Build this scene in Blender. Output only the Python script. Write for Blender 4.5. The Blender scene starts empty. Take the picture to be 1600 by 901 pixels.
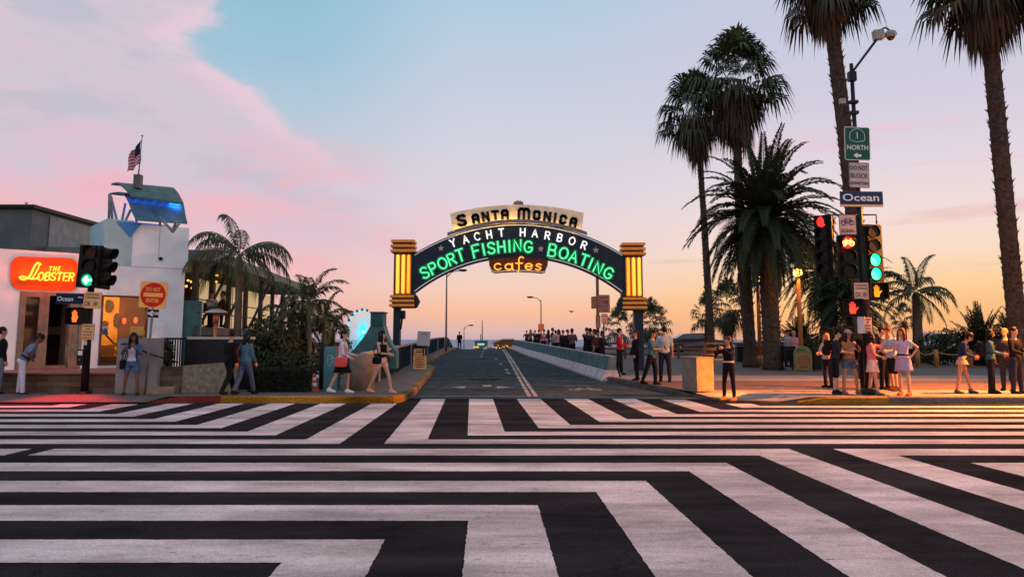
import bpy, math, random
from mathutils import Vector, Matrix, noise as mnoise
random.seed(7)
SC = bpy.context.scene
COL = SC.collection
R = math.radians
PI = math.pi
# ------------------------------------------------------------------ camera
CAMH = 1.6
PITCH = math.atan(144 / 1200)
cam_d = bpy.data.cameras.new('camera'); cam = bpy.data.objects.new('camera', cam_d); COL.objects.link(cam)
cam.location = (0, 0, CAMH); cam.rotation_euler = (PI / 2 + PITCH, 0, 0)
cam_d.sensor_width = 36; cam_d.lens = 27; cam_d.shift_y = -64.5 / 1600
cam_d.clip_start = 0.1; cam_d.clip_end = 40000
SC.camera = cam

def lin(c):
    return tuple(((x / 255) / 12.92 if x / 255 <= .04045 else ((x / 255 + .055) / 1.055) ** 2.4) for x in c)
def L4(*c):
    return lin(c) + (1,)
# ------------------------------------------------------------------ world: dusk sky by direction
wd = bpy.data.worlds.new('World'); SC.world = wd; wd.use_nodes = True
nt = wd.node_tree; nt.nodes.clear()
def N(t, **kw):
    n = nt.nodes.new(t)
    for k, v in kw.items(): setattr(n, k, v)
    return n
def lk(a, b): nt.links.new(a, b)
def M_(op, a, b=None, clamp=False):
    n = N('ShaderNodeMath', operation=op); n.use_clamp = clamp
    for i, v in enumerate((a, b)):
        if v is None: continue
        if isinstance(v, (int, float)): n.inputs[i].default_value = v
        else: lk(v, n.inputs[i])
    return n.outputs[0]
def MR(v, a, b, c=0., d=1., smooth=True):
    n = N('ShaderNodeMapRange'); n.interpolation_type = 'SMOOTHSTEP' if smooth else 'LINEAR'
    lk(v, n.inputs['Value'])
    for k, x in zip(('From Min', 'From Max', 'To Min', 'To Max'), (a, b, c, d)): n.inputs[k].default_value = x
    return n.outputs[0]
def RAMP(v, stops, interp='LINEAR'):
    n = N('ShaderNodeValToRGB'); r = n.color_ramp; r.interpolation = interp
    while len(r.elements) < len(stops): r.elements.new(0.5)
    for e, (p, c) in zip(r.elements, stops): e.position = p; e.color = c if len(c) == 4 else L4(*c)
    lk(v, n.inputs[0]); return n.outputs[0]
def MIX(f, a, b):
    n = N('ShaderNodeMix', data_type='RGBA')
    if isinstance(f, (int, float)): n.inputs[0].default_value = f
    else: lk(f, n.inputs[0])
    for s, v in ((6, a), (7, b)):
        if isinstance(v, tuple): n.inputs[s].default_value = v
        else: lk(v, n.inputs[s])
    return n.outputs[2]
tc = N('ShaderNodeTexCoord'); sep = N('ShaderNodeSeparateXYZ'); lk(tc.outputs['Generated'], sep.inputs[0])
dx, dy, dz = sep.outputs
hr = M_('SQRT', M_('ADD', M_('MULTIPLY', dx, dx), M_('MULTIPLY', dy, dy)))
w = M_('DIVIDE', dz, M_('MAXIMUM', hr, 0.001))
az = M_('ARCTAN2', dx, dy)
fw = MR(w, 0, .5, 0, 1, False)
OV = (178, 194, 220)
rl = RAMP(fw, [(0, (196, 168, 178)), (.02, (206, 172, 182)), (.07, (236, 186, 180)), (.14, (243, 194, 186)), (.22, (240, 192, 196)), (.38, (214, 200, 216)), (.56, (184, 202, 218)), (.74, (158, 196, 215)), (.92, (144, 192, 212)), (1, OV)])
rc = RAMP(fw, [(0, (204, 174, 182)), (.02, (224, 182, 174)), (.066, (250, 191, 156)), (.13, (248, 208, 186)), (.216, (236, 212, 208)), (.386, (222, 211, 224)), (.56, (206, 210, 225)), (.92, (178, 203, 222)), (1, OV)])
rr = RAMP(fw, [(0, (240, 172, 130)), (.02, (250, 178, 122)), (.066, (255, 192, 126)), (.13, (255, 209, 156)), (.216, (250, 221, 202)), (.30, (242, 221, 216)), (.42, (228, 214, 224)), (.56, (212, 206, 224)), (.92, (194, 202, 222)), (1, OV)])
sky = MIX(MR(az, -.30, -.04), rl, rc)
sky = MIX(MR(az, .02, .36), sky, rr)
# cloud bank on the left, thin streaks on the right
cv = N('ShaderNodeCombineXYZ'); lk(az, cv.inputs[0]); lk(w, cv.inputs[1])
def NOISE(scale, detail=4, sx=1., sy=1., rough=.55, off=0.):
    mp = N('ShaderNodeMapping'); lk(cv.outputs[0], mp.inputs[0]); mp.inputs['Scale'].default_value = (sx, sy, 1); mp.inputs['Location'].default_value = (off, off, 0)
    n = N('ShaderNodeTexNoise'); n.inputs['Scale'].default_value = scale; n.inputs['Detail'].default_value = detail; n.inputs['Roughness'].default_value = rough
    lk(mp.outputs[0], n.inputs['Vector']); return n.outputs[0]
bx = RAMP(fw, [(p, (v, v, v, 1)) for p, v in ((0, .80), (.2, .70), (.34, .57), (.456, .475), (.54, .43), (.63, .372), (.686, .318), (.75, .298), (.785, .334), (.86, .328), (1, .28))])
bnd = M_('SUBTRACT', bx, .7)                     # azimuth of the cloud's right edge
nz1 = M_('MULTIPLY', M_('SUBTRACT', NOISE(13, 10, 1, 1.6, .62), .5), .09)
dist = M_('SUBTRACT', M_('ADD', bnd, nz1), az)
edge = M_('MULTIPLY', MR(dist, -.004, .03), MR(w, .17, .27))
soft = M_('MULTIPLY', MR(dist, -.03, .16), MR(w, .04, .20))
m = M_('MAXIMUM', edge, M_('MULTIPLY', soft, .75))
m = M_('MULTIPLY', m, MR(az, -1.6, -1.0)); m = M_('MULTIPLY', m, MR(NOISE(11, 9, 1, 2.8, .65, 5.5), .28, .56, .62, 1.))
ccol = MIX(NOISE(5, 5, 1, 2.2), L4(198, 190, 210), L4(230, 203, 215))
ccol = MIX(M_('MULTIPLY', MR(dist, .09, 0.0), .7), ccol, L4(239, 207, 218))
ccol = MIX(M_('MULTIPLY', MR(NOISE(6, 4, 1, 2.5, off=3.1), .52, .66), .65), ccol, L4(190, 188, 206))
sky = MIX(m, sky, ccol)
pk = M_('MULTIPLY', MR(NOISE(5.5, 5, 1, 2.6, off=7.3), .45, .66), M_('MULTIPLY', MR(w, .05, .12), MR(w, .29, .17)))
pk = M_('MULTIPLY', pk, MR(az, .0, -.28))
sky = MIX(M_('MULTIPLY', pk, .62), sky, L4(250, 178, 184))
st = M_('MULTIPLY', MR(NOISE(3.2, 5, 1, 9, off=1.7), .54, .70), M_('MULTIPLY', MR(w, .02, .08), MR(w, .34, .22)))
st = M_('MULTIPLY', st, MR(az, .05, .3))
sky = MIX(M_('MULTIPLY', st, .55), sky, MIX(MR(w, .10, .2), L4(226, 178, 160), L4(240, 196, 206)))
bg = N('ShaderNodeBackground'); lk(sky, bg.inputs[0]); lk(MR(dy, -.05, -.5, 1.0, 1.4), bg.inputs[1])  # unseen sky behind the camera brightened to fill walls facing it
out = N('ShaderNodeOutputWorld'); lk(bg.outputs[0], out.inputs[0])
# ------------------------------------------------------------------ afterglow: one weak, wide sun low over the sea
sd = bpy.data.lights.new('afterglow', 'SUN'); sd.energy = .35; sd.angle = R(25); sd.color = (1, .62, .38)
so = bpy.data.objects.new('afterglow', sd); COL.objects.link(so)
so.rotation_euler = Vector((-.75, -1, -.22)).to_track_quat('-Z', 'Y').to_euler()
vs = SC.view_settings; vs.view_transform = 'Standard'; vs.look = 'None'; vs.exposure = 0; vs.gamma = 1; vs.use_curve_mapping = False

# ------------------------------------------------------------------ helpers
def W(px, py, D):
    u = (px - 800) / 1200; v = (386 - py) / 1200
    y = math.cos(PITCH) - v * math.sin(PITCH); z = math.sin(PITCH) + v * math.cos(PITCH)
    t = D / y
    return Vector((u * t, D, CAMH + z * t))
def RAY(px, py):
    return (W(px, py, 1) - Vector((0, 0, CAMH)))

def h_road(y):
    if y <= 22: return 0.
    if y <= 78: return .62 * math.sin((y - 22) / 56 * PI / 2) ** 1.25 if y < 78 else .62
    d = y - 78
    return .62 - (d * d / 260 if d < 12 else 144 / 260 + (d - 12) * 24 / 260)
def h_park(y): return .16 + min(.62, h_road(min(y, 76)))

MATS = {}
def mat(name, col, rough=.7, var=.12, scale=6., metal=0., emit=None, estr=1., spec=.18, bump=0., col2=None, alpha=None, trans=0., stretch=None, coat=0.):
    if name in MATS: return MATS[name]
    m = bpy.data.materials.new(name); m.use_nodes = True; MATS[name] = m
    t = m.node_tree; b = t.nodes['Principled BSDF']
    c = tuple(col[:3]) + (1,)
    b.inputs['Roughness'].default_value = rough; b.inputs['Metallic'].default_value = metal
    b.inputs['Specular IOR Level'].default_value = spec
    if coat: b.inputs['Coat Weight'].default_value = coat
    if trans: b.inputs['Transmission Weight'].default_value = trans
    if var or col2:
        tx = t.nodes.new('ShaderNodeTexCoord'); n = t.nodes.new('ShaderNodeTexNoise'); n.inputs['Scale'].default_value = scale; n.inputs['Detail'].default_value = 5
        if stretch:
            mp = t.nodes.new('ShaderNodeMapping'); mp.inputs['Scale'].default_value = stretch; t.links.new(tx.outputs['Object'], mp.inputs[0]); t.links.new(mp.outputs[0], n.inputs['Vector'])
        else: t.links.new(tx.outputs['Object'], n.inputs['Vector'])
        r = t.nodes.new('ShaderNodeValToRGB'); r.color_ramp.elements[0].position = .3; r.color_ramp.elements[1].position = .7
        if col2: r.color_ramp.elements[0].color = c; r.color_ramp.elements[1].color = tuple(col2[:3]) + (1,)
        else:
            r.color_ramp.elements[0].color = tuple(x * (1 - var) for x in c[:3]) + (1,); r.color_ramp.elements[1].color = tuple(min(1, x * (1 + var)) for x in c[:3]) + (1,)
        t.links.new(n.outputs[0], r.inputs[0]); t.links.new(r.outputs[0], b.inputs['Base Color'])
        if bump:
            bm_ = t.nodes.new('ShaderNodeBump'); bm_.inputs['Strength'].default_value = bump; bm_.inputs['Distance'].default_value = .02
            t.links.new(n.outputs[0], bm_.inputs['Height']); t.links.new(bm_.outputs[0], b.inputs['Normal'])
    else: b.inputs['Base Color'].default_value = c
    if emit:
        b.inputs['Emission Color'].default_value = tuple(emit[:3]) + (1,); b.inputs['Emission Strength'].default_value = estr
    return m

class MB:
    def __init__(s): s.v = []; s.f = []; s.m = []; s.sm = []; s.mats = []
    def mi(s, m):
        if m not in s.mats: s.mats.append(m)
        return s.mats.index(m)
    def add(s, vs, fs, m, smooth=False):
        o = len(s.v); s.v += [Vector(p) for p in vs]; k = s.mi(m)
        for f in fs: s.f.append([i + o for i in f]); s.m.append(k); s.sm.append(smooth)
        return s
    def hexa(s, c8, m):   # bottom 4 then top 4, ccw
        return s.add(c8, [(3, 2, 1, 0), (4, 5, 6, 7), (0, 1, 5, 4), (1, 2, 6, 5), (2, 3, 7, 6), (3, 0, 4, 7)], m)
    def box(s, c, d, m, rot=None):
        c = Vector(c); hx, hy, hz = d[0] / 2, d[1] / 2, d[2] / 2
        p = [Vector(q) for q in ((-hx, -hy, -hz), (hx, -hy, -hz), (hx, hy, -hz), (-hx, hy, -hz), (-hx, -hy, hz), (hx, -hy, hz), (hx, hy, hz), (-hx, hy, hz))]
        if rot is not None:
            if isinstance(rot, (int, float)): rot = Matrix.Rotation(rot, 3, 'Z')
            p = [rot @ q for q in p]
        return s.hexa([q + c for q in p], m)
    def bbox(s, a, b, m):
        a = Vector(a); b = Vector(b); lo = Vector(map(min, a, b)); hi = Vector(map(max, a, b))
        return s.box((lo + hi) / 2, hi - lo, m)
    def prism(s, pts, vec, m, smooth=False):   # closed polygon pts, extruded by vec
        n = len(pts); vec = Vector(vec)
        vs = [Vector(p) for p in pts] + [Vector(p) + vec for p in pts]
        fs = [tuple(range(n - 1, -1, -1)), tuple(range(n, 2 * n))] + [(i, (i + 1) % n, (i + 1) % n + n, i + n) for i in range(n)]
        return s.add(vs, fs, m, smooth)
    def tube(s, pts, rad, m, n=8, caps=True, smooth=True, round_ends=False):
        pts = [Vector(p) for p in pts]
        if not hasattr(rad, '__len__'): rad = [rad] * len(pts)
        rad = list(rad)
        if round_ends:
            d0 = (pts[0] - pts[1]).normalized(); d1 = (pts[-1] - pts[-2]).normalized(); r0, r1 = rad[0], rad[-1]
            pts = [pts[0] + d0 * r0 * .97, pts[0] + d0 * r0 * .72] + pts + [pts[-1] + d1 * r1 * .72, pts[-1] + d1 * r1 * .97]
            rad = [r0 * .25, r0 * .7] + rad + [r1 * .7, r1 * .25]
        vs = []; fs = []; ref = None
        for i, p in enumerate(pts):
            t = (pts[min(i + 1, len(pts) - 1)] - pts[max(i - 1, 0)])
            t = t.normalized() if t.length > 1e-9 else Vector((0, 0, 1))
            if ref is None:
                ref = Vector((1, 0, 0)) if abs(t.x) < .8 else Vector((0, 1, 0))
            a = (ref - t * ref.dot(t)); a = a.normalized() if a.length > 1e-6 else t.orthogonal().normalized(); ref = a
            b = t.cross(a)
            for k in range(n):
                q = 2 * PI * k / n; vs.append(p + (a * math.cos(q) + b * math.sin(q)) * rad[i])
        for i in range(len(pts) - 1):
            for k in range(n):
                k2 = (k + 1) % n; fs.append((i * n + k, i * n + k2, (i + 1) * n + k2, (i + 1) * n + k))
        if caps: fs.append(tuple(range(n - 1, -1, -1))); fs.append(tuple((len(pts) - 1) * n + k for k in range(n)))
        return s.add(vs, fs, m, smooth)
    def loft(s, rings, m, smooth=True, caps=True):
        n = len(rings[0]); vs = [Vector(p) for r in rings for p in r]; fs = []
        for i in range(len(rings) - 1):
            for k in range(n):
                k2 = (k + 1) % n; fs.append((i * n + k, i * n + k2, (i + 1) * n + k2, (i + 1) * n + k))
        if caps: fs.append(tuple(range(n - 1, -1, -1))); fs.append(tuple((len(rings) - 1) * n + k for k in range(n)))
        return s.add(vs, fs, m, smooth)
    def lathe(s, prof, m, c=(0, 0, 0), n=20, smooth=True, ang=2 * PI):
        c = Vector(c); rings = []
        for r, z in prof: rings.append([c + Vector((r * math.cos(2 * PI * k / n), r * math.sin(2 * PI * k / n), z)) for k in range(n)])
        return s.loft(rings, m, smooth)
    def sup(s, c, r, m, e=1., rot=None, nu=14, nv=9, smooth=True):   # superellipsoid
        c = Vector(c); f = lambda a: math.copysign(abs(a) ** e, a); vs = []; fs = []
        for j in range(1, nv):
            th = -PI / 2 + PI * j / nv
            for k in range(nu):
                ph = 2 * PI * k / nu
                p = Vector((r[0] * f(math.cos(th)) * f(math.cos(ph)), r[1] * f(math.cos(th)) * f(math.sin(ph)), r[2] * f(math.sin(th))))
                vs.append(p)
        vs += [Vector((0, 0, -r[2])), Vector((0, 0, r[2]))]
        if rot is not None: vs = [rot @ p for p in vs]
        vs = [p + c for p in vs]
        for j in range(nv - 2):
            for k in range(nu):
                k2 = (k + 1) % nu; fs.append((j * nu + k, j * nu + k2, (j + 1) * nu + k2, (j + 1) * nu + k))
        b = len(vs) - 2; t = b + 1
        for k in range(nu):
            k2 = (k + 1) % nu; fs.append((b, k2, k)); fs.append((t, (nv - 2) * nu + k, (nv - 2) * nu + k2))
        return s.add(vs, fs, m, smooth)
    def join(s, o, mtx=None):
        off = len(s.v); s.v += [(mtx @ p if mtx else p.copy()) for p in o.v]
        idx = [s.mi(m) for m in o.mats]
        for f, k, sm in zip(o.f, o.m, o.sm): s.f.append([i + off for i in f]); s.m.append(idx[k]); s.sm.append(sm)
        return s
    def mesh(s, name, off=Vector()):
        me = bpy.data.meshes.new(name); me.from_pydata([tuple(p - off) for p in s.v], [], s.f)
        for m in s.mats: me.materials.append(m)
        me.polygons.foreach_set('material_index', s.m); me.polygons.foreach_set('use_smooth', s.sm); me.update()
        return me
    def build(s, name, parent=None, local=False, base=None):
        off = Vector()
        if parent is not None and not local: off = wloc(parent)
        if base is not None: off = Vector(base)
        o = bpy.data.objects.new(name, s.mesh(name, off)); COL.objects.link(o)
        if parent is not None: o.parent = parent
        if base is not None: o.location = Vector(base) - (wloc(parent) if parent is not None else Vector())
        return o
def wloc(o):
    p = Vector(o.location)
    while o.parent: o = o.parent; p += Vector(o.location)
    return p
def tag(o, label, cat, group=None, kind=None):
    o['label'] = label; o['category'] = cat
    if group: o['group'] = group
    if kind: o['kind'] = kind
    return o
def thing(name, label, cat, loc, group=None, rz=0.):
    o = bpy.data.objects.new(name, None); COL.objects.link(o); o.location = loc; o.rotation_euler = (0, 0, rz); o.empty_display_size = .2
    return tag(o, label, cat, group)
def struct(mb, name, kind='structure'):
    o = mb.build(name); o['kind'] = kind; return o
def lamp(name, loc, energy, col, size=.1, kind='POINT', parent=None, target=None, spot=None):
    d = bpy.data.lights.new(name, kind); d.energy = energy; d.color = col
    if kind == 'AREA': d.size = size
    else: d.shadow_soft_size = size
    if spot: d.spot_size = R(spot); d.spot_blend = .6
    o = bpy.data.objects.new(name, d); COL.objects.link(o); o.location = loc
    if target is not None: o.rotation_euler = (Vector(target) - Vector(loc)).to_track_quat('-Z', 'Y').to_euler()
    if parent is not None: o.parent = parent; o.location = Vector(loc) - wloc(parent)
    return o
_tmp = bpy.data.scenes.new('work'); _tc = _tmp.collection
def evaluated(o):
    _tc.objects.link(o); vl = _tmp.view_layers[0]; vl.update(); dg = vl.depsgraph; dg.update()
    me = bpy.data.meshes.new_from_object(o.evaluated_get(dg), depsgraph=dg)
    _tc.objects.unlink(o); bpy.data.objects.remove(o)
    return me
def remesh(mb, m, vox=.02, it=4, fac=.5):
    me = mb.mesh('tmp'); o = bpy.data.objects.new('tmp', me)
    r = o.modifiers.new('r', 'REMESH'); r.mode = 'VOXEL'; r.voxel_size = vox
    if it:
        q = o.modifiers.new('s', 'SMOOTH'); q.factor = fac; q.iterations = it
    em = evaluated(o); b = MB()
    b.add([v.co.copy() for v in em.vertices], [list(p.vertices) for p in em.polygons], m, True)
    bpy.data.meshes.remove(em); bpy.data.meshes.remove(me)
    return b
_txt = {}
def text_mb(s, size, m, bold=0., shear=0., spacing=1., depth=.002):
    """flat lettering, centred on its own origin in the XY plane, cap height = size"""
    cu = bpy.data.curves.new('t', 'FONT'); cu.body = s; cu.size = size / .729; cu.align_x = 'CENTER'; cu.align_y = 'TOP_BASELINE'
    cu.offset = bold * size; cu.shear = shear; cu.space_character = spacing; cu.extrude = depth; cu.resolution_u = 3
    o = bpy.data.objects.new('t', cu); me = evaluated(o)
    b = MB(); b.add([v.co.copy() for v in me.vertices], [list(p.vertices) for p in me.polygons], m)
    bpy.data.meshes.remove(me)
    ys = [v.y for v in b.v]; xs = [v.x for v in b.v]
    cx = (min(xs) + max(xs)) / 2
    for v in b.v: v.x -= cx; v.y -= size * .5
    b.w = max(xs) - min(xs); b.h = max(ys) - min(ys)
    return b
def fit_text(s, wid, size, m, **k):
    b = text_mb(s, size, m, **k); f = wid / max(b.w, 1e-6)
    for v in b.v: v.x *= f
    return b
def rrect(w_, h_, r, n=4):
    pts = []
    for cx, cy, a in ((w_ / 2 - r, h_ / 2 - r, 0), (-w_ / 2 + r, h_ / 2 - r, 90), (-w_ / 2 + r, -h_ / 2 + r, 180), (w_ / 2 - r, -h_ / 2 + r, 270)):
        for k in range(n + 1):
            q = R(a + 90 * k / n); pts.append((cx + r * math.cos(q), cy + r * math.sin(q)))
    return pts
def frame_at(loc, yaw=0., roll=0.):
    """sign plane: local x = right, y = up, z = towards viewer (world -Y at yaw 0)"""
    return Matrix.Translation(loc) @ Matrix.Rotation(yaw, 4, 'Z') @ Matrix.Rotation(PI / 2, 4, 'X') @ Matrix.Rotation(roll, 4, 'Z')
# ------------------------------------------------------------------ setting materials
def paving(name, c, c2, bw=1.5, bh=1.5, mortar=.012, rough=.85):
    m = mat(name, c, rough, .2, 3.); t = m.node_tree; b = t.nodes['Principled BSDF']
    tx = t.nodes.new('ShaderNodeTexCoord'); br = t.nodes.new('ShaderNodeTexBrick'); br.inputs['Scale'].default_value = 1
    br.offset = 0; br.inputs['Brick Width'].default_value = bw; br.inputs['Row Height'].default_value = bh; br.inputs['Mortar Size'].default_value = mortar
    br.inputs['Color1'].default_value = (*c, 1); br.inputs['Color2'].default_value = (*c2, 1); br.inputs['Mortar'].default_value = tuple(x * .5 for x in c) + (1,)
    t.links.new(tx.outputs['Object'], br.inputs[0])
    n = t.nodes.new('ShaderNodeTexNoise'); n.inputs['Scale'].default_value = 2.2; n.inputs['Detail'].default_value = 8; n.inputs['Roughness'].default_value = .7; t.links.new(tx.outputs['Object'], n.inputs['Vector'])
    mr = t.nodes.new('ShaderNodeMapRange'); mr.inputs[1].default_value = .3; mr.inputs[2].default_value = .7; mr.inputs[3].default_value = .65; mr.inputs[4].default_value = 1.2; t.links.new(n.outputs[0], mr.inputs[0])
    mx = t.nodes.new('ShaderNodeMix'); mx.data_type = 'RGBA'; mx.blend_type = 'MULTIPLY'; mx.inputs[0].default_value = 1
    t.links.new(br.outputs[0], mx.inputs[6]); t.links.new(mr.outputs[0], mx.inputs[7]); t.links.new(mx.outputs[2], b.inputs['Base Color'])
    return m
def worn(name, c, grain=260., lo=.55, hi=1.2, stain=.35, rough=.75, sx=.35, bump=.25, crack=0., chips=False):
    """asphalt / road paint: fine grain, stretched stains, tyre wear"""
    m = mat(name, c, rough, 0, 1., spec=0.); t = m.node_tree; b = t.nodes['Principled BSDF']
    tx = t.nodes.new('ShaderNodeTexCoord')
    def nz(sc, det, stretch=(1, 1, 1), ro=.6):
        mp = t.nodes.new('ShaderNodeMapping'); mp.inputs['Scale'].default_value = stretch; t.links.new(tx.outputs['Object'], mp.inputs[0])
        n = t.nodes.new('ShaderNodeTexNoise'); n.inputs['Scale'].default_value = sc; n.inputs['Detail'].default_value = det; n.inputs['Roughness'].default_value = ro
        t.links.new(mp.outputs[0], n.inputs['Vector']); return n.outputs[0]
    def mr(v, a, b_, c_, d):
        n = t.nodes.new('ShaderNodeMapRange'); t.links.new(v, n.inputs[0])
        for i, x in enumerate((a, b_, c_, d)): n.inputs[1 + i].default_value = x
        return n.outputs[0]
    def mul(a, b_):
        n = t.nodes.new('ShaderNodeMath'); n.operation = 'MULTIPLY'; t.links.new(a, n.inputs[0]); t.links.new(b_, n.inputs[1]); return n.outputs[0]
    g = nz(grain, 3); f = mul(mr(g, .3, .7, lo, hi), mr(nz(1.6, 7, (sx, 1, 1), .62), .35, .62, 1 - stain, 1.08))
    f = mul(f, mr(nz(7, 6, (.5, 1, 1), .7), .30, .44, 1 - stain * .8, 1.))
    f = mul(f, mr(nz(.35, 3), .3, .7, .86, 1.1)); f = mul(f, mr(nz(.8, 4, (.05, 1, 1), .6), .32, .66, .78, 1.06))
    if crack:
        vo = t.nodes.new('ShaderNodeTexVoronoi'); vo.feature = 'DISTANCE_TO_EDGE'; vo.inputs['Scale'].default_value = .55
        ad = t.nodes.new('ShaderNodeVectorMath'); ad.operation = 'ADD'
        nn = t.nodes.new('ShaderNodeTexNoise'); nn.inputs['Scale'].default_value = 2.; t.links.new(tx.outputs['Object'], nn.inputs['Vector']); t.links.new(tx.outputs['Object'], ad.inputs[0]); t.links.new(nn.outputs['Color'], ad.inputs[1]); t.links.new(ad.outputs[0], vo.inputs['Vector'])
        f = mul(f, mr(vo.outputs[0], .001, .006, 1 - crack, 1.))
    mx = t.nodes.new('ShaderNodeVectorMath'); mx.operation = 'SCALE'; mx.inputs[0].default_value = c; t.links.new(f, mx.inputs['Scale'])
    if chips:      # worn-through chips and scuffs show the asphalt
        ch = mul(mr(nz(9, 8, (.6, 1, 1), .72), .60, .66, 0, 1), mr(nz(1.1, 3), .42, .60, 0, 1))
        sp = mr(nz(16, 2, (.45, 1.3, 1), .4), .735, .76, 0, 1)
        ad = t.nodes.new('ShaderNodeMath'); ad.operation = 'MAXIMUM'; t.links.new(ch, ad.inputs[0]); t.links.new(sp, ad.inputs[1])
        m8 = t.nodes.new('ShaderNodeMath'); m8.operation = 'MULTIPLY'; m8.inputs[1].default_value = .7; t.links.new(ad.outputs[0], m8.inputs[0])
        bl = t.nodes.new('ShaderNodeMix'); bl.data_type = 'RGBA'; t.links.new(m8.outputs[0], bl.inputs[0]); t.links.new(mx.outputs[0], bl.inputs[6]); bl.inputs[7].default_value = (.05, .045, .045, 1)
        st = t.nodes.new('ShaderNodeMix'); st.data_type = 'RGBA'; t.links.new(mr(nz(1.15, 7, (.55, 1, 1), .66), .50, .68, 0, .5), st.inputs[0]); t.links.new(bl.outputs[2], st.inputs[6]); st.inputs[7].default_value = (.27, .225, .195, 1)
        t.links.new(st.outputs[2], b.inputs['Base Color'])
    else: t.links.new(mx.outputs[0], b.inputs['Base Color'])
    bp = t.nodes.new('ShaderNodeBump'); bp.inputs['Strength'].default_value = bump; bp.inputs['Distance'].default_value = .01
    t.links.new(g, bp.inputs['Height']); t.links.new(bp.outputs[0], b.inputs['Normal'])
    return m
ASPH = worn('street_asphalt', (.027, .027, .030), 85, .25, 1.8, .42, .8, crack=.35)
ASPH2 = worn('pier_asphalt', (.062, .078, .083), 70, .4, 1.55, .3, .8, sx=2.)
PAINT = worn('white_road_paint', (.60, .575, .565), 75, .64, 1.22, .46, .7, .3, .3, chips=True)
PAINT2 = worn('thin_road_paint', (.36, .36, .35), 60, .6, 1.15, .35)
YPAINT = worn('yellow_road_paint', (.50, .37, .22), 60, .6, 1.15, .35)
CONC = paving('pavement_concrete', (.30, .225, .185), (.27, .205, .17), 1.5, 1.4)
CONC2 = paving('pavement_grey', (.125, .105, .095), (.11, .095, .085), 1.5, 1.5)
BRICKP = paving('pavement_brick', (.15, .095, .075), (.12, .075, .06), .25, .12, .008)
CREAMP = worn('cream_road_paint', (.50, .43, .36), 60, .55, 1.15, .45)
KY = worn('kerb_yellow', (.40, .19, .03), 25, .35, 1.3, .6)
KR = worn('kerb_red', (.25, .05, .035), 25, .5, 1.2, .5)
KT = worn('kerb_tan', (.30, .20, .11), 25, .5, 1.2, .5)
KG = worn('kerb_grey', (.16, .13, .11), 25, .5, 1.2, .5)
EARTH = mat('earth', (.06, .05, .035), .95, .4, .6)
DARKM = mat('dark_metal', (.012, .014, .016), .45, .2, 8)
STEEL = mat('galvanised_steel', (.22, .22, .22), .4, .15, 12, metal=.6)
BLACK = mat('black_paint', (.008, .009, .010), .5, .2, 10)
WHITE = mat('white_paint', (.66, .66, .66), .6, .07, 5)
CONCRETE = mat('cast_concrete', (.20, .155, .115), .9, .25, 4, bump=.3)

# ------------------------------------------------------------------ terrain and sea
def ss(a, b, x):
    t = max(0, min(1, (x - a) / (b - a))); return t * t * (3 - 2 * t)
def z_terr(x, y):
    if y < 19: return -.06
    left = -.06 - 2.3 * ss(25, 46, y)
    right = -.06 + .6 * ss(24, 76, y)
    k = ss(-6.5, -3.5, x); z = left * (1 - k) + right * k
    if -3.5 < x < 4: z -= .3
    return z - (14 + z) * ss(88, 150, y) if x > -6 else z - (14 + z) * ss(120, 190, y)
b = MB(); xs = [-9000, -900, -200, -100] + [-60 + 4 * i for i in range(13)] + [-9, -8, -7, -6.3, -5.6, -5, -4, -3] + [-1, 1, 3, 5] + [8 + 4 * i for i in range(14)] + [100, 200, 900, 9000]
ys = [-9000, -900, -200, -60, 0, 10, 18] + [19 + 3 * i for i in range(60)] + [220, 400, 900, 30000]
vs = [(x, y, z_terr(x, y)) for y in ys for x in xs]; n = len(xs)
b.add(vs, [(j * n + i, j * n + i + 1, (j + 1) * n + i + 1, (j + 1) * n + i) for j in range(len(ys) - 1) for i in range(n - 1)], EARTH, True)
struct(b, 'terrain')
SEA = mat('sea_water', (.26, .27, .33), .6, .15, .02, spec=.2)
b = MB(); b.add([(-30000, 130, -12), (30000, 130, -12), (30000, 38000, -12), (-30000, 38000, -12)], [(0, 1, 2, 3)], SEA); struct(b, 'sea')
# ------------------------------------------------------------------ the street
b = MB(); nx = 20
b.add([(-90, -40, 0), (90, -40, 0), (90, 21.2, 0), (-90, 21.2, 0)], [(0, 1, 2, 3)], ASPH); struct(b, 'street_road')
def x_kl(y):      # left kerb of the pier road
    P = ((19.7, -3.0), (20.4, -2.8), (21.7, -2.76), (36.9, -3.6), (38.4, -4.35), (41, -4.5), (78, -5.5), (140, -7.3))
    for (a, xa), (c, xc) in zip(P, P[1:]):
        if y <= c: return xa + (xc - xa) * (y - a) / (c - a)
    return P[-1][1]
def x_rail(y): return -4.35 - .042 * (y - 22.6)
def x_bar(y):
    if y < 53: return 3.42 - .0864 * (y - 29)
    if y < 61: f = (y - 53) / 8; return 1.346 - .0864 * 8 * (f - f * f / 2) - .043 * 8 * f * f / 2
    return .828 - .043 * (y - 61)
def x_kr(y):
    P = ((19.7, 7.6), (19.85, 6.7), (20.2, 5.95), (20.9, 5.3), (22.7, 4.75), (25.2, 4.3), (27.5, 3.72), (29, 3.44))
    if y >= 29: return x_bar(y)
    for (a, xa), (c, xc) in zip(P, P[1:]):
        if y <= c: return xa + (xc - xa) * (y - a) / (c - a)
def frange(a, c, s):
    o = []; 
    while a < c - 1e-6: o.append(a); a += s
    return o + [c]
ysr = frange(21.2, 150, 1.6); b = MB(); nn = 7
vs = []
for y in ysr:
    l, r = (-3.2, 8.0) if y < 21.3 else (x_kl(y) - .3, x_kr(y) + .3)
    vs += [(l + (r - l) * i / (nn - 1), y, h_road(y) + .001) for i in range(nn)]
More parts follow.
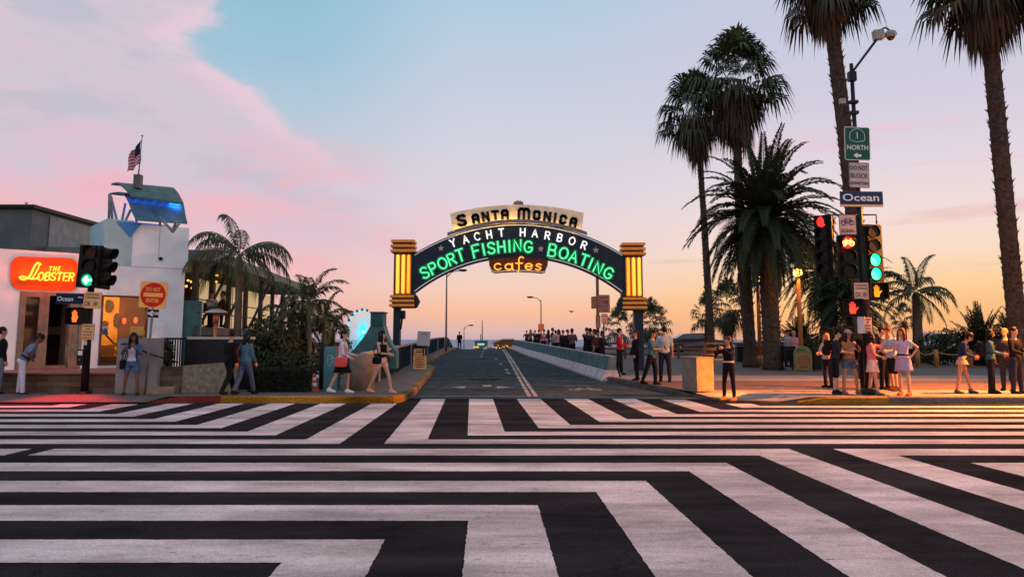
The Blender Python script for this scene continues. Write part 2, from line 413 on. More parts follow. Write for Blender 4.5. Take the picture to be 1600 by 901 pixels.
b.add(vs, [(j * nn + i, j * nn + i + 1, (j + 1) * nn + i + 1, (j + 1) * nn + i) for j in range(len(ysr) - 1) for i in range(nn - 1)], ASPH2, True)
struct(b, 'pier_road')
# street also fills the wedges beside the mouth of the pier road
# scramble crossing: nested mitred bands of white paint, each a real strip laid on the asphalt
b = MB()
def poly(pts, m=PAINT, z=.005):
    out = []
    for (x0, y0), (x1, y1) in zip(pts, pts[1:] + pts[:1]):
        L_ = math.hypot(x1 - x0, y1 - y0); k = max(1, int(L_ / .05))
        for i in range(k):
            f = i / k; j = .005 if i else 0
            out.append((x0 + (x1 - x0) * f + random.uniform(-j, j), y0 + (y1 - y0) * f + random.uniform(-j, j), z))
    b.add(out, [tuple(range(len(out)))], m)
def hband(xl, xr, y0, y1): poly([(xl, y0), (xr, y0), (xr, y1), (xl, y1)])
YB = -3.
for j in range(-9, 10, 2):          # near set: outer corner j, inner corner j-1
    Xo, Yo = -1.66 + .6367 * j, 5.77 + .645 * j; Xi, Yi = -1.66 + .6367 * (j - 1), 5.77 + .645 * (j - 1)
    if Yi < YB + .5: continue
    s_ = .03
    poly([(Xo, Yo), (Xi, Yi), (Xi + s_ * (Yi - YB), YB), (Xo + s_ * (Yo - YB), YB)])
    poly([(-6.73, Yo), (-6.73, Yi), (Xi, Yi), (Xo, Yo)]); hband(-26, -7.06, Yi, Yo)
for j in range(0, 16, 2):           # set on the right, opening towards lower right
    Xo, Yo = 4.72 + .63 * j, 11.57 - .645 * j; Xi, Yi = 4.72 + .63 * (j + 1), 11.57 - .645 * (j + 1)
    if Yi < YB + .5: break
    poly([(Xo, Yo), (Xo + .03 * (Yo - YB), YB), (Xi + .03 * (Yi - YB), YB), (Xi, Yi)])
    poly([(Xo, Yo), (Xi, Yi), (28, Yi), (28, Yo)])
for k in range(0, 14, 2):           # far set on the left of the road mouth
    Xo, Yo = -2.66 - .655 * k, 12.12 + .53 * k; Xi, Yi = -2.66 - .655 * (k + 1), 12.12 + .53 * (k + 1); ye = 19.62
    if Xo < -9: ye = 19.4
    poly([(-26, Yo), (Xo, Yo), (Xi, Yi), (-26, Yi)])
    if Yi < ye: poly([(Xo, Yo), (Xo - .03 * (ye - Yo), ye), (Xi - .03 * (ye - Yi), ye), (Xi, Yi)])
for k in range(0, 14, 2):           # far set on the right of the road mouth
    Xo, Yo = -1.975 + .615 * k, 12.12 + .525 * k; Xi, Yi = -1.975 + .615 * (k + 1), 12.12 + .525 * (k + 1)
    ye = 21.15 if Xo < 4 else 20.9 if Xo < 4.7 else 20.2 if Xo < 5.3 else 19.6
    if Xo < 5.6 and Yi < ye: poly([(Xo, Yo), (Xi, Yi), (Xi - .052 * (ye - Yi), ye), (Xo - .052 * (ye - Yo), ye)])
    poly([(Xo, Yo), (28, Yo), (28, Yi), (Xi, Yi)])
struct(b, 'crosswalk_road_markings')
# pier road markings
b = MB()
def rp(x0, y0, x1, y1, w_, m, seg=14):
    for i in range(seg):
        pa = [(x0 + (x1 - x0) * t, y0 + (y1 - y0) * t) for t in (i / seg, (i + 1) / seg)]
        d = Vector((x1 - x0, y1 - y0)).normalized(); nx_, ny_ = -d.y * w_ / 2, d.x * w_ / 2
        (xa, ya), (xc, yc) = pa
        b.add([(xa + nx_, ya + ny_, h_road(ya) + .007), (xa - nx_, ya - ny_, h_road(ya) + .007), (xc - nx_, yc - ny_, h_road(yc) + .007), (xc + nx_, yc + ny_, h_road(yc) + .007)], [(0, 1, 2, 3)], m)
rp(-2.62, 22.1, .42, 22.1, .13, PAINT2, 1)
rp(.50, 22.0, -1.0, 78, .115, CREAMP); rp(.68, 22.0, -.82, 78, .115, CREAMP); rp(-3.2, 31, 3.1, 31, .07, ASPH, 1); rp(-3.3, 39.5, 2.4, 39.5, .06, ASPH, 1)
rp(-2.25, 25.6, .1, 25.6, .10, PAINT2, 1)
for sx, dx_ in ((-1.55, -1), (-.5, 1)):
    b.add([(sx + dx_ * .5, 25.6, .05 * 0 + h_road(25.6) + .009), (sx, 25.1, h_road(25.1) + .009), (sx, 26.1, h_road(26.1) + .009)], [(0, 1, 2)], PAINT2)
rp(-.98, 26.3, -.70, 26.3, .8, YPAINT, 1)
rp(-3.1, 27, -3.75, 36.5, .12, PAINT2, 8)
for x, y in ((-.55, 41), (-.2, 35.5), (-.1, 33), (-.95, 48)): rp(x, y, x - .12, y + 1.6, .12, PAINT2, 2)
for y in (52, 57, 62, 67): rp(-2.0 - .03 * (y - 50), y, -2.05 - .03 * (y - 50), y + 1.8, .14, PAINT2, 2)
rp(-4.6, 68, -3.3, 68, .3, PAINT2, 1)
for x, y in ((-1.6, 29.5), (-1.1, 29.4), (-.8, 29.7)): rp(x, y, x + .4, y + .1, .5, ASPH, 1)
def ring(cx, cy, r, w_, sy):
    for i in range(20):
        a0, a1 = 2 * PI * i / 20, 2 * PI * (i + 1) / 20
        q = [(cx + rr_ * math.cos(a), cy + rr_ * sy * math.sin(a)) for a, rr_ in ((a0, r), (a0, r - w_), (a1, r - w_), (a1, r))]
        b.add([(x, y, h_road(y) + .008) for x, y in q], [(0, 1, 2, 3)], PAINT2)
ring(1.98, 24.6, .2, .07, 2.); ring(2.62, 24.6, .2, .07, 2.)
for a_ in ((1.98, 24.6, 2.2, 25.4), (2.2, 25.4, 2.5, 25.4), (2.5, 25.4, 2.62, 24.6), (2.3, 24.6, 2.2, 25.4), (2.3, 24.6, 2.5, 25.3), (1.98, 24.6, 2.3, 24.6)): rp(*a_, .07, PAINT2, 1)
rp(1.75, 26.2, 2.1, 26.1, .16, PAINT2, 1); rp(2.2, 26.4, 2.65, 26.3, .16, PAINT2, 1)
struct(b, 'pier_road_markings')
# ------------------------------------------------------------------ pavements and kerbs
def strip(b, ys, lf, rf, zf, m, nn=5, mf=None):
    vs = []
    for y in ys:
        l, r = lf(y), rf(y); vs += [(l + (r - l) * i / (nn - 1), y, zf(l + (r - l) * i / (nn - 1), y)) for i in range(nn)]
    for j in range(len(ys) - 1):
        mm = mf((ys[j] + ys[j + 1]) / 2) if mf else m
        b.add(vs[j * nn:(j + 2) * nn], [(i, i + 1, nn + i + 1, nn + i) for i in range(nn - 1)], mm)
b = MB()
def zl(x, y):
    z = .17
    if x < -9.2: z = .03 + .13 * ss(19.7, 21, y)
    elif x < -8.7: z = .03 + .14 * max(ss(19.7, 21, y), ss(-9.2, -8.7, x))
    return z + h_road(y)
xsl = [-40, -20, -14, -9.25, -8.7, -6, -3.3]
ysl = [19.72, 20.2, 20.7, 21.2, 21.7]
vs = [(x if x > -40 or 1 else x, y, zl(x, y)) for y in ysl for x in xsl]
for j, y in enumerate(ysl): vs[j * 7 + 6] = (x_kl(y) - .05, y, zl(-3.3, y))
b.add(vs, [(j * 7 + i, j * 7 + i + 1, (j + 1) * 7 + i + 1, (j + 1) * 7 + i) for j in range(4) for i in range(6)], CONC2)
strip(b, [21.7, 23, 25], lambda y: -40, lambda y: x_rail(y) - .3, lambda x, y: .17, CONC2)
strip(b, frange(21.7, 130, 1.8), lambda y: x_rail(y) - .3, lambda y: x_kl(y) - .05, lambda x, y: h_road(y) + .17, CONC2, 3)
struct(b, 'pavement_left')
def kerb(name, pts, m, hf=.175, wd=.2, side=1):
    b = MB(); pts = [Vector(p) for p in pts]; rings = []
    for i, p in enumerate(pts):
        t = (pts[min(i + 1, len(pts) - 1)] - pts[max(i - 1, 0)]); t.z = 0; t.normalize(); nrm = Vector((-t.y, t.x, 0)) * side * wd
        z0 = p.z; hh = hf(i) if callable(hf) else hf
        rings.append([(p.x, p.y, z0 - .2), (p.x + nrm.x, p.y + nrm.y, z0 - .2), (p.x + nrm.x, p.y + nrm.y, z0 + hh), (p.x + nrm.x * .12, p.y + nrm.y * .12, z0 + hh), (p.x, p.y, z0 + hh - .025)])
    b.loft(rings, m, False); return struct(b, name)
P = lambda x, y: (x, y, h_road(y))
kerb('kerb_yellow', [P(-7.35, 19.68), P(-6, 19.68), P(-4.5, 19.68), P(-3.3, 19.68), P(-3.0, 19.75), P(-2.86, 19.95), P(-2.80, 20.4)], KY)
kerb('kerb_red', [P(-9.2, 19.72), P(-8.4, 19.72), P(-7.36, 19.72)], KR, lambda i: (.05, .17, .175)[i])
kerb('kerb_tan', [P(x_kl(y), y) for y in [20.41, 21, 21.7] + frange(23, 130, 1.6)], KT)
b = MB()
ysk = [19.72, 19.85, 20.05, 20.3, 20.6, 21, 21.5, 22.4, 23.5, 25.2, 26.5, 28, 29.5, 30.5] + frange(32, 88, 2.)
def mfr(y): return CONC if y < 22.4 or 26.5 < y < 29.5 else BRICKP if y < 26.5 else CONC2
cols = [0, .5, 1.1, 2.2, 5, 9, 14, 25, 60]
vs = []
for y in ysk:
    l = x_kr(y) + .05
    for c_ in cols:
        x = l + c_; z = h_park(y)
        if y < 22 and x < 7.4: z = .03 + (z - .03) * max(ss(20.2, 22.5, y + .0), ss(.3, 1.3, c_) * ss(19.6, 21, y))
        vs.append((x, y, z))
n = len(cols)
for j in range(len(ysk) - 1):
    for i in range(n - 1):
        yy = (ysk[j] + ysk[j + 1]) / 2
        b.add([vs[j * n + i], vs[j * n + i + 1], vs[(j + 1) * n + i + 1], vs[(j + 1) * n + i]], [(0, 1, 2, 3)], mfr(yy) if cols[i] < 25 else CONC2)
struct(b, 'pavement_right')
kerb('kerb_right_yellow', [P(7.2, 19.7), P(7.9, 19.68), P(9.5, 19.68)], KY, lambda i: (.05, .15, .165)[i])
kerb('kerb_right', [P(9.51, 19.68), P(14, 19.68), P(60, 19.68)], KG, .168)
kerb('kerb_mouth', [P(x_kr(y), y) for y in (29, 27.5, 26.3, 25.2, 24, 22.7, 21.8, 20.9)], KG, lambda i: (.17, .17, .17, .165, .15, .12, .08, .045)[i])
kerb('kerb_ramp_edge', [P(x_kr(y), y) for y in (20.88, 20.5, 20.2, 20.0, 19.85, 19.75)], KG, .035)
# ------------------------------------------------------------------ bridge railing (left) and crash barriers (right)
RAILP = mat('railing_panel', (.016, .032, .042), .9, .3, 5, spec=0.); RAILT = mat('railing_top', (.40, .33, .27), .8, .2, 5, spec=0.)
t = thing('bridge_railing', 'long dark panel railing with pale top rail along the left side of the pier road', 'railing', (x_rail(23), 23, .17))
ysq = frange(22.75, 110, 1.5); bp, bt = MB(), MB()
rp_, rt_ = [], []
for y in ysq:
    x = x_rail(y); z = h_road(y) + .17
    rp_.append([(x + .03, y, z + .03), (x - .03, y, z + .03), (x - .03, y, z + .96), (x + .03, y, z + .96)])
    rt_.append([(x + .09, y, z + .962), (x - .09, y, z + .962), (x - .09, y, z + 1.04), (x + .09, y, z + 1.04)])
bp.loft(rp_, RAILP, False); bt.loft(rt_, RAILT, False); bp.build('panel', t); bt.build('top_rail', t)
for y in frange(26, 104, 6.):
    MB().box((x_rail(y) + .05, y, h_road(y) + .17 + .48), (.07, .09, .95), RAILT if int(y) % 12 == 2 else RAILP).build('post', t)
BTEAL = mat('barrier_teal', (.085, .145, .155), .9, .3, 3, bump=.2, spec=0.); BTOE = mat('barrier_toe', (.42, .38, .40), .9, .25, 5, bump=.3, spec=0.)
ords = ['', 'second', 'third', 'fourth', 'fifth', 'sixth', 'seventh', 'eighth']
yb = 28.6; L = 5.6
for i in range(9):
    ya, yc = yb + i * (L + .05), yb + i * (L + .05) + L
    lab = 'teal concrete crash barrier at the near end, beside the kerb and weight limit post' if i == 0 else 'farthest teal concrete crash barrier at the crest of the pier road' if i == 8 else '%s teal concrete crash barrier from the near end of the row along the pier road' % (ords[i] if i < 8 else 'eighth')
    t = thing('crash_barrier', lab, 'crash barrier', (x_bar(ya), ya, h_road(ya)), 'crash barriers along the pier road')
    up, toe, sl = MB(), MB(), MB(); ru, rt2 = [], []
    for q in range(4):
        y = ya + (yc - ya) * q / 3; x = x_bar(y); z = h_road(y) + .004
        ru.append([(x + .02, y, z + .40), (x + .50, y, z + .40), (x + .50, y, z + .02), (x + .58, y, z + .02), (x + .58, y, z + .28), (x + .40, y, z + .42), (x + .34, y, z + .86), (x + .30, y, z + .89), (x + .17, y, z + .89), (x + .13, y, z + .86)][::-1])
        rt2.append([(x - .19, y, z), (x + .48, y, z), (x + .48, y, z + .397), (x + .015, y, z + .397), (x - .19, y, z + .08)][::-1])
    up.loft(ru, BTEAL, False); toe.loft(rt2, BTOE, False)
    cp = MB(); rc_ = []  # thin pale cap puts the barrier's top highlight into its colour
    for q in range(4):
        y = ya + (yc - ya) * q / 3; x = x_bar(y); z = h_road(y) + .896; rc_.append([(x + .155, y, z), (x + .315, y, z), (x + .315, y, z + .02), (x + .155, y, z + .02)])
    cp.loft(rc_, BTOE, False); cp.build('cap', t); up.build('upper_wall', t); to = toe.build('toe', t)
    for f_ in (.22, .62):
        y = ya + L * f_; x = x_bar(y); z = h_road(y)
        sl = MB(); sl.prism([(x - .196, y, z + .012), (x - .196, y, z + .085), (x + .006, y, z + .399), (x + .03, y, z + .33)], (0, .16, 0), BLACK); sl.build('drain_slot', to)
# ------------------------------------------------------------------ the arched gateway sign
AD = 33.0
def emat(name, col, s, base=None): return mat(name, base or tuple(min(.8, x) for x in col), .4, 0, emit=col, estr=s)
NAVY = mat('navy_sheet', (.012, .024, .038), .5, .25, 3); NAVY2 = mat('navy_edge', (.008, .012, .02), .4, .1, 3)
CREAM = mat('cream_sheet', (.80, .66, .46), .6, .08, 3); GREYL = mat('ledge_grey', (.20, .19, .21), .6, .15, 6)
ORANGE = mat('orange_sheet', (.85, .33, .06), .5, .12, 8); BROWN = mat('brown_sheet', (.14, .028, .008), .5, .2, 6)
TRIMW = emat('white_trim_tube', (.80, .78, .80), .35, (.6, .6, .62)); AMBER = emat('amber_neon', (1, .40, .03), 1.15); AMBER2 = emat('bright_amber_neon', (1, .54, .06), 1.2)
GREEN = emat('green_neon', (.10, .95, .34), 1.15); GREENH = emat('green_neon_halo', (.01, .20, .075), .55, (.02, .12, .06)); WHITEN = emat('white_neon', (.95, .98, 1), .95); WCHAN = mat('white_channel', (.45, .47, .47), .5, .05, 5)  # green halo around the letters put into a dimly glowing backing shape
CAFE = emat('orange_neon', (1, .40, .045), 1.2); STARM = mat('star_plate', (.42, .36, .38), .5, .1, 6)
GL = {   # stroke alphabet: width, list of polylines in a box of height 1
 'S': (.62, [[(.6, .82), (.5, .95), (.3, 1), (.1, .93), (.03, .76), (.12, .6), (.32, .5), (.52, .4), (.6, .24), (.52, .07), (.3, 0), (.1, .05), (0, .18)]]),
 'A': (.66, [[(0, 0), (.33, 1), (.66, 0)], [(.12, .34), (.54, .34)]]),
 'N': (.60, [[(0, 0), (0, 1), (.6, 0), (.6, 1)]]), 'T': (.60, [[(0, 1), (.6, 1)], [(.3, 1), (.3, 0)]]),
 'M': (.80, [[(0, 0), (0, 1), (.4, .35), (.8, 1), (.8, 0)]]), 'I': (.1, [[(.05, 0), (.05, 1)]]),
 'O': (.76, [[(.38 + .38 * math.cos(a * PI / 9), .5 + .5 * math.sin(a * PI / 9)) for a in range(19)]]),
 'C': (.68, [[(.38 + .38 * math.cos(R(a)), .5 + .5 * math.sin(R(a))) for a in range(42, 320, 18)]]),
 'G': (.70, [[(.38 + .38 * math.cos(R(a)), .5 + .5 * math.sin(R(a))) for a in range(42, 345, 18)] + [(.72, .44), (.42, .44)]]),
 'Y': (.62, [[(0, 1), (.31, .5), (.62, 1)], [(.31, .5), (.31, 0)]]), 'H': (.6, [[(0, 0), (0, 1)], [(.6, 0), (.6, 1)], [(0, .5), (.6, .5)]]),
 'R': (.58, [[(0, 0), (0, 1), (.34, 1), (.52, .93), (.57, .76), (.52, .58), (.34, .5), (0, .5)], [(.3, .5), (.58, 0)]]),
 'B': (.58, [[(0, 0), (0, 1), (.32, 1), (.5, .93), (.53, .76), (.48, .58), (.3, .52), (0, .52)], [(.3, .52), (.53, .44), (.58, .26), (.52, .07), (.34, 0), (0, 0)]]),
 'P': (.56, [[(0, 0), (0, 1), (.34, 1), (.52, .93), (.56, .74), (.52, .54), (.34, .46), (0, .46)]]),
 'F': (.54, [[(0, 0), (0, 1), (.54, 1)], [(0, .52), (.42, .52)]]),
 'E': (.5, [[(.5, 1), (0, 1), (0, 0), (.5, 0)], [(0, .52), (.42, .52)]]), 'L': (.5, [[(0, 1), (0, 0), (.5, 0)]]),
 'a': (.5, [[(.25 + .25 * math.cos(R(q)), .24 + .24 * math.sin(R(q))) for q in range(20, 400, 24)], [(.5, .5), (.5, .1), (.58, 0)]]),
 'c': (.48, [[(.25 + .25 * math.cos(R(q)), .25 + .25 * math.sin(R(q))) for q in range(45, 330, 20)]]),
 'e': (.5, [[(.02, .26), (.5, .26)] + [(.25 + .25 * math.cos(R(q)), .25 + .25 * math.sin(R(q))) for q in range(0, 325, 20)]]),
 'f': (.42, [[(.48, .9), (.38, .98), (.26, .94), (.2, .8), (.2, .1), (.12, -.22), (.0, -.26)], [(0, .5), (.42, .5)]]),
 's': (.4, [[(.38, .42), (.26, .5), (.1, .48), (.03, .38), (.12, .29), (.28, .24), (.38, .14), (.28, .02), (.12, 0), (0, .07)]]),
 # squared deco capitals for the header
 'dS': (.66, [[(.64, .84), (.5, .97), (.16, .97), (.03, .84), (.06, .66), (.58, .36), (.62, .16), (.5, .03), (.14, .03), (0, .16)]]),
 'dA': (.58, [[(0, 0), (0, .8), (.14, 1), (.44, 1), (.58, .8), (.58, 0)], [(0, .42), (.58, .42)]]), 'dN': (.58, [[(0, 0), (0, 1), (.58, 0), (.58, 1)]]),
 'dT': (.62, [[(0, .97), (.62, .97)], [(.31, 1), (.31, 0)]]), 'dM': (.9, [[(0, 0), (0, .8), (.12, 1), (.33, 1), (.45, .82), (.45, 0)], [(.45, .82), (.57, 1), (.78, 1), (.9, .8), (.9, 0)]]),
 'dO': (.58, [[(0, .16), (0, .84), (.12, 1), (.46, 1), (.58, .84), (.58, .16), (.46, 0), (.12, 0), (0, .16)]]), 'dI': (.1, [[(.05, 0), (.05, 1)]]),
 'dC': (.56, [[(.56, .8), (.44, 1), (.12, 1), (0, .84), (0, .16), (.12, 0), (.44, 0), (.56, .2)]]),
}
def letter(b, ch, cx, cz, h, rot, m, r, y, flat=None, wide=1., z0=.5):
    """one stroke letter standing in the XZ plane, centred at pixel-free plane coordinates"""
    wd_, pls = GL[ch]; ca, sa = math.cos(rot), math.sin(rot)
    def T(p, yy):
        x = (p[0] - wd_ / 2) * h * wide; z = (p[1] - z0) * h
        return Vector((cx + x * ca + z * sa, yy, cz - x * sa + z * ca))
    for pl in pls:
        if flat is None: b.tube([T(p, y) for p in pl], r, m, 6, round_ends=True)
        else:
            for p, q in zip(pl, pl[1:]):
                A, B = T(p, y), T(q, y); d = (B - A).normalized(); n_ = Vector((-d.z, 0, d.x)) * r; A = A - d * r * .8; B = B + d * r * .8
                b.prism([A + n_, A - n_, B - n_, B + n_], (0, flat, 0), m)
def G(px, py): p = W(px, py, AD); return p.x, p.z
t = thing('gateway_sign', 'arched neon gateway sign over the pier road between two orange columns', 'gateway sign', W(808, 578, AD))
gz0 = h_park(AD)
KX = AD / 1200 / 1.0
cxA = G(809.5, 400)[0]
def arc(R_, y0, d): return y0 + R_ - math.sqrt(R_ * R_ - d * d)
def arcpts(R_, y0, x0, x1, n=28, c=809.5): return [G(x0 + (x1 - x0) * i / n, arc(R_, y0, x0 + (x1 - x0) * i / n - c)) for i in range(n + 1)]
# main panel
top = arcpts(300, 350.5, 649, 971); bl = arcpts(260, 402, 649, 763, 14); br_ = arcpts(260, 402, 857, 971, 14)
tab = [G(765, 418), G(768, 424), G(774, 426.5)] + [G(x, 424.5 + (x - 809) ** 2 * .0016) for x in range(780, 846, 8)] + [G(846, 427), G(852, 425), G(855, 418)]
out_ = top + br_[::-1] + tab[::-1] + bl[::-1]
b = MB(); y0, y1 = AD - .26, AD + .26
ur = top; lr = arcpts(260, 402, 649, 971)
for yy, fl in ((y0, 0), (y1, 1)):
    for i in range(28):
        q = [(lr[i][0], yy, lr[i][1]), (lr[i + 1][0], yy, lr[i + 1][1]), (ur[i + 1][0], yy, ur[i + 1][1]), (ur[i][0], yy, ur[i][1])]
        b.add(q if not fl else q[::-1], [(0, 1, 2, 3)], NAVY)
for A, B in zip(ur, ur[1:]): b.add([(A[0], y0, A[1]), (A[0], y1, A[1]), (B[0], y1, B[1]), (B[0], y0, B[1])], [(3, 2, 1, 0)], NAVY2)
for A, B in zip(lr, lr[1:]): b.add([(A[0], y0, A[1]), (A[0], y1, A[1]), (B[0], y1, B[1]), (B[0], y0, B[1])], [(0, 1, 2, 3)], NAVY2)
pa = b.build('arch_panel', t)
b = MB()
tp = [G(763.5, 401)] + tab + [G(856.5, 401)]
b.prism([(x, AD - .235, z) for x, z in tp], (0, .47, 0), BROWN); tabo = b.build('cafes_panel', t)
def outline(pts, off, m, name, par, r=.022, n=5):
    b = MB(); b.tube([(x, off, z) for x, z in pts], r, m, n); return b.build(name, par)
outline([(x, z - .07) for x, z in top], y0 - .01, TRIMW, 'trim_tube', pa, .018)
outline([(x, z + .06) for x, z in bl], y0 - .01, TRIMW, 'trim_tube', pa, .018); outline([(x, z + .06) for x, z in br_], y0 - .01, TRIMW, 'trim_tube', pa, .018)
outline([(x, z + .03) for x, z in tp[1:-1]], AD - .245, TRIMW, 'trim_tube', tabo, .016)
# lines of neon lettering, placed along the arcs
def row(name, chars, hpx, m, r, y, par, flat=None, wide=1., z0=.5, halo=None, RR=None):
    for ch, px, py, *hh in chars:
        b = MB(); x, z = G(px, py); h = (hh[0] if hh else hpx) * KX
        rot = math.asin((px - 809.5) / RR) if RR else 0.
        letter(b, ch, x, z, h, rot, m, r, y, flat, wide, z0)
        if halo: letter(b, ch, x, z, h, rot, halo[0], halo[1], y + .035, .03, wide, z0)
        b.build(name, par)
row('neon_letter', [('S', 665, 427), ('P', 678, 420), ('O', 692.5, 412.5), ('R', 706.5, 406), ('T', 720, 400, 18), ('F', 744.5, 393.5, 19), ('I', 756, 391), ('S', 768, 389), ('H', 783.5, 387), ('I', 796, 386), ('N', 808.5, 385), ('G', 825, 387),
    ('B', 862.5, 392.5, 19), ('O', 880, 397), ('A', 895.5, 402), ('T', 911.5, 407.5), ('I', 921.5, 413), ('N', 933.5, 419.5), ('G', 949, 427.5)], 17, GREEN, .034, y0 - .09, pa, halo=(GREENH, .082), RR=285)
row('neon_letter', [('Y', 708.5, 381), ('A', 728, 375.5), ('C', 746, 371), ('H', 764.5, 368), ('T', 783.5, 365), ('H', 816.5, 364.5), ('A', 835.5, 366), ('R', 855, 369.5), ('B', 874, 373), ('O', 893, 378), ('R', 911.5, 384.5)], 11.5, WHITEN, .026, y0 - .08, pa, halo=(WCHAN, .042), RR=290)
row('neon_letter', [('c', 778, 418), ('a', 795, 418), ('f', 811, 418, 21), ('e', 826, 418), ('s', 841, 418.5)], 19, CAFE, .034, AD - .30, tabo, z0=.22, wide=1.15)
sb = MB()
for px, py in ((690, 389), (844.5, 390), (930, 392)):
    x, z = G(px, py); pts = []
    for k in range(10):
        rr_ = .15 if k % 2 == 0 else .062; a = PI / 2 + k * PI / 5; pts.append((x + rr_ * math.cos(a), y0 - .035, z + rr_ * math.sin(a)))
    for k in range(10): sb.prism([(x, y0 - .035, z), pts[k], pts[(k + 1) % 10]], (0, .034, 0), STARM)
    o = sb.build('star', pa); sb = MB()
# header
hb = arcpts(330, 349, 708, 908, 16); ht = arcpts(420, 320.5, 703.5, 912, 16)
b = MB(); yh0, yh1 = AD - .12, AD + .12
pl = [ht[0]] + ht + [ht[-1]]
ring_ = [(x, z) for x, z in hb] + [G(910, 343), G(911, 338)] + [(x, z) for x, z in ht[::-1]][1:-1] + [G(704, 338), G(706, 344)]
for i in range(16):
    for yy, fl in ((yh0, 0), (yh1, 1)):
        q = [(hb[i][0], yy, hb[i][1]), (hb[i + 1][0], yy, hb[i + 1][1]), (ht[i + 1][0], yy, ht[i + 1][1]), (ht[i][0], yy, ht[i][1])]
        b.add(q if not fl else q[::-1], [(0, 1, 2, 3)], CREAM)
for A, B in list(zip(ht, ht[1:])) + [(ht[-1], hb[-1]), (hb[0], ht[0])]: b.add([(A[0], yh0, A[1]), (A[0], yh1, A[1]), (B[0], yh1, B[1]), (B[0], yh0, B[1])], [(3, 2, 1, 0)], BROWN)
hd = b.build('header_panel', t)
x, z = G(810, 318); b = MB(); k = AD / 1200
b.prism([(x + px_ * k, AD - .1, z + pz_ * k) for px_, pz_ in ((-8, -4.5), (8, -4.5), (7.5, 3), (5, 2), (4, 4.5), (1.5, 3), (0, 5.5), (-1.5, 3), (-4, 4.5), (-5, 2), (-7.5, 3))], (0, .2, 0), mat('crest_metal', (.22, .16, .13), .6, .2, 10)); b.build('crest', hd)
row('cut_letter', [('dS', 722, 345, 16), ('dA', 743.5, 342.5, 12), ('dN', 759, 339.3, 12.5), ('dT', 774, 336.8, 12.5), ('dA', 789, 335.8, 12.5), ('dM', 818.5, 334.8, 15.5), ('dO', 838.5, 337.2, 12), ('dN', 855, 339.2, 12.5), ('dI', 867, 341, 12.5), ('dC', 879.5, 344, 12), ('dA', 895.5, 348, 12)], 12, BLACK, .058, yh0 - .06, hd, flat=.055, RR=360, wide=1.15)
lt = arcpts(300, 345.2, 700.5, 915.5, 18); lb = arcpts(300, 350.2, 700.5, 915.5, 18); b = MB()
rg = [[(a[0], AD - .5, a[1]), (c[0], AD - .5, c[1]), (c[0], AD - .42, c[1]), (a[0], AD - .42, a[1])] for a, c in zip(lt, lb)]
b.loft(rg, GREYL, False); led = b.build('ledge', t)
b = MB(); li = arcpts(300, 346.8, 708, 812, 12); b.tube([(x, AD - .34, z) for x, z in li], .022, emat('header_lamp', (1, .50, .08), 40), 5); b.build('lamp_strip', led)
b = MB(); li = arcpts(300, 346.8, 820, 905, 12); b.tube([(x, AD - .34, z) for x, z in li], .022, emat('header_lamp_dim', (1, .60, .2), 20), 5); b.build('lamp_strip', led)
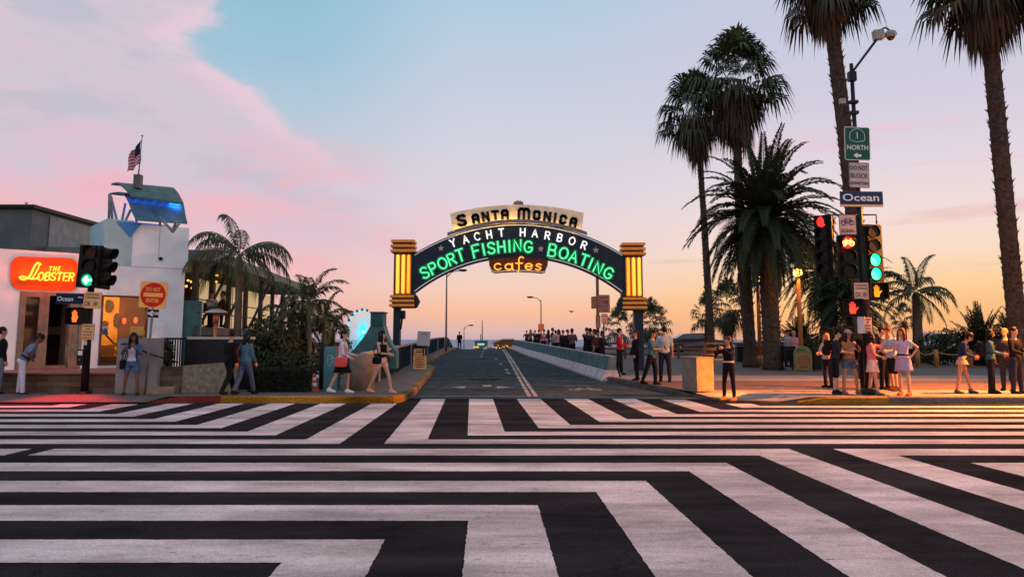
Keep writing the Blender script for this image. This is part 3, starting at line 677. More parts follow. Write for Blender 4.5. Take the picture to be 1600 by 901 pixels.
# columns
for side, (xa, xb, ya, lo, hi) in enumerate(((613, 649, 375.5, 461.5, 397.5), (970.5, 1006, 380, 465, 402))):
    c = .5 * (xa + xb); cx, _ = G(c, 400); hw = (xb - xa) / 2 * k
    core = MB(); zt = G(c, ya)[1]; z_hi = G(c, hi)[1]; z_lo = G(c, lo)[1]; zb = G(c, lo + 20)[1]
    core.bbox((cx - hw + .12, AD - .32, z_lo), (cx + hw - .12, AD + .32, z_hi), BROWN); co = core.build('column', t)
    for nm, z_a, z_b, wd_ in (('capital', zt - .02, z_hi, hw), ('pedestal', z_lo, zb, hw + .01)):
        cb = MB(); cb.bbox((cx - wd_ + .08, AD - .38, min(z_a, z_b) + .01), (cx + wd_ - .08, AD + .38, max(z_a, z_b) - .01), BROWN)
        H = abs(z_a - z_b)
        for q in range(3):
            z0_ = max(z_a, z_b) - q * H / 2.9; cb.bbox((cx - wd_ - .012 * q, AD - .45, z0_), (cx + wd_ + .012 * q, AD + .45, z0_ - H * .19), ORANGE)
        cb.build(nm, co)
    order = ((-.20, AMBER2), (.04, AMBER2), (.27, AMBER)) if side == 0 else ((-.26, AMBER), (-.02, AMBER2), (.22, AMBER2))
    for i, (dx_, m) in enumerate(order):
        tb = MB(); tb.box((cx + dx_ * .98, AD - .345, (z_hi + z_lo) / 2), (.20, .05, z_hi - z_lo - .1), ORANGE)
        tb.tube([(cx + dx_ * .98, AD - .40, z_lo + .12), (cx + dx_ * .98, AD - .40, z_hi - .10)], .062 if m is AMBER2 else .055, m, 8, round_ends=True); tb.build('neon_tube', co)
    s_ = 1 if side == 0 else -1
    sb = MB(); sb.bbox((cx + s_ * (hw - .19), AD - .25, zb + .45), (cx + s_ * (hw + .03), AD + .25, z_hi + .1), NAVY); sb.build('side_panel', co)
    fb = MB(); xe = cx + s_ * hw
    fb.prism([(xe, AD - .25, z_lo + .05), (xe + s_ * .10, AD - .25, z_lo), (xe + s_ * .22, AD - .25, z_lo - .25), (xe + s_ * .10, AD - .25, z_lo - .5), (xe, AD - .25, z_lo - .55)][::s_ * 1], (0, .5, 0), NAVY); fb.build('bracket', co)
    px = (615.5, 626) if side == 0 else (990, 1004)
    gx0, gx1 = G(px[0], 500)[0], G(px[1], 500)[0]; zg = gz0 if side else -.2
    pb = MB(); pb.bbox((gx0, AD - .2, zg), (gx1, AD + .2, zb + .02), mat('post_blue', (.014, .022, .036), .5, .2, 5)); po = pb.build('post', t)
    pb = MB()
    if side == 0:
        pb.bbox((gx1 + .01, AD - .15, zb - .1), (gx1 + .2, AD + .1, zb - .45), DARKM); pb.tube([(gx1 + .08, AD - .1, zb - .45), (gx1 + .02, AD - .1, zb - .9)], .04, DARKM); pb.build('junction_box', po)
    else:
        pb.tube([(gx0 - .04, AD - .24, zb), (gx0 - .06, AD - .24, zb - .5), (gx0 + .06, AD - .24, zb - 1.1), (gx0 + .08, AD - .24, gz0 + .1)], .028, STEEL); pb.build('conduit', po)

# ------------------------------------------------------------------ restaurant on the left
fA = Vector((-15.2, 23.0)); fB = Vector((-11.23, 26.3)); fd = (fB - fA).normalized(); fn = Vector((fd.y, -fd.x))
def FP(px, py, off=0.):
    r = RAY(px, py); o = Vector((0, CAMH)); q = fA + fn * off
    tt = (q.dot(fn)) / (r.x * fn.x + r.y * fn.y); return Vector((r.x * tt, r.y * tt, CAMH + r.z * tt))
def FS(s_, z, off=0.): p = fA + fd * s_ + fn * off; return Vector((p.x, p.y, z))
def fs(px, py=530): p = FP(px, py); return (Vector((p.x, p.y)) - fA).dot(fd)
def S2(px, off): q = FP(px, 530, off); return (Vector((q.x, q.y)) - fA).dot(fd)
STUC = mat('white_stucco', (.78, .82, .83), .85, .10, 1.6, bump=.15); STUCT = mat('teal_stucco', (.34, .52, .54), .8, .1, 3); FRAME = mat('timber_frame', (.23, .165, .115), .6, .25, 4)
METDK = mat('metal_cladding', (.085, .10, .10), .55, .2, 2.5); TEALM = mat('teal_metal', (.06, .17, .18), .4, .2, 3); GLASS = mat('dark_glass', (.03, .018, .012), .08, 0, spec=.8)
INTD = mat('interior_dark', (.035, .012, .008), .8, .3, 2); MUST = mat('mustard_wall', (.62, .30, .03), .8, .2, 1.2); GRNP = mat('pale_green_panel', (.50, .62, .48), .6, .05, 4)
rest = thing('restaurant_building', 'white corner seafood restaurant with orange neon name sign and rooftop tower', 'restaurant', FS(0, .7))
zt_ = .70; ztop = 4.30
b = MB(); S = lambda px: fs(px)
wins = [(26, 112, 455, 577), (112, 128, 460, 577), (155, 229, 460, 574)]
s_m = [S(26), S(128), S(155), S(229)]; z_w = 3.05; z_s = .78; s_end = S(284); sL = -9.
def fbox(b, s0, s1, z0, z1, o0, o1, m):
    p = [FS(s0, z0, o1), FS(s1, z0, o1), FS(s1, z0, o0), FS(s0, z0, o0)]; b.hexa(p + [q + Vector((0, 0, z1 - z0)) for q in p], m); return b
for s0, s1, z0, z1 in ((sL, s_m[0], zt_, ztop), (s_m[0], s_m[1], z_w, ztop), (s_m[1], s_m[2], zt_, ztop), (s_m[2], s_m[3], z_w - .03, ztop), (s_m[2], s_m[3], zt_, z_s), (s_m[3], s_end, zt_, ztop)): fbox(b, s0, s1, z0, z1, -.3, 0, STUC)
fbox(b, s_end - .3, s_end, zt_, ztop, -6, -.301, STUC)
fbox(b, sL, s_end - .31, ztop - .25, ztop - .1, -8, -.31, METDK)
b.build('wall', rest)
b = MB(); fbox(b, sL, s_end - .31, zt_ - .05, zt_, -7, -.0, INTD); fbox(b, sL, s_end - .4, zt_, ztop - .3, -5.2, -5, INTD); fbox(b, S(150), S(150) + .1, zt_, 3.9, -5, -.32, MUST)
b.build('interior', rest)
b = MB(); fbox(b, S2(148, -1.8), S2(183, -1.8), zt_, 3.3, -1.9, -1.8, MUST); o = b.build('mustard_wall', rest)
b = MB()
for px, py, w_, h_ in ((170, 478, .35, .45), (164, 505, .25, .2), (182, 500, .25, .5), (173, 540, .5, .08)):
    p = FP(px, py, -1.75); b.sup(p, (w_ * .5, .04, h_ * .5), INTD, 1.)
b.build('wall_art', o)
b = MB(); fbox(b, S2(183.2, -1.8), S2(240, -1.8), zt_, 3.3, -1.88, -1.78, mat('dark_red_wall', (.075, .012, .006), .7, .3, 2)); o = b.build('red_wall', rest)
b = MB(); fbox(b, S(155) + .05, S2(184, -1.), zt_, 1.05, -1.6, -.6, mat('bench_fabric', (.12, .06, .03), .9, .2, 6)); fbox(b, S(155) + .05, S2(184, -1.), 1.05, 1.4, -1.6, -1.4, mat('bench_fabric')if 0 else MATS['bench_fabric']); b.build('bench', rest)
lamp('dining_lamp', FS(S2(165, -.6), 2.95, -.6), 60, (1, .60, .18), .3, 'AREA', rest, FS(S2(165, -1.8), 1.5, -1.8)); lamp('dining_lamp', FS(S(207), 2.9, -.8), 6, (1, .35, .15), .3, 'AREA', rest, FS(S(207), 1.4, -1.9))
lamp('foyer_lamp', FS(S(40), 3.0, -2.5), 5, (1, .5, .25), .3, 'AREA', rest, FS(S(40), .7, -3))
for px, py in ((194, 501), (212, 500)):
    b = MB(); b.sup(FP(px, py, -.6), (.06, .06, .10), emat('red_lantern', (1, .06, .02), 2.5), 1); b.build('lantern', rest)
# entrance frames, doors and panes
def framed(name, px0, px1, z0, z1, par, m=FRAME, th=.07, glass=GLASS, kick=None):
    b = MB(); s0, s1 = S(px0), S(px1)
    for a in ((s0, s0 + th, z0, z1), (s1 - th, s1, z0, z1), (s0 + th, s1 - th, z1 - th, z1), (s0 + th, s1 - th, z0, z0 + (kick or th))): fbox(b, *a, -.16, .04, m)
    o = b.build(name, par); 
    if glass: g = MB(); fbox(g, s0 + th, s1 - th, z0 + (kick or th), z1 - th, -.08, -.06, glass); g.build('pane', o)
    return o
GL2 = mat('clear_glass', (.9, .9, .9), .03, 0, trans=1., spec=.5)
framed('entrance_window', 26.5, 67, zt_ + .01, z_w - .005, rest, th=.16, kick=.32)
framed('door_frame', 67.3, 112, zt_ + .01, z_w - .005, rest, th=.10, glass=None)
framed('side_light', 112.3, 127.5, zt_ + .01, z_w - .005, rest, th=.10, glass=GRNP, kick=.3)
b = MB(); fbox(b, S(105), S(105) + .06, zt_ + .02, z_w - .15, -1.2, -.18, FRAME); dr = b.build('door', rest)
framed('dining_window', 155.3, 228.6, z_s + .005, z_w - .035, rest, th=.05, glass=GL2, m=mat('dark_frame', (.10, .05, .03), .6, .2, 5))
b = MB(); p = FP(161, 466 + 60, .03); fbox(b, S(159), S(168), 1.72, 2.02, -.02, .004, mat('grade_card', (.30, .45, .62), .5, 0)); o = b.build('grade_card', rest)
b = text_mb('A', .2, BLACK, .03); b2 = MB().join(b, Matrix.Translation(FS(S(163.5), 1.86, .008)) @ Matrix.Rotation(math.atan2(fd.y, fd.x), 4, 'Z') @ Matrix.Rotation(PI / 2, 4, 'X')); b2.build('lettering', o)
# neon name sign
NEON = emat('sign_neon', (1, .46, .05), 1.45); fm = Matrix.Rotation(math.atan2(fd.y, fd.x), 4, 'Z') @ Matrix.Rotation(PI / 2, 4, 'X')
ns = None; b = MB()
def neon(s, cpx, cpy, size, wd_, shear, par, bold=.02):
    q = text_mb(s, size, NEON, bold, shear, 1., .02); f = wd_ / q.w
    for v in q.v: v.x *= f
    return MB().join(q, Matrix.Translation(FP(cpx, cpy, .10)) @ fm)
# drawn as tubes: script capital, then slanted small capitals
sgn = thing('name_sign', 'glowing orange neon restaurant name sign reading THE LOBSTER on the white wall', 'neon sign', FP(75, 430, .05))
def fpt(px, py, off=.12): return FP(px, py, off)
b = MB(); b.prism([FP(69.5 + x, 427.5 + y + x * .03, .012) for x, y in rrect(107, 52, 16, 8)], (fn.x * .03, fn.y * .03, 0), mat('painted_neon_glow', (.88, .10, .012), .6, .1, 3)); b.build('neon_glow_panel', sgn)  # added panel puts the neon glow on the wall into shape and colour
b = MB()
Lp = [(62, 411.5), (58.5, 410.5), (55, 414), (51.5, 421), (48, 429), (44, 434.5), (38, 437), (32, 435.5), (30.5, 433), (34, 431.5), (40, 433), (48, 435.5), (56, 435.5), (60, 433)]
b.tube([fpt(*p) for p in Lp], .034, NEON, 6, round_ends=True); Lp2 = [(64, 413), (62, 411.5), (61, 416), (57, 424), (53, 431), (50, 435)]
b.tube([fpt(*p) for p in Lp2], .022, NEON, 6, round_ends=True)
b.build('script_capital', sgn)
def slant(ch, px, py, hpx, r, wide=.95):
    wd_, pls = GL[ch]; b = MB()
    for pl in pls: b.tube([fpt(px + (p[0] - wd_ / 2) * hpx * wide + (p[1] - .5) * hpx * .22, py + (.5 - p[1]) * hpx) for p in pl], r, NEON, 5, round_ends=True)
    b.build('neon_letter', sgn)
for ch, px in (('O', 64), ('B', 74.5), ('S', 83.5), ('T', 93), ('E', 102.5), ('R', 112)): slant(ch, px, 431.5 + (px - 64) * .02, 12, .026)
for ch, px in (('T', 79), ('H', 85.8), ('E', 92.5)): slant(ch, px, 419.5, 6, .016, 1.0)
for px, e_ in ((36, 8), (50, 13), (65, 15), (80, 16), (95, 16), (110, 14)): lamp('neon_glow', FP(px, 426, .25), e_, (1, .075, .004), .015, parent=sgn)
# rooftop volume and tower
b = MB(); b.bbox((-30, 26, 4.0), (-16.45, 33, 6.05), METDK); b.bbox((-30.2, 25.85, 6.05), (-16.3, 33.1, 6.17), BLACK)
b.prism([(-16.44, 27.0, 4.05), (-16.44, 33, 4.05), (-16.44, 33, 5.9), (-16.44, 27.0, 5.98)][::-1], (.02, 0, 0), mat('lit_side_cladding', (.20, .22, .215), .5, .25, 3));  # right face made paler: the light on it is put into the cladding colour
b.prism([(-16.4, 33, 4.4), (-11.5, 33, 4.3), (-11.5, 33, 4.75), (-16.4, 33, 5.7)], (0, 1, 0), METDK); b.build('rooftop_volume', rest)
b = MB()
for x_ in (-16.8, -18.6, -21): b.tube([(x_, 26.2, 6.17), (x_, 26.2, 6.27)], .03, WHITE); b.sup((x_, 26.2, 6.28), (.06, .06, .04), WHITE)
b.build('roof_fittings', rest)
tw = MB(); s0, s1, s2 = S(166), S(198), S(287)
fbox(tw, s0 - .2, s1, ztop - .3, 5.50, -2.4, .02, STUCT); fbox(tw, s1, s2, ztop - .3, 5.42, -2.4, .025, STUC); two = tw.build('tower', rest)
b = MB(); fbox(b, S(240), S(240) + .012, ztop, 5.42, .02, .027, METDK); b.build('panel_joint', two)
CAN = mat('canopy_metal', (.06, .125, .115), .45, .25, 3); BLUEM = mat('blue_soffit', (.05, .22, .55), .4, .1, 4)
def canopy(name, tl, tr, bl_, br2, prof, m, th=.05):
    """curved sheet between four corners: prof gives (forward share, drop share) from the upper to the lower edge"""
    b = MB(); rings = []
    for T0, B0 in ((tl, bl_), (tr, br2)):
        up_, dn = [], []
        for fx, fz in prof:
            q = Vector((T0.x + (B0.x - T0.x) * fx, T0.y + (B0.y - T0.y) * fx, T0.z + (B0.z - T0.z) * fz)); up_.append(q); dn.append(q - Vector((0, 0, th)))
        rings.append(up_ + dn[::-1])
    b.loft(rings, m, False); return b.build(name, two)
def smooth_prof(pts, n=14):
    o = []
    for i in range(n + 1):
        tt = i / n * (len(pts) - 1); k_ = min(int(tt), len(pts) - 2); f = tt - k_
        p0, p1, p2, p3 = pts[max(k_ - 1, 0)], pts[k_], pts[k_ + 1], pts[min(k_ + 2, len(pts) - 1)]
        o.append(tuple(.5 * (2 * b_ + (c_ - a_) * f + (2 * a_ - 5 * b_ + 4 * c_ - d_) * f * f + (3 * b_ - a_ - 3 * c_ + d_) * f ** 3) for a_, b_, c_, d_ in zip(p0, p1, p2, p3)))
    return o
sA, sB = S(171), S(276)
LC = (W(171, 301.5, 25.6), W(275, 313, 27.2), W(213, 342.5, 24.9), W(293, 348, 26.4)); UC = (W(174, 286.5, 25.4), W(263, 294.5, 27.0), W(205, 305, 24.8), W(287, 317, 26.3))
canopy('lower_canopy', *LC, smooth_prof([(0, 0), (.28, .0), (.5, .07), (.69, .36), (.83, .70), (1, 1)]), CAN)
canopy('upper_canopy', *UC, smooth_prof([(0, 0), (.30, .0), (.62, .36), (.82, .68), (1, 1)]), CAN, .06)
for f_ in (.08, .24, .40, .56, .72, .88):
    q = UC[2].lerp(UC[3], f_) * .72 + UC[0].lerp(UC[1], f_) * .28; q.z -= .06; q2 = LC[0].lerp(LC[1], f_) * .2 + LC[2].lerp(LC[3], f_) * .8; q2.z += .12
    lamp('blue_lamp', q, 1.5, (.01, .14, 1), .12, 'AREA', two, q2)
lamp('blue_lamp', FS(sA + .6, 6.2, -.45), 5, (.02, .2, 1), .4, 'AREA', two, FS(sA + .6, 5.4, -.6)); lamp('blue_lamp', FS(sA + 1.9, 6.2, -.45), 4, (.02, .2, 1), .4, 'AREA', two, FS(sA + 1.9, 5.4, -.6))
b = MB()
def strut(a, c, r=.035): b.tube([a, c], r, CAN, 6)
def st2(px0, py0, px1, py1, d0=25.0, d1=25.3): b = MB(); b.tube([W(px0, py0, d0), W(px1, py1, d1)], .045, mat('strut_grey', (.16, .20, .20), .6, .2, 4), 6); b.build('strut', two)
for a_ in ((171, 303, 170, 348), (173, 306, 187, 362), (187, 362, 196, 318), (188, 362, 204, 328), (172, 303, 176, 350), (270, 362, 254, 344), (270, 362, 281, 348), (275, 345, 270, 362)): st2(*a_)
for px_ in (213, 250): st2(px_, 338, px_, 360, 25.6, 25.8)
b = MB(); b.prism([FS(sA + .0, 5.43, .03), FS(sA + .75, 5.43, .03), FS(sA + .42, 4.95, .03)], (fn.x * .04, fn.y * .04, 0), BLUEM); b.build('blue_bracket', two)
lamp('blue_lamp', FS(sA + .6, 6.3, -.45), 14, (.02, .2, 1), .4, 'AREA', two, FS(sA + .6, 5.4, -.6)); lamp('blue_lamp', FS(sA + 1.9, 6.3, -.45), 10, (.02, .2, 1), .4, 'AREA', two, FS(sA + 1.9, 5.4, -.6))
b = MB(); b.prism([W(196, 362, 26.2), W(264, 366, 26.9), W(262, 352, 26.9), W(200, 346, 26.2)], (0, .06, 0), mat('blue_lit_parapet', (.02, .10, .26), .4, .15, 3)); b.build('blue_lit_parapet', two)  # blue lamp light on the low wall put into its colour
fp = FP(215.5, 287, -.15); b = MB(); fpole = thing('flagpole', 'thin rooftop flagpole standing on the tower canopies', 'flagpole', (fp.x, fp.y, 6.86))
b.box((fp.x, fp.y, 6.86), (.22, .22, .46), METDK); b.tube([(fp.x, fp.y, 7.05), (fp.x + .05, fp.y, 8.42)], [.025, .014], STEEL, 6); b.sup((fp.x + .05, fp.y, 8.44), (.035, .035, .035), STEEL); b.build('pole', fpole)
# flag: folded cloth, hanging
FR = mat('flag_red', (.36, .03, .035), .8, .1, 9); FWt = mat('flag_white', (.55, .50, .50), .8, .1, 9); FBl = mat('flag_blue', (.012, .016, .06), .8, .1, 9)
b = MB(); nu, nv = 13, 26; hl = .95; P0 = Vector((fp.x + .045, fp.y, 8.28)); vs = []
for j in range(nv + 1):
    for i in range(nu + 1):
        u, v = i / nu, j / nv
        x = -.02 - u * (.30 + .10 * v) - .03 * math.sin(v * 6); z = -v * .80 * (1 - .1 * u) - u * .40 + .03 * math.sin(u * 9); y = .07 * math.sin(u * 10 + v * 1.5) * (u + .15)
        vs.append(P0 + Vector((x, y, z)))
for j in range(nv):
    for i in range(nu):
        m = FBl if (j < nv * .54 and i < nu * .45) else (FR if int(j / nv * 13) % 2 == 0 else FWt)
        q = j * (nu + 1) + i; b.add([vs[q], vs[q + 1], vs[q + nu + 2], vs[q + nu + 1]], [(0, 1, 2, 3)], m, False)
        if m is FBl and j % 3 == 1 and i % 2 == 1: pass
fo = b.build('flag', None, base=P0); tag(fo, 'red white and blue striped flag hanging limp from the rooftop pole', 'flag')
sm_ = fo.modifiers.new('s', 'SOLIDIFY'); sm_.thickness = .008
# security dome lamp on parapet
b = MB(); p = FP(251, 404, .06); b.sup(p, (.07, .07, .06), BLACK); b.build('wall_lamp', rest)
# terrace slab, stone wall, rails
STONE = paving('brown_stone', (.085, .05, .032), (.16, .095, .06), .62, .155, .006); 
_t = STONE.node_tree; _b = [n for n in _t.nodes if n.type == 'TEX_BRICK'][0]; _b.offset = .5
_mp = _t.nodes.new('ShaderNodeMapping'); _mp.inputs['Rotation'].default_value = (PI / 2, 0, 0); _tx = [n for n in _t.nodes if n.type == 'TEX_COORD'][0]
_t.links.new(_tx.outputs['Object'], _mp.inputs[0]); _t.links.new(_mp.outputs[0], _b.inputs[0])
SLAB = mat('terrace_slab', (.26, .12, .09), .8, .2, 3)
b = MB(); xr = W(186, 560, 21.3).x
b.bbox((-32, 21.30, .1), (xr, 21.6, .66), STONE); wl = b.build('stone_retaining_wall'); tag(wl, 'low brown stone block wall below the restaurant entrance terrace', 'wall')
b = MB(); b.bbox((-32, 21.22, .662), (xr, 30, .70), SLAB); struct(b, 'terrace_pavement')
b = MB(); x0, x1 = W(184.5, 560, 21.2).x, W(249, 560, 21.2).x
GW = mat('grey_render', (.24, .22, .21), .85, .15, 2.5)
b.bbox((x0, 21.12, .1), (x1, 21.45, 1.64), GW); w2 = b.build('rendered_wall'); tag(w2, 'plain grey rendered wall behind the woman in the denim jacket', 'wall')
b = MB(); x2 = W(292, 590, 21.5).x
b.bbox((x1 + .003, 21.3, .0), (x2, 21.6, .86), STONE); b.bbox((x1 - .5, 20.95, .0), (x1 + .55, 21.28, .33), mat('pale_stone', (.28, .2, .12), .9, .3, 3)); w3 = b.build('low_stone_wall'); tag(w3, 'low dark stone wall under the black bar fence beside the DO NOT ENTER post', 'wall')
b = MB(); x3 = W(372, 590, 21.4).x
b.prism([(x2 + .003, 21.2, .0), (x3, 21.2, .0), (x3, 21.2, 1.0), (x2 + .003, 21.2, .89)], (0, .3, 0), mat('speckled_concrete', (.21, .17, .115), .95, .35, 9, bump=.5)); w4 = b.build('ramp_wall'); tag(w4, 'rough tan concrete ramp wall behind the man dressed in black', 'wall')
# hand rails of the entrance steps
t = thing('stair_rail', 'thin bronze stair rail by the restaurant door and traffic signal pole', 'handrail', W(110, 575, 22.2)); b = MB()
p = lambda px, py, D=22.2: W(px, py, D)
b.tube([p(104, 538), p(109, 537), p(131, 570)], .03, FRAME); b.tube([p(104, 538), p(104, 574)], .025, FRAME); b.tube([p(131, 570), p(131, 590)], .025, FRAME); b.build('rail', t)
t = thing('wall_rail', 'dark sloping hand rail fixed behind the woman and DO NOT ENTER post', 'handrail', W(215, 560, 21.05)); b = MB()
p = lambda px, py, D=21.0: W(px, py, D)
b.tube([p(157, 513, 21.6), p(178, 537, 21.3), p(200, 537), p(232, 552), p(278, 566)], .022, BLACK); b.tube([p(200, 537), p(200, 545)], .018, BLACK); b.build('rail', t)
# bar fence and dark screen panel
t = thing('bar_fence', 'black vertical bar fence on the low stone wall', 'fence', W(272, 575, 22)); b = MB()
xa, xb = W(256, 550, 22).x, W(291, 550, 22).x
b.bbox((xa, 21.95, 1.60), (xb, 22.0, 1.65), BLACK); b.bbox((xa, 21.95, .78), (xb, 22.0, .82), BLACK); b.build('rail', t)
for i in range(9): MB().box((xa + .03 + i * (xb - xa - .05) / 8, 21.975, 1.22), (.028, .028, .8), BLACK).build('bar', t)
t = thing('screen_fence', 'dark screen panel with pale top rail behind the man in black', 'fence', W(340, 590, 23)); b = MB()
xa, xb = W(290.5, 550, 22.4).x, W(396, 550, 22.4).x
b.bbox((xa, 22.38, .1), (xb, 22.43, 1.60), mat('screen_black', (.016, .015, .02), .6, .2, 4)); b.build('panel', t); b = MB(); b.bbox((xa, 22.35, 1.602), (xb + .02, 22.46, 1.68), mat('rail_pale', (.40, .36, .30), .5, .1, 5)); b.build('top_rail', t)
# small plant in front of the fence
# ------------------------------------------------------------------ raised terrace pavilion behind
pav = thing('terrace_pavilion', 'open restaurant terrace with long sloping flat roof on posts', 'pavilion', (-11.2, 27.5, 0))
def xe(y): return -10.95 - (y - 26.7) * .087
CEDGE = mat('fascia_grey', (.15, .17, .16), .6, .2, 3); TIMB = mat('pavilion_post', (.07, .055, .045), .8, .3, 5); DECK = mat('deck_edge', (.10, .095, .085), .8, .2, 4)
b = MB(); ya, yb_ = 26.9, 48.5
rg = []
for y in (ya, yb_): rg.append([(xe(y) + .5, y, 4.35), (xe(y) + .5, y, 4.72), (-24, y, 5.0), (-24, y, 4.6)])
b.loft(rg, CEDGE, False); b.build('roof', pav)
b = MB(); rg = [[(xe(y), y, 1.75), (xe(y), y, 2.05), (-24, y, 2.05), (-24, y, 1.75)] for y in (ya, yb_)]; b.loft(rg, DECK, False); b.build('deck', pav)
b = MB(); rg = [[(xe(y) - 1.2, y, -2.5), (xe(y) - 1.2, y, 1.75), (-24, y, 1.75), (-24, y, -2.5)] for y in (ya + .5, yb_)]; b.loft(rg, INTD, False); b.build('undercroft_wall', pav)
for y in (27.2, 29.2, 31.5, 34.2, 37.0, 39.5, 42, 45, 48): MB().box((xe(y) - .25, y, 3.2), (.17, .17, 2.35), TIMB).build('post', pav)
for y in (28, 31, 35, 39): b = MB(); b.tube([(xe(y) - .25, y, 2.1), (xe(y + 1.8) + .2, y + 1.9, 4.3)], .06, TIMB, 5); b.build('brace', pav)
for y in (27.5, 30.5): b = MB(); b.tube([(xe(y) - 1.1, y, .2), (xe(y) - .1, y, 1.78)], .09, DECK, 5); b.build('brace', pav)
b = MB(); 
for z in (2.55, 3.0): b.tube([(xe(ya), ya, z), (xe(yb_), yb_, z)], .022, TIMB, 5)
b.build('guard_rail', pav)
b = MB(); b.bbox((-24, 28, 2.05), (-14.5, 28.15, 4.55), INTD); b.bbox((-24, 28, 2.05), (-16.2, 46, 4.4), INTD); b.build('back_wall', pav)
for px, py, y in ((291, 447, 28.0), (299, 440, 29), (339, 430, 30), (294, 438, 31), (338, 440, 33), (300, 450, 29.5)):
    q = W(px, py, y); o = MB().sup(q, (.05, .05, .045), emat('warm_bulb', (1, .36, .05), 2.5)).build('hanging_lamp', pav)
lamp('terrace_lamp', (-13.5, 31, 4.0), 14, (1, .5, .2), .04, parent=pav)
b = MB(); c0, c1 = W(284.5, 490, 26.75), W(307.5, 490, 26.75); rg = []
for i in range(9):
    f = i / 8; x = c0.x + (c1.x - c0.x) * f; y = 26.75 + .35 * f * f; rg.append([(x, y, -.2), (x, y, 2.95), (x, y + .12, 2.95), (x, y + .12, -.2)])
b.loft(rg, TEALM, False); b.build('curved_screen', pav)
b = MB()
LS = emat('glowing_screen', (.85, .58, .28), .5, (.5, .4, .25))  # warm light on the glazing put into the screens as weak emission
for y0_, y1_ in ((32, 34.1), (34.3, 36.9), (37.1, 39.4), (39.6, 41.9), (42.1, 44.9)):
    b = MB(); b.prism([(xe(y0_) - 1.6, y0_, 2.1), (xe(y1_) - 1.6, y1_, 2.1), (xe(y1_) - 1.6, y1_, 4.1), (xe(y0_) - 1.6, y0_, 4.1)], (-.03, 0, 0), LS); b.build('glowing_screen', pav)
# patio heater
t = thing('patio_heater', 'copper stemmed patio heater with wide pale hood below the terrace', 'patio heater', W(336, 545, 25)); hx = W(336, 530, 25).x
zh = W(336, 489, 25).z; b = MB(); b.lathe([(.03, 0), (.36, 0), (.34, .05), (.14, .13), (.0, .15)], mat('heater_hood', (.42, .38, .33), .4, .1, 5, metal=.5), (hx, 25, zh), 16); b.build('hood', t)
COP = mat('copper_stem', (.46, .17, .08), .45, .1, 5, metal=.4)
b = MB(); b.tube([(hx, 25, .1), (hx, 25, zh - .32)], .065, COP); b.tube([(hx, 25, zh - .32), (hx, 25, zh)], .10, COP); b.lathe([(.0, .1), (.22, .1), (.22, .5), (.08, .6)], COP, (hx, 25, 0), 12); b.build('stem', t)
# low table and chairs for the diners built with the people
# ------------------------------------------------------------------ palms, hedges and other planting
LEAF = mat('palm_leaf', (.018, .032, .014), .55, 0, col2=(.05, .07, .028), scale=1.2); LEAFY = mat('queen_palm_leaf', (.022, .036, .012), .5, 0, col2=(.07, .085, .028), scale=1.4)
LEAFD = mat('date_palm_leaf', (.012, .022, .010), .55, 0, col2=(.035, .048, .02), scale=1.2); DEAD = mat('dead_frond', (.05, .035, .022), .9, 0, col2=(.13, .085, .05), scale=2.)
BARK = mat('palm_bark', (.028, .021, .017), .95, 0, col2=(.085, .062, .045), scale=9, bump=.6); BARKG = mat('smooth_palm_bark', (.09, .07, .055), .9, 0, col2=(.16, .125, .095), scale=5, bump=.3)
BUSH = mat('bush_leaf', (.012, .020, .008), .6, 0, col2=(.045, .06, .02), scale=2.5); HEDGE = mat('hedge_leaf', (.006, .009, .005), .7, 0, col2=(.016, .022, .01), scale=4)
def rnd(a, c): return random.uniform(a, c)
def trunk_mb(base, topp, r0, r1, bend=0., stubs=0, m=BARK, flare=1.4, n=10, ringy=.05):
    b = MB(); base = Vector(base); topp = Vector(topp); H = (topp - base).length; K = max(10, int(H / .22)); pts, rad = [], []
    side = Vector((1, 0, 0))
    for i in range(K + 1):
        f = i / K; p = base.lerp(topp, f) + side * bend * math.sin(f * PI); pts.append(p)
        rr_ = r0 + (r1 - r0) * f; rr_ *= 1 + (flare - 1) * max(0, 1 - f * H / .9) ** 2
        rad.append(rr_ * (1 + ringy * (1 if i % 2 else -1) * rnd(.3, 1)))
    b.tube(pts, rad, m, n, True, True)
    for k in range(stubs):
        f = rnd(.05, .99); i = min(K, int(f * K)); a = rnd(0, 2 * PI); o = Vector((math.cos(a), math.sin(a), 0)); s_ = Vector((-math.sin(a), math.cos(a), 0)); rr_ = rad[i]
        p = pts[i] + o * rr_ * .9; wv = rnd(.04, .075) * (rr_ / .25); ln = rnd(.06, .15)
        b.add([p - s_ * wv, p + s_ * wv, p + o * ln + Vector((0, 0, rnd(.08, .2)))  , p + Vector((0, 0, -.1))], [(0, 1, 2), (1, 3, 2), (3, 0, 2)], m)
    return b
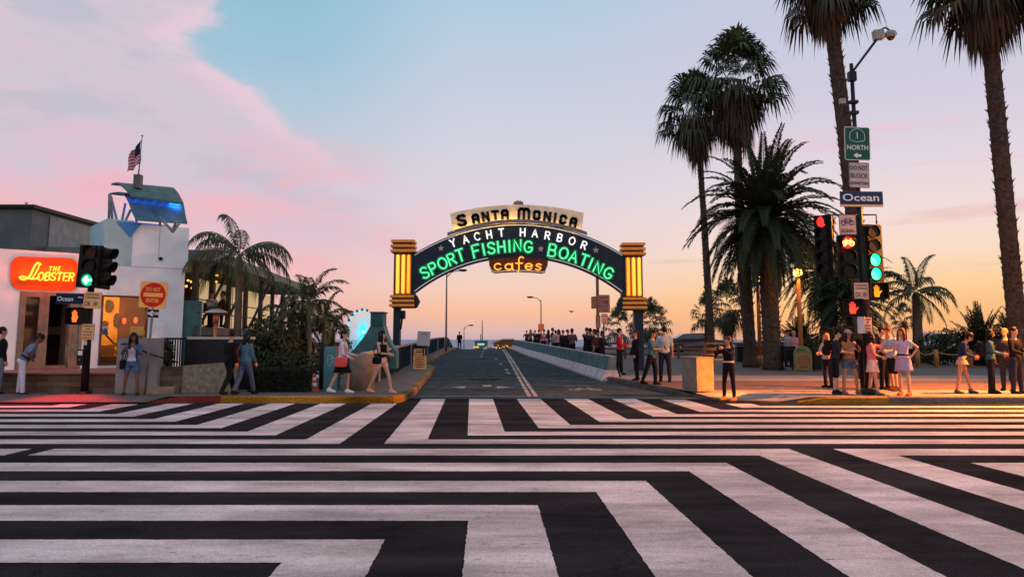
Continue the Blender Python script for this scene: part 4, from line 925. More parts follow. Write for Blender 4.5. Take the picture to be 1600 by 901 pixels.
def fan_leaf(b, base, d, petiole, rad, m, nseg=17, droop=.5, spread=105, tip=.35, wid=1.):
    d = d.normalized(); up = Vector((0, 0, 1)); s_ = d.cross(up); s_ = s_.normalized() if s_.length > .05 else Vector((math.cos(rnd(0, 6)), math.sin(rnd(0, 6)), 0)); nrm = s_.cross(d).normalized()
    h = base + d * petiole + Vector((0, 0, -droop * petiole * petiole * .25)); w_ = s_ * .012
    b.add([base - w_, base + w_, h + w_, h - w_], [(0, 1, 2, 3)], m)
    for k in range(nseg):
        a = R(-spread + 2 * spread * k / (nseg - 1) + rnd(-4, 4)); L_ = rad * (1 - .28 * abs(a) / R(spread)) * rnd(.85, 1.08)
        e = (d * math.cos(a) + s_ * math.sin(a)).normalized(); mid = h + e * L_ * .58 + nrm * L_ * .10 * (1 - abs(a) / 2) - up * droop * L_ * .14; t_ = (e.cross(nrm)).normalized()
        tipp = mid + e * L_ * (.42 * (1 - tip * .5)) - up * L_ * (tip * rnd(.6, 1.5) + droop * .22)
        w1 = t_ * L_ * .052 * wid
        b.add([h, mid - w1, tipp, mid + w1], [(0, 1, 2, 3)], m)
def fan_palm(label, base, topp, r0, r1, crown_r, n=46, skirt=70, skirt_len=1.6, bend=0., stubs=160, name='fan_palm', group='fan palms in the park', drop=0., seed=1, lowfrac=.35):
    random.seed(seed); base = Vector(base); topp = Vector(topp)
    t = thing(name, label, 'palm tree', base, group)
    trunk_mb(base, topp - (topp - base).normalized() * .45, r0, r1, bend, stubs).build('trunk', t)
    c, dd = MB(), MB()
    for i in range(n):
        f = (i + .5) / n; el = R(88 - f * (118 + drop * 20)); a = i * 2.39996 + rnd(-.3, .3); el += rnd(-.12, .12)
        d = Vector((math.cos(a) * math.cos(el), math.sin(a) * math.cos(el), math.sin(el)))
        fan_leaf(c, topp + Vector((0, 0, .35 - f * .6)) + d * r1 * .6, d, crown_r * rnd(.42, .62), crown_r * rnd(.46, .58), LEAF if rnd(0, 1) > .06 else DEAD, 19, .2 + f * .6, 108, .16 + f * .42)
    for i in range(skirt):
        a = i * 2.39996; f = rnd(0, 1); el = R(-25 - 55 * f + rnd(-8, 8))
        d = Vector((math.cos(a) * math.cos(el), math.sin(a) * math.cos(el), math.sin(el)))
        fan_leaf(dd, topp + Vector((0, 0, .05 - f * skirt_len * .55)) + Vector((d.x, d.y, 0)) * r1 * .7, d, crown_r * rnd(.16, .34), crown_r * rnd(.30, .46), DEAD, 11, 1.1, 70, .7)
    c.build('crown', t); dd.build('dead_fronds', t) if skirt else None
    return t
def frond(b, base, az_, el, L_, m, leaf=.42, n=34, arch=1., width=.02, droop=.5, vee=.35, twist=0., wl=.024):
    """pinnate frond: arching rachis with two rows of leaflets"""
    hd_ = Vector((math.cos(az_), math.sin(az_), 0)); p = Vector(base); d = hd_ * math.cos(el) + Vector((0, 0, math.sin(el))); st = L_ / n; pts = []; ds = []
    for i in range(n + 1):
        pts.append(p.copy()); ds.append(d.copy()); p = p + d * st
        d = (d + Vector((0, 0, -1)) * arch * st / L_ * (.5 + 1.5 * i / n) * 1.15).normalized()
    b.tube(pts[::3] + [pts[-1]], [width * (1 - .85 * k / (len(pts[::3]))) for k in range(len(pts[::3]) + 1)], m, 4, False)
    for i in range(3, n + 1):
        f = i / n; s_ = ds[i].cross(Vector((0, 0, 1))); s_ = s_.normalized() if s_.length > .01 else Vector((1, 0, 0)); nr = s_.cross(ds[i]).normalized()
        ll = leaf * min(1, .45 + f * 2.2) * (1 - .62 * max(0, f - .45) / .55)
        for sd in (-1, 1):
            e = (s_ * sd * (1 - .35 * f) + ds[i] * (.55 + .5 * f) + nr * vee * rnd(.3, 1.3)).normalized()
            q0 = pts[i] + ds[i] * rnd(-.4, .4) * st; q1 = q0 + e * ll * .55 - Vector((0, 0, 1)) * droop * ll * .12; q2 = q1 + e * ll * .45 - Vector((0, 0, 1)) * droop * ll * rnd(.3, .9)
            wv = ds[i] * wl * (leaf / .42)
            b.add([q0, q1 - wv, q2, q1 + wv], [(0, 1, 2, 3)], m)
def feather_palm(label, base, topp, r0, r1, L_, n, els, m=LEAFY, leaf=.42, arch=1., droop=.6, group='feather palms', name='feather_palm', stubs=0, trunkm=BARKG, bend=0., seed=2, nleaf=34, flare=1.3, azs=None, shaft=0., vee=.35, wl=.024, ringy=.03):
    random.seed(seed); base = Vector(base); topp = Vector(topp); t = thing(name, label, 'palm tree', base, group)
    trunk_mb(base, topp, r0, r1, bend, stubs, trunkm, flare, 10, ringy).build('trunk', t)
    if shaft: s_ = MB(); s_.tube([topp, topp + Vector((0, 0, shaft))], [r1 * 1.15, r1 * .4], LEAFY, 8); s_.build('crownshaft', t)
    c = MB(); tp = topp + Vector((0, 0, shaft * .8))
    for i in range(n):
        f = (i + .5) / n; el = R(els[0] + (els[1] - els[0]) * f + rnd(-6, 6)); a = azs[i] if azs else i * 2.39996 + rnd(-.2, .2)
        frond(c, tp + Vector((math.cos(a), math.sin(a), 0)) * r1 * .5 + Vector((0, 0, (1 - f) * r1)), a, el, L_ * rnd(.85, 1.08), m, leaf, nleaf, arch * rnd(.85, 1.2), .03 * L_ / 3, droop, vee, 0, wl)
    c.build('crown', t); return t
def gnd(px, y): return W(px, 530, y).x
def bx_(px, y, z): return (gnd(px, y), y, z)
def T(px, py, y): return W(px, py, y)
# tall fan palms
fan_palm('slender leaning fan palm with ragged drooping crown, left of the tall pair', (gnd(1111, 46), 46, h_park(46)), T(1088, 172, 46), .25, .15, 2.75, 50, 70, 2.3, .05, 190, seed=3)
fan_palm('tall bushy fan palm rising behind the big date palm, higher of the pair', (gnd(1171, 39), 39, h_park(39)), T(1150, 122, 39), .28, .20, 2.75, 54, 100, 3.0, -.15, 170, seed=4)
fan_palm('leaning fan palm just left of the green route sign pole', (gnd(1352, 27.5), 27.5, h_park(27)), T(1290, -32, 27.5), .29, .25, 1.9, 64, 130, 1.5, .12, 330, seed=5)
fan_palm('shaggy fan palm at the right edge with orange lamplight on its trunk', (gnd(1592, 26.5), 26.5, h_park(26)), T(1537, -40, 26.5), .29, .26, 2.4, 64, 170, 1.7, .0, 330, seed=6)
fan_palm('small fan palm with shaggy trunk between the fence and date palm', (gnd(1140, 50), 50, h_park(50)), T(1137, 478, 50), .22, .2, 1.75, 30, 40, 1.6, 0, 60, seed=7)
fan_palm('low fan palm growing against the orange lit leaning trunk', (gnd(1104, 47), 47, h_park(47)), T(1104, 492, 47), .16, .14, 1.15, 24, 14, .5, 0, 20, seed=8)
fan_palm('distant dark fan palm between the dress woman and feather palm', (gnd(1414, 80), 80, h_park(76)), T(1412, 497, 80), .22, .2, 1.5, 26, 8, .8, 0, 10, seed=9)
fan_palm('bushy fan palm behind the right orange column of the gateway', (gnd(1018, 60), 60, h_park(60)), T(1016, 506, 60), .22, .2, 1.9, 34, 20, .8, 0, 20, seed=10)
fan_palm('low fan palm behind the weight limit signs', (gnd(972, 58), 58, h_park(58)), T(966, 512, 58), .2, .18, 1.5, 26, 10, .6, 0, 10, seed=11)
# date palms
feather_palm('large dark date palm with thick trunk and wide arching crown', (gnd(1206, 33.5), 33.5, h_park(33)), T(1196, 345, 33.5), .40, .37, 3.6, 112, (84, -56), LEAFD, .54, 1.05, .3, 'date palms in the park', 'date_palm', 160, BARK, 0, 12, 60, 1.2, None, 0, .35, .042, .07)
t = thing('date_palm', 'plain dark palm trunk standing just left of the date palm trunk', 'palm tree', (gnd(1172, 35.5), 35.5, h_park(35)))
random.seed(13); trunk_mb((gnd(1172, 35.5), 35.5, h_park(35)), T(1160, 345, 35.5), .30, .24, 0, 90).build('trunk', t)
cm = MB()
for i in range(14): frond(cm, T(1160, 345, 35.5), i * 2.4, R(rnd(-50, 40)), rnd(1.4, 2.2), LEAFD, .4, 24, 1.2, .02)
cm.build('crown', t)
feather_palm('date palm in deep shade behind the lit globe lamp', (gnd(1296, 44), 44, h_park(44)), T(1292, 432, 44), .5, .45, 3.3, 90, (80, -66), LEAFD, .5, 1., .4, 'date palms in the park', 'date_palm', 60, BARK, 0, 14, 40, 1.1, None, 0, .4, .036, .07)
feather_palm('dark date palm behind the signal pole at head height', (gnd(1338, 41), 41, h_park(41)), T(1335, 478, 41), .4, .4, 2.7, 64, (75, -55), LEAFD, .46, 1., .4, 'date palms in the park', 'date_palm', 40, BARK, 0, 15, 36, 1.1, None, 0, .4, .036, .07)
for k, (px, y, py, r_, lab) in enumerate(((1530, 38, 525, 2.2, 'low spreading date palm shrub left of the right edge palm'), (1585, 36, 530, 1.9, 'low spreading date palm shrub behind the right edge palm'), (1250, 47, 520, 1.8, 'low palm shrub behind the globe lamp'))):
    feather_palm(lab, (gnd(px, y), y, h_park(y)), (gnd(px, y), y, h_park(y) + .5), .25, .22, r_, 46, (88, 12), LEAFD, .42, .7, .35, 'palm shrubs', 'palm_shrub', 10, BARK, 0, 20 + k, 34, 1.1, None, 0, .4, .04)
# feather palms
feather_palm('small feather palm with stout smooth trunk right of the traffic signals', (gnd(1434, 40), 40, h_park(40)), T(1431, 463, 40), .30, .18, 2.15, 15, (84, -34), LEAFY, .50, 1.25, 1.1, 'feather palms', 'feather_palm', 0, BARKG, 0, 16, 48, 1.4, [1.5, .2, 2.9, .6, 2.5, 3.4, -.3, 4.0, 5.4, 3.1, .0, 2.2, 1.0, 4.6, 5.8], .25, .3, .030)
feather_palm('queen palm with torn drooping fronds in front of the pavilion roof', (gnd(367, 25.5), 25.5, -.1), T(374, 408, 25.5), .15, .11, 2.05, 13, (78, -28), LEAFY, .46, 1.55, 1.7, 'feather palms', 'feather_palm', 0, BARKG, .05, 17, 44, 1.4, [2.6, 1.9, 3.3, 2.9, .1, -.25, 3.7, .45, 4.9, 3.0, .05, 2.3, 5.6], .25, .12, .021)
for k, (px, y, py, L_, n_, lab, r_) in enumerate(((482, 25, 478, 1.55, 15, 'slim feather palm with the fullest crown in the planting left of the teal post', .07), (452, 26, 492, 1.15, 11, 'short feather palm nearest the dark bush', .07), (506, 26, 505, 1.15, 12, 'short feather palm nearest the teal post', .065), (474, 27.5, 512, 1.0, 9, 'thin feather palm half hidden at the middle of the planting', .06), (520, 27, 520, .9, 9, 'lowest feather palm beside the teal post', .06))):
    feather_palm(lab, (gnd(px + 2, y), y, .05), T(px, py, y), r_ * 1.3, r_, L_, n_, (80, -35), LEAFY if k != 3 else LEAF, .36, 1.15, .9, 'slim palms left of the pier road', 'feather_palm', 0, BARKG, .04, 30 + k, 40, 1.3, None, .15, .3, .028)
lamp('uplight', (gnd(462, 24.2), 24.2, .5), 2.2, (1, .62, .15), .03, target=None)
lamp('uplight', (gnd(500, 25.2), 25.2, .5), 2.2, (1, .62, .15), .03)
# bushes: many small leaves in an uneven volume
def bush(name, label, blobs, m, nleaf, size, cat='bush', group=None, base=None, stems=True, seed=40):
    random.seed(seed); base = base or (blobs[0][0], blobs[0][1], blobs[0][2] - blobs[0][5])
    t = thing(name, label, cat, base, group); b = MB(); tot = sum(q[3] * q[4] * q[5] for q in blobs)
    for x, y, z, rx, ry, rz in blobs:
        for i in range(int(nleaf * rx * ry * rz / tot)):
            d = Vector((random.gauss(0, 1), random.gauss(0, 1), random.gauss(0, 1))).normalized(); rr_ = rnd(.35, 1) ** .5 * (1 + .25 * mnoise.noise(d * 2.3 + Vector((x, y, z))))
            p = Vector((x + d.x * rx * rr_, y + d.y * ry * rr_, z + d.z * rz * rr_)); a = Vector((rnd(-1, 1), rnd(-1, 1), rnd(-1, 1))).normalized(); c_ = a.cross(d + Vector((.1, .2, .3))).normalized(); s_ = size * rnd(.6, 1.4)
            b.add([p - a * s_, p - c_ * s_ * .4, p + a * s_, p + c_ * s_ * .4], [(0, 1, 2, 3)], m)
    b.build('foliage', t)
    if stems:
        s_ = MB()
        for i in range(5): s_.tube([Vector(base) + Vector((rnd(-.1, .1), rnd(-.1, .1), 0)), Vector(base) + Vector((rnd(-.4, .4) * blobs[0][3], rnd(-.3, .3), blobs[0][5] * 1.3))], [.03, .012], BARK, 5)
        s_.build('stem', t)
    return t
g = lambda px, py, y, rx, ry, rz: (*W(px, py, y), rx, ry, rz)
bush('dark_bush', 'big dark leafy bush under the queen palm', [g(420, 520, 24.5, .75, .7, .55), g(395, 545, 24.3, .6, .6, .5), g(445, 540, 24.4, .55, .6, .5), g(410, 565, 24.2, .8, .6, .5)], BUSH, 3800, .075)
bush('tropical_shrub', 'dark tropical shrub filling in under the slim palms behind the hedge', [g(450, 566, 23.4, .5, .4, .42), g(484, 570, 23.3, .45, .4, .36), g(512, 562, 24.2, .4, .4, .45), g(470, 540, 26.4, .5, .5, .45)], BUSH, 2600, .07, seed=47)
bush('fence_plant', 'small leafy plant growing against the bar fence', [g(264, 552, 21.7, .17, .15, .45), g(258, 535, 21.7, .16, .12, .16)], BUSH, 420, .055)
bush('park_bush', 'dark rounded bush at the fence near the leaning palm', [g(1078, 540, 62, 1.5, 1.2, .9)], BUSH, 900, .16, seed=41)
bush('park_hedge', 'dark hedge row behind the rope fence', [g(1458, 546, 38, .9, .7, .9), g(1490, 543, 38, 1.0, .8, 1.0), g(1522, 552, 38, 1.2, .8, .7), g(1562, 552, 38, 1.4, .8, .75), g(1600, 552, 38, 1.2, .8, .8)], BUSH, 5200, .10, 'hedge', seed=42)
bush('feathery_grass_clump', 'brown feathery grass clump under the shaded date palms', [g(1315, 522, 38, 1.1, .8, .45), g(1345, 530, 38, .9, .8, .4)], mat('dry_grass', (.05, .03, .012), .8, 0, col2=(.12, .07, .03), scale=3), 1800, .1, 'grass clump', seed=43)
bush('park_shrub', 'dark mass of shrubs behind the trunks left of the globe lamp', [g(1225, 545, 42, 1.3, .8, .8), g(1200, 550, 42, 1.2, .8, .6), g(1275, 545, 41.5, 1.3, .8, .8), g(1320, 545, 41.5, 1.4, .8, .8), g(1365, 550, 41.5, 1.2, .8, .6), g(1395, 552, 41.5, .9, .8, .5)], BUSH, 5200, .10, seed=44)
# clipped hedge block beside the kerb
x0, x1 = gnd(397, 21.7), gnd(492, 21.7); t = thing('clipped_hedge', 'low nearly black clipped hedge beside the yellow kerb', 'hedge', ((x0 + x1) / 2, 21.75, .17)); random.seed(45)
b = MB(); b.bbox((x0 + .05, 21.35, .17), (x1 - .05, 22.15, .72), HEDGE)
for i in range(5200):
    x, y, z = rnd(x0, x1), rnd(21.3, 22.2), rnd(.17, .79)
    k_ = random.choice((0, 1, 2))
    if k_ == 0: y = 21.3 + rnd(-.03, .05)
    elif k_ == 1: z = .76 + rnd(-.06, .06)
    p = Vector((x, y, z)); a = Vector((rnd(-1, 1), rnd(-1, 1), rnd(-1, 1))).normalized(); c_ = a.orthogonal().normalized(); s_ = rnd(.02, .045)
    b.add([p - a * s_, p - c_ * s_ * .5, p + a * s_, p + c_ * s_ * .5], [(0, 1, 2, 3)], HEDGE)
b.build('foliage', t)
# ------------------------------------------------------------------ signs, signals, lamps and street furniture
SIGW = mat('sign_white', (.62, .60, .58), .5, .06, 6); SIGG = mat('sign_green', (.006, .085, .055), .45, .1, 6); SIGB = mat('sign_blue', (.006, .035, .095), .45, .1, 6); SIGN_ = mat('sign_navy', (.006, .010, .045), .45, .1, 6)
SIGR = mat('sign_red', (.56, .012, .008), .45, .08, 6); SIGA = mat('sign_white_amber_lit', (.82, .42, .09), .5, .08, 6); SIGP = mat('sign_pink_or_pink_lit', (.62, .36, .27), .5, .08, 6); SIGT = mat('sign_tan_or_orange_lit', (.72, .40, .17), .5, .1, 6); SIGK = mat('sign_brown_red', (.26, .055, .04), .5, .1, 6); INK = mat('sign_ink', (.012, .012, .014), .5, 0); TXW = mat('sign_letter_white', (.66, .70, .70), .5, 0); TXR = mat('sign_letter_red', (.35, .02, .015), .5, 0)
def sign(name, label, c, w_, h_, face, border=None, texts=(), yaw=0., roll=0., rad=.04, group=None, cat='sign', extra=None, back=True, bw=.014):
    """one plate with its lettering in a single mesh, standing on its own origin"""
    F = frame_at(Vector(c), R(yaw), R(roll)); b = MB()
    pts = rrect(w_, h_, rad); b.prism([F @ Vector((x, y, -.012)) for x, y in pts], F.to_3x3() @ Vector((0, 0, .014)), STEEL)
    if border: b.prism([F @ Vector((x, y, .0025)) for x, y in rrect(w_ - .006, h_ - .006, rad)], F.to_3x3() @ Vector((0, 0, .002)), border); ins = bw * 2 + .01
    else: ins = .006
    b.prism([F @ Vector((x, y, .005)) for x, y in rrect(w_ - ins, h_ - ins, max(.005, rad - ins / 3))], F.to_3x3() @ Vector((0, 0, .002)), face)
    for s, x, y, wd_, sz, m, *bold in texts:
        q = fit_text(s, wd_, sz, m, bold=(bold[0] if bold else .03)); b.join(q, F @ Matrix.Translation((x, y, .0105)))
    if extra: extra(b, F)
    o = b.build(name, None, base=c); tag(o, label, cat, group); return o
def rect(b, F, x, y, w_, h_, m, z=.008): b.prism([F @ Vector((x + a * w_ / 2, y + c * h_ / 2, z)) for a, c in ((1, 1), (-1, 1), (-1, -1), (1, -1))], F.to_3x3() @ Vector((0, 0, .003)), m)
def fpoly(b, F, pts, m, z=.008): b.prism([F @ Vector((x, y, z)) for x, y in pts], F.to_3x3() @ Vector((0, 0, .003)), m)
def fline(b, F, pts, r, m, z=.010): b.tube([F @ Vector((x, y, z)) for x, y in pts], r, m, 4, round_ends=False)
PW = lambda D: D / 1200.
# ---- right corner pole and everything on it
DR = 20.6; pr = W(1342, 320, DR); pxr = pr.x; zr0 = h_park(DR)
t = thing('signal_pole', 'tall dark traffic signal pole with camera arm on the right corner', 'signal pole', (pxr, DR, zr0))
b = MB(); zt1 = W(1335, 108, DR).z
b.lathe([(.0, 0), (.22, 0), (.22, .12), (.14, .2)], DARKM, (pxr, DR, zr0 - .02), 12); b.tube([(pxr, DR, zr0), (pxr, DR, 5.4), (pxr, DR, 5.5), (pxr, DR, zt1 + .15)], [.105, .085, .065, .05], DARKM, 12); b.build('pole', t)
b = MB(); zc = zt1 - .2; a0 = Vector((pxr, DR, zc)); a1 = W(1361, 62, DR) + Vector((.16, 0, 0)); b.tube([a0, a0 + Vector((.05, 0, .15)), a1], .035, DARKM, 8); b.box((pxr, DR, zc - .02), (.2, .16, .26), DARKM); b.build('arm', t)
for dz_ in (.75, 1.05): MB().box((pxr, DR, zc - dz_), (.22, .16, .08), DARKM).build('clamp', t)
q = a1 + Vector((.05, 0, .13)); b = MB(); b.box(q, (.26, .2, .26), mat('camera_case', (.30, .28, .27), .5, .1, 5), Matrix.Rotation(R(-6), 3, 'Y')); co = b.build('camera_case', t)
b = MB(); qd = q + Vector((.32, -.05, .0)); b.sup(qd, (.16, .16, .12), MATS['camera_case'], 1); b.sup(qd - Vector((0, 0, .07)), (.11, .11, .11), GLASS, 1); b.tube([q + Vector((.05, 0, .14)), q + Vector((.2, 0, .22)), qd + Vector((.0, 0, .1))], .025, DARKM, 6); b.build('dome_camera', t)
b = MB(); b.box((pxr - .30, DR, zc - .72), (.16, .1, .14), MATS['camera_case']); b.tube([(pxr - .3, DR, zc - .75), (pxr, DR, zc - .75)], .018, DARKM, 5); b.build('radio_box', t); b = MB(); b.tube([(pxr - .3, DR, zc - 1.05), (pxr, DR, zc - 1.05)], .018, DARKM, 5); b.build('clamp', t)
b = MB(); zb_ = W(1341, 336, DR).z
b.tube([(pxr, DR - .05, zb_), (pxr - .8, DR - .05, zb_), (pxr - .95, DR - .05, zb_ - .05)], .022, DARKM, 6); b.tube([(pxr, DR - .05, zb_), (pxr + .43, DR - .05, zb_), (pxr + .43, DR - .05, zb_ - .25)], .022, DARKM, 6); b.build('bracket', t)
def arrow(b, F, x, y, L_, h_, m, left=True):
    s_ = -1 if left else 1
    fpoly(b, F, [(x + s_ * L_ / 2, y), (x, y + h_ / 2), (x, y + h_ * .2), (x - s_ * L_ / 2, y + h_ * .2), (x - s_ * L_ / 2, y - h_ * .2), (x, y - h_ * .2), (x, y - h_ / 2)][::(1 if not left else -1)], m)
def spade(b, F):
    pts = [(.20, .12), (.215, .2), (.2, .3), (.13, .39), (0, .445), (-.13, .39), (-.2, .3), (-.215, .2), (-.2, .12), (-.12, .08), (0, .07), (.12, .08), (.20, .12)]
    fline(b, F, [(x, y - .02) for x, y in pts], .008, TXW); rect(b, F, 0, .225, .022, .17, TXW); rect(b, F, -.018, .295, .03, .018, TXW); arrow(b, F, -.01, -.33, .22, .16, TXW)
c = W(1339.5, 224.5, DR - .14)
sign('route_sign', 'green route sign with number 1, NORTH and a left arrow, topmost on the corner pole', c, .71, .93, SIGG, TXW, [('NORTH', .0, -.105, .58, .135, TXW, .012)], 2, -1.5, .06, extra=spade)
c = W(1342.5, 273.5, DR - .14)
sign('intersection_sign', 'grey sign reading DO NOT BLOCK INTERSECTION under the green route sign', c, .56, .70, mat('sign_grey', (.34, .34, .36), .5, .08, 5), INK, [('DO NOT', 0, .2, .48, .125, INK, .01), ('BLOCK', 0, -.02, .48, .125, INK, .01), ('INTERSECTION', 0, -.225, .48, .085, INK, .01)], 2, -1.5, .03, bw=.01)
c = W(1346, 311, DR - .16)
sign('street_name_sign', 'large blue street name sign reading Ocean above the bicycle signal sign', c, 1.16, .42, SIGB, None, [('Ocean', -.02, .05, .98, .20, TXW, .015)], 0, -.5, .01, extra=lambda b, F: rect(b, F, 0, -.18, 1.15, .055, SIGT))
def bike(b, F, s=1., cy=.09, m=INK, r=.010):
    for sx in (-1, 1): fline(b, F, [(sx * .105 * s + .062 * s * math.cos(a * PI / 7), cy - .03 * s + .062 * s * math.sin(a * PI / 7)) for a in range(15)], r, m)
    for l_ in ([(-.105, -.03), (-.05, .06), (.07, .06), (.01, -.03), (-.05, .06)], [(-.105, -.03), (.01, -.03)], [(.105, -.03), (.06, .09), (.1, .10)], [(-.075, .085), (-.03, .085)]): fline(b, F, [(x * s, cy + y * s) for x, y in l_], r * .9, m)
c = W(1324.5, 351, DR - .16)
sign('bicycle_signal_sign', 'pale sign with bicycle symbol and the word SIGNAL', c, .455, .55, mat('sign_pale_pink', (.50, .36, .34), .5, .08, 5), INK, [('SIGNAL', 0, -.16, .38, .105, INK, .012)], 0, 0, .02, bw=.008, extra=lambda b, F: bike(b, F, 1.05, .08))
def crossmark(b, F, x, y, s):
    for a in (45, 135): fline(b, F, [(x - s * math.cos(R(a)), y - s * math.sin(R(a))), (x + s * math.cos(R(a)), y + s * math.sin(R(a)))], .008, INK)
    for dx_, dy_ in ((1, 0), (-1, 0), (0, 1), (0, -1)): rect(b, F, x + dx_ * s * .75, y + dy_ * s * .75, .022, .022, INK)
def diag(nm, lab, c, w_, h_, face, yaw, roll=0):
    sign(nm, lab, c, w_, h_, face, None, [('DIAGONAL', 0, h_ * .36, w_ * .78, h_ * .12, INK, .01), ('CROSSING', 0, h_ * .17, w_ * .78, h_ * .12, INK, .01), ('OK', -w_ * .24, -h_ * .2, w_ * .36, h_ * .27, INK, .01)], yaw, roll, .02, extra=lambda b, F: crossmark(b, F, w_ * .2, -h_ * .2, h_ * .16), group='diagonal crossing signs')
def walk(nm, lab, c, w_, h_, face, yaw, roll=0):
    sign(nm, lab, c, w_, h_, face, INK, [(s, 0, h_ * (.36 - .18 * i), w_ * (.72 if s != 'ON' else .3), h_ * .105, INK, .012) for i, s in enumerate(('CROSS', 'ON', 'WALK', 'SIGNAL', 'ONLY'))], yaw, roll, .02, bw=.006, group='walk signal signs')
diag('crossing_sign', 'pink lit DIAGONAL CROSSING OK sign beside the orange hand on the right pole', W(1346, 454.5, DR - .16), .38, .44, SIGP, -3)  # pink light on this sign put into its sheet colour
walk('walk_sign', 'CROSS ON WALK SIGNAL ONLY sign low on the right pole', W(1356, 508, DR - .16), .24, .44, SIGP, 4)
sign('edge_on_sign', 'narrow pale sign seen almost edge on, beside the walk signal sign', W(1345.5, 507.5, DR - .15), .24, .44, SIGW, None, (), -68, 0, .02)
# ---- traffic signal heads
def lens_e(name, col, s): return emat(name, col, s)
RED = lens_e('signal_red', (1, .02, .015), 2.6); GRN = lens_e('signal_green', (.02, .85, .40), 1.5); GRNC = lens_e('signal_green_core', (.45, 1, .85), 4.5); HANDR = lens_e('hand_red', (1, .035, .015), 2.6); HANDO = lens_e('hand_orange', (1, .22, .01), 1.7); OFFL = mat('signal_lens_off', (.006, .004, .004), .3, 0); OFFT = mat('signal_lens_tint', (.05, .006, .005), .3, 0); BIKEL = emat('signal_bike_lens', (1, .015, .01), 2.)
HOUS = mat('signal_housing', (.004, .005, .005), .5, .2, 6)
def head(label, c, w_, h_, lights, yaw, roll=0., plate=True, hw=.36, lr=.15, cat='traffic signal', name='traffic_signal', vis=.17):
    c = Vector(c); F = frame_at(c, R(yaw), R(roll)); R3 = F.to_3x3(); t = thing(name, label, cat, c)
    b = MB(); n_ = len(lights); hh = h_ - .04
    if plate: b.prism([F @ Vector((x, y, -.02)) for x, y in rrect(w_, h_, .05)], R3 @ Vector((0, 0, .02)), HOUS)
    for i in range(n_):
        yy = hh * (.5 - (i + .5) / n_); b.prism([F @ Vector((x, yy + y, -.2)) for x, y in rrect(hw, hh / n_ - .006, .05)], R3 @ Vector((0, 0, .24)), HOUS)
    b.build('housing', t)
    for i, l_ in enumerate(lights):
        yy = hh * (.5 - (i + .5) / n_); lb = MB(); m = {'red': RED, 'green': GRN, 'arrow': GRN, 'bike': BIKEL, 'off': OFFL, 'tint': OFFT, 'arrowdown': GRN}[l_]
        rr_ = min(lr, hh / n_ * .44)
        ring_ = [(rr_ * math.cos(a * PI / 10), rr_ * math.sin(a * PI / 10)) for a in range(20)]
        if l_ == 'arrow':
            lb.prism([F @ Vector((x, yy + y, .042)) for x, y in ring_], R3 @ Vector((0, 0, .012)), emat('signal_green_dim', (.02, .55, .28), .8)); FF = F @ Matrix.Translation((0, yy, .05)); s_ = rr_ * .75
            fline(lb, FF, [(.9 * s_, 0), (-.8 * s_, 0)], .026, GRNC); fline(lb, FF, [(-.1 * s_, .75 * s_), (-.85 * s_, 0), (-.1 * s_, -.75 * s_)], .026, GRNC)
        else: lb.prism([F @ Vector((x, yy + y, .042)) for x, y in ring_], R3 @ Vector((0, 0, .012)), m)
        if l_ == 'bike': bike(lb, F @ Matrix.Translation((0, yy, .055)), .62 * rr_ / .11, .0, emat('signal_bike', (1, .42, .10), 4), .02); 
        lo = lb.build('lens', t)
        vb = MB(); vi = []; N_ = 14
        ar = [R(-35 + 250 * k / N_) for k in range(N_ + 1)]
        pin = [(1.06 * rr_ * math.cos(a), 1.06 * rr_ * math.sin(a)) for a in ar]; pou = [(1.12 * rr_ * math.cos(a), 1.12 * rr_ * math.sin(a)) for a in ar]
        for k in range(N_):
            ln = lambda a: .04 + vis * (.72 + .28 * math.sin(a))
            l0, l1 = ln(ar[k]), ln(ar[k + 1])
            V = lambda p, z: F @ Vector((p[0], yy + p[1], z))
            vb.add([V(pin[k], .03), V(pin[k + 1], .03), V(pin[k + 1], l1), V(pin[k], l0), V(pou[k], .03), V(pou[k + 1], .03), V(pou[k + 1], l1), V(pou[k], l0)], [(0, 1, 2, 3), (7, 6, 5, 4), (3, 2, 6, 7)], HOUS, True)
        vb.build('visor', lo)
    return t
head('tall five lens signal with lit red lamp, left of the bicycle signal', W(1287, 383.5, DR), .55, 1.66, ['red', 'off', 'off', 'off', 'off'], -58, 0, True, .36, .15)
bk_ = head('bicycle signal showing a lit red bicycle on the right pole', W(1325, 401, DR - .05), .56, 1.18, ['bike', 'off', 'off'], -6, 0, True, .38, .16)
th_ = head('signal with two lit green lamps on the right pole', W(1365, 395, DR - .02), .58, 1.55, ['off', 'off', 'green', 'green'], 14, 0, True, .38, .165, vis=.07)
lamp('red_glow', W(1325, 384, DR - .4), 3.2, (1, .02, .015), .02, parent=bk_)
lamp('green_glow', W(1370, 412, DR - .45), 3.0, (.05, 1, .6), .03, parent=th_)
head('left corner signal facing the camera with lit green left arrow', W(140.5, 416, 20.9), .64, 1.17, ['tint', 'off', 'arrow'], 4, -2.5, True, .40, .165)
head('left corner signal seen from the side with three hooded lenses', W(163, 419, 21.05), .62, 1.14, ['off', 'off', 'off'], 82, -2.0, True, .36, .155, vis=.30)
def hand_pts(s):
    return [(-.30, -.9), (.32, -.9), (.55, -.35), (.82, .02), (.72, .16), (.45, -.05), (.42, .5), (.28, .52), (.24, .12), (.17, .82), (.02, .84), (-.02, .15), (-.10, .86), (-.25, .84), (-.24, .12), (-.36, .62), (-.50, .58), (-.46, -.1), (-.52, -.4)]
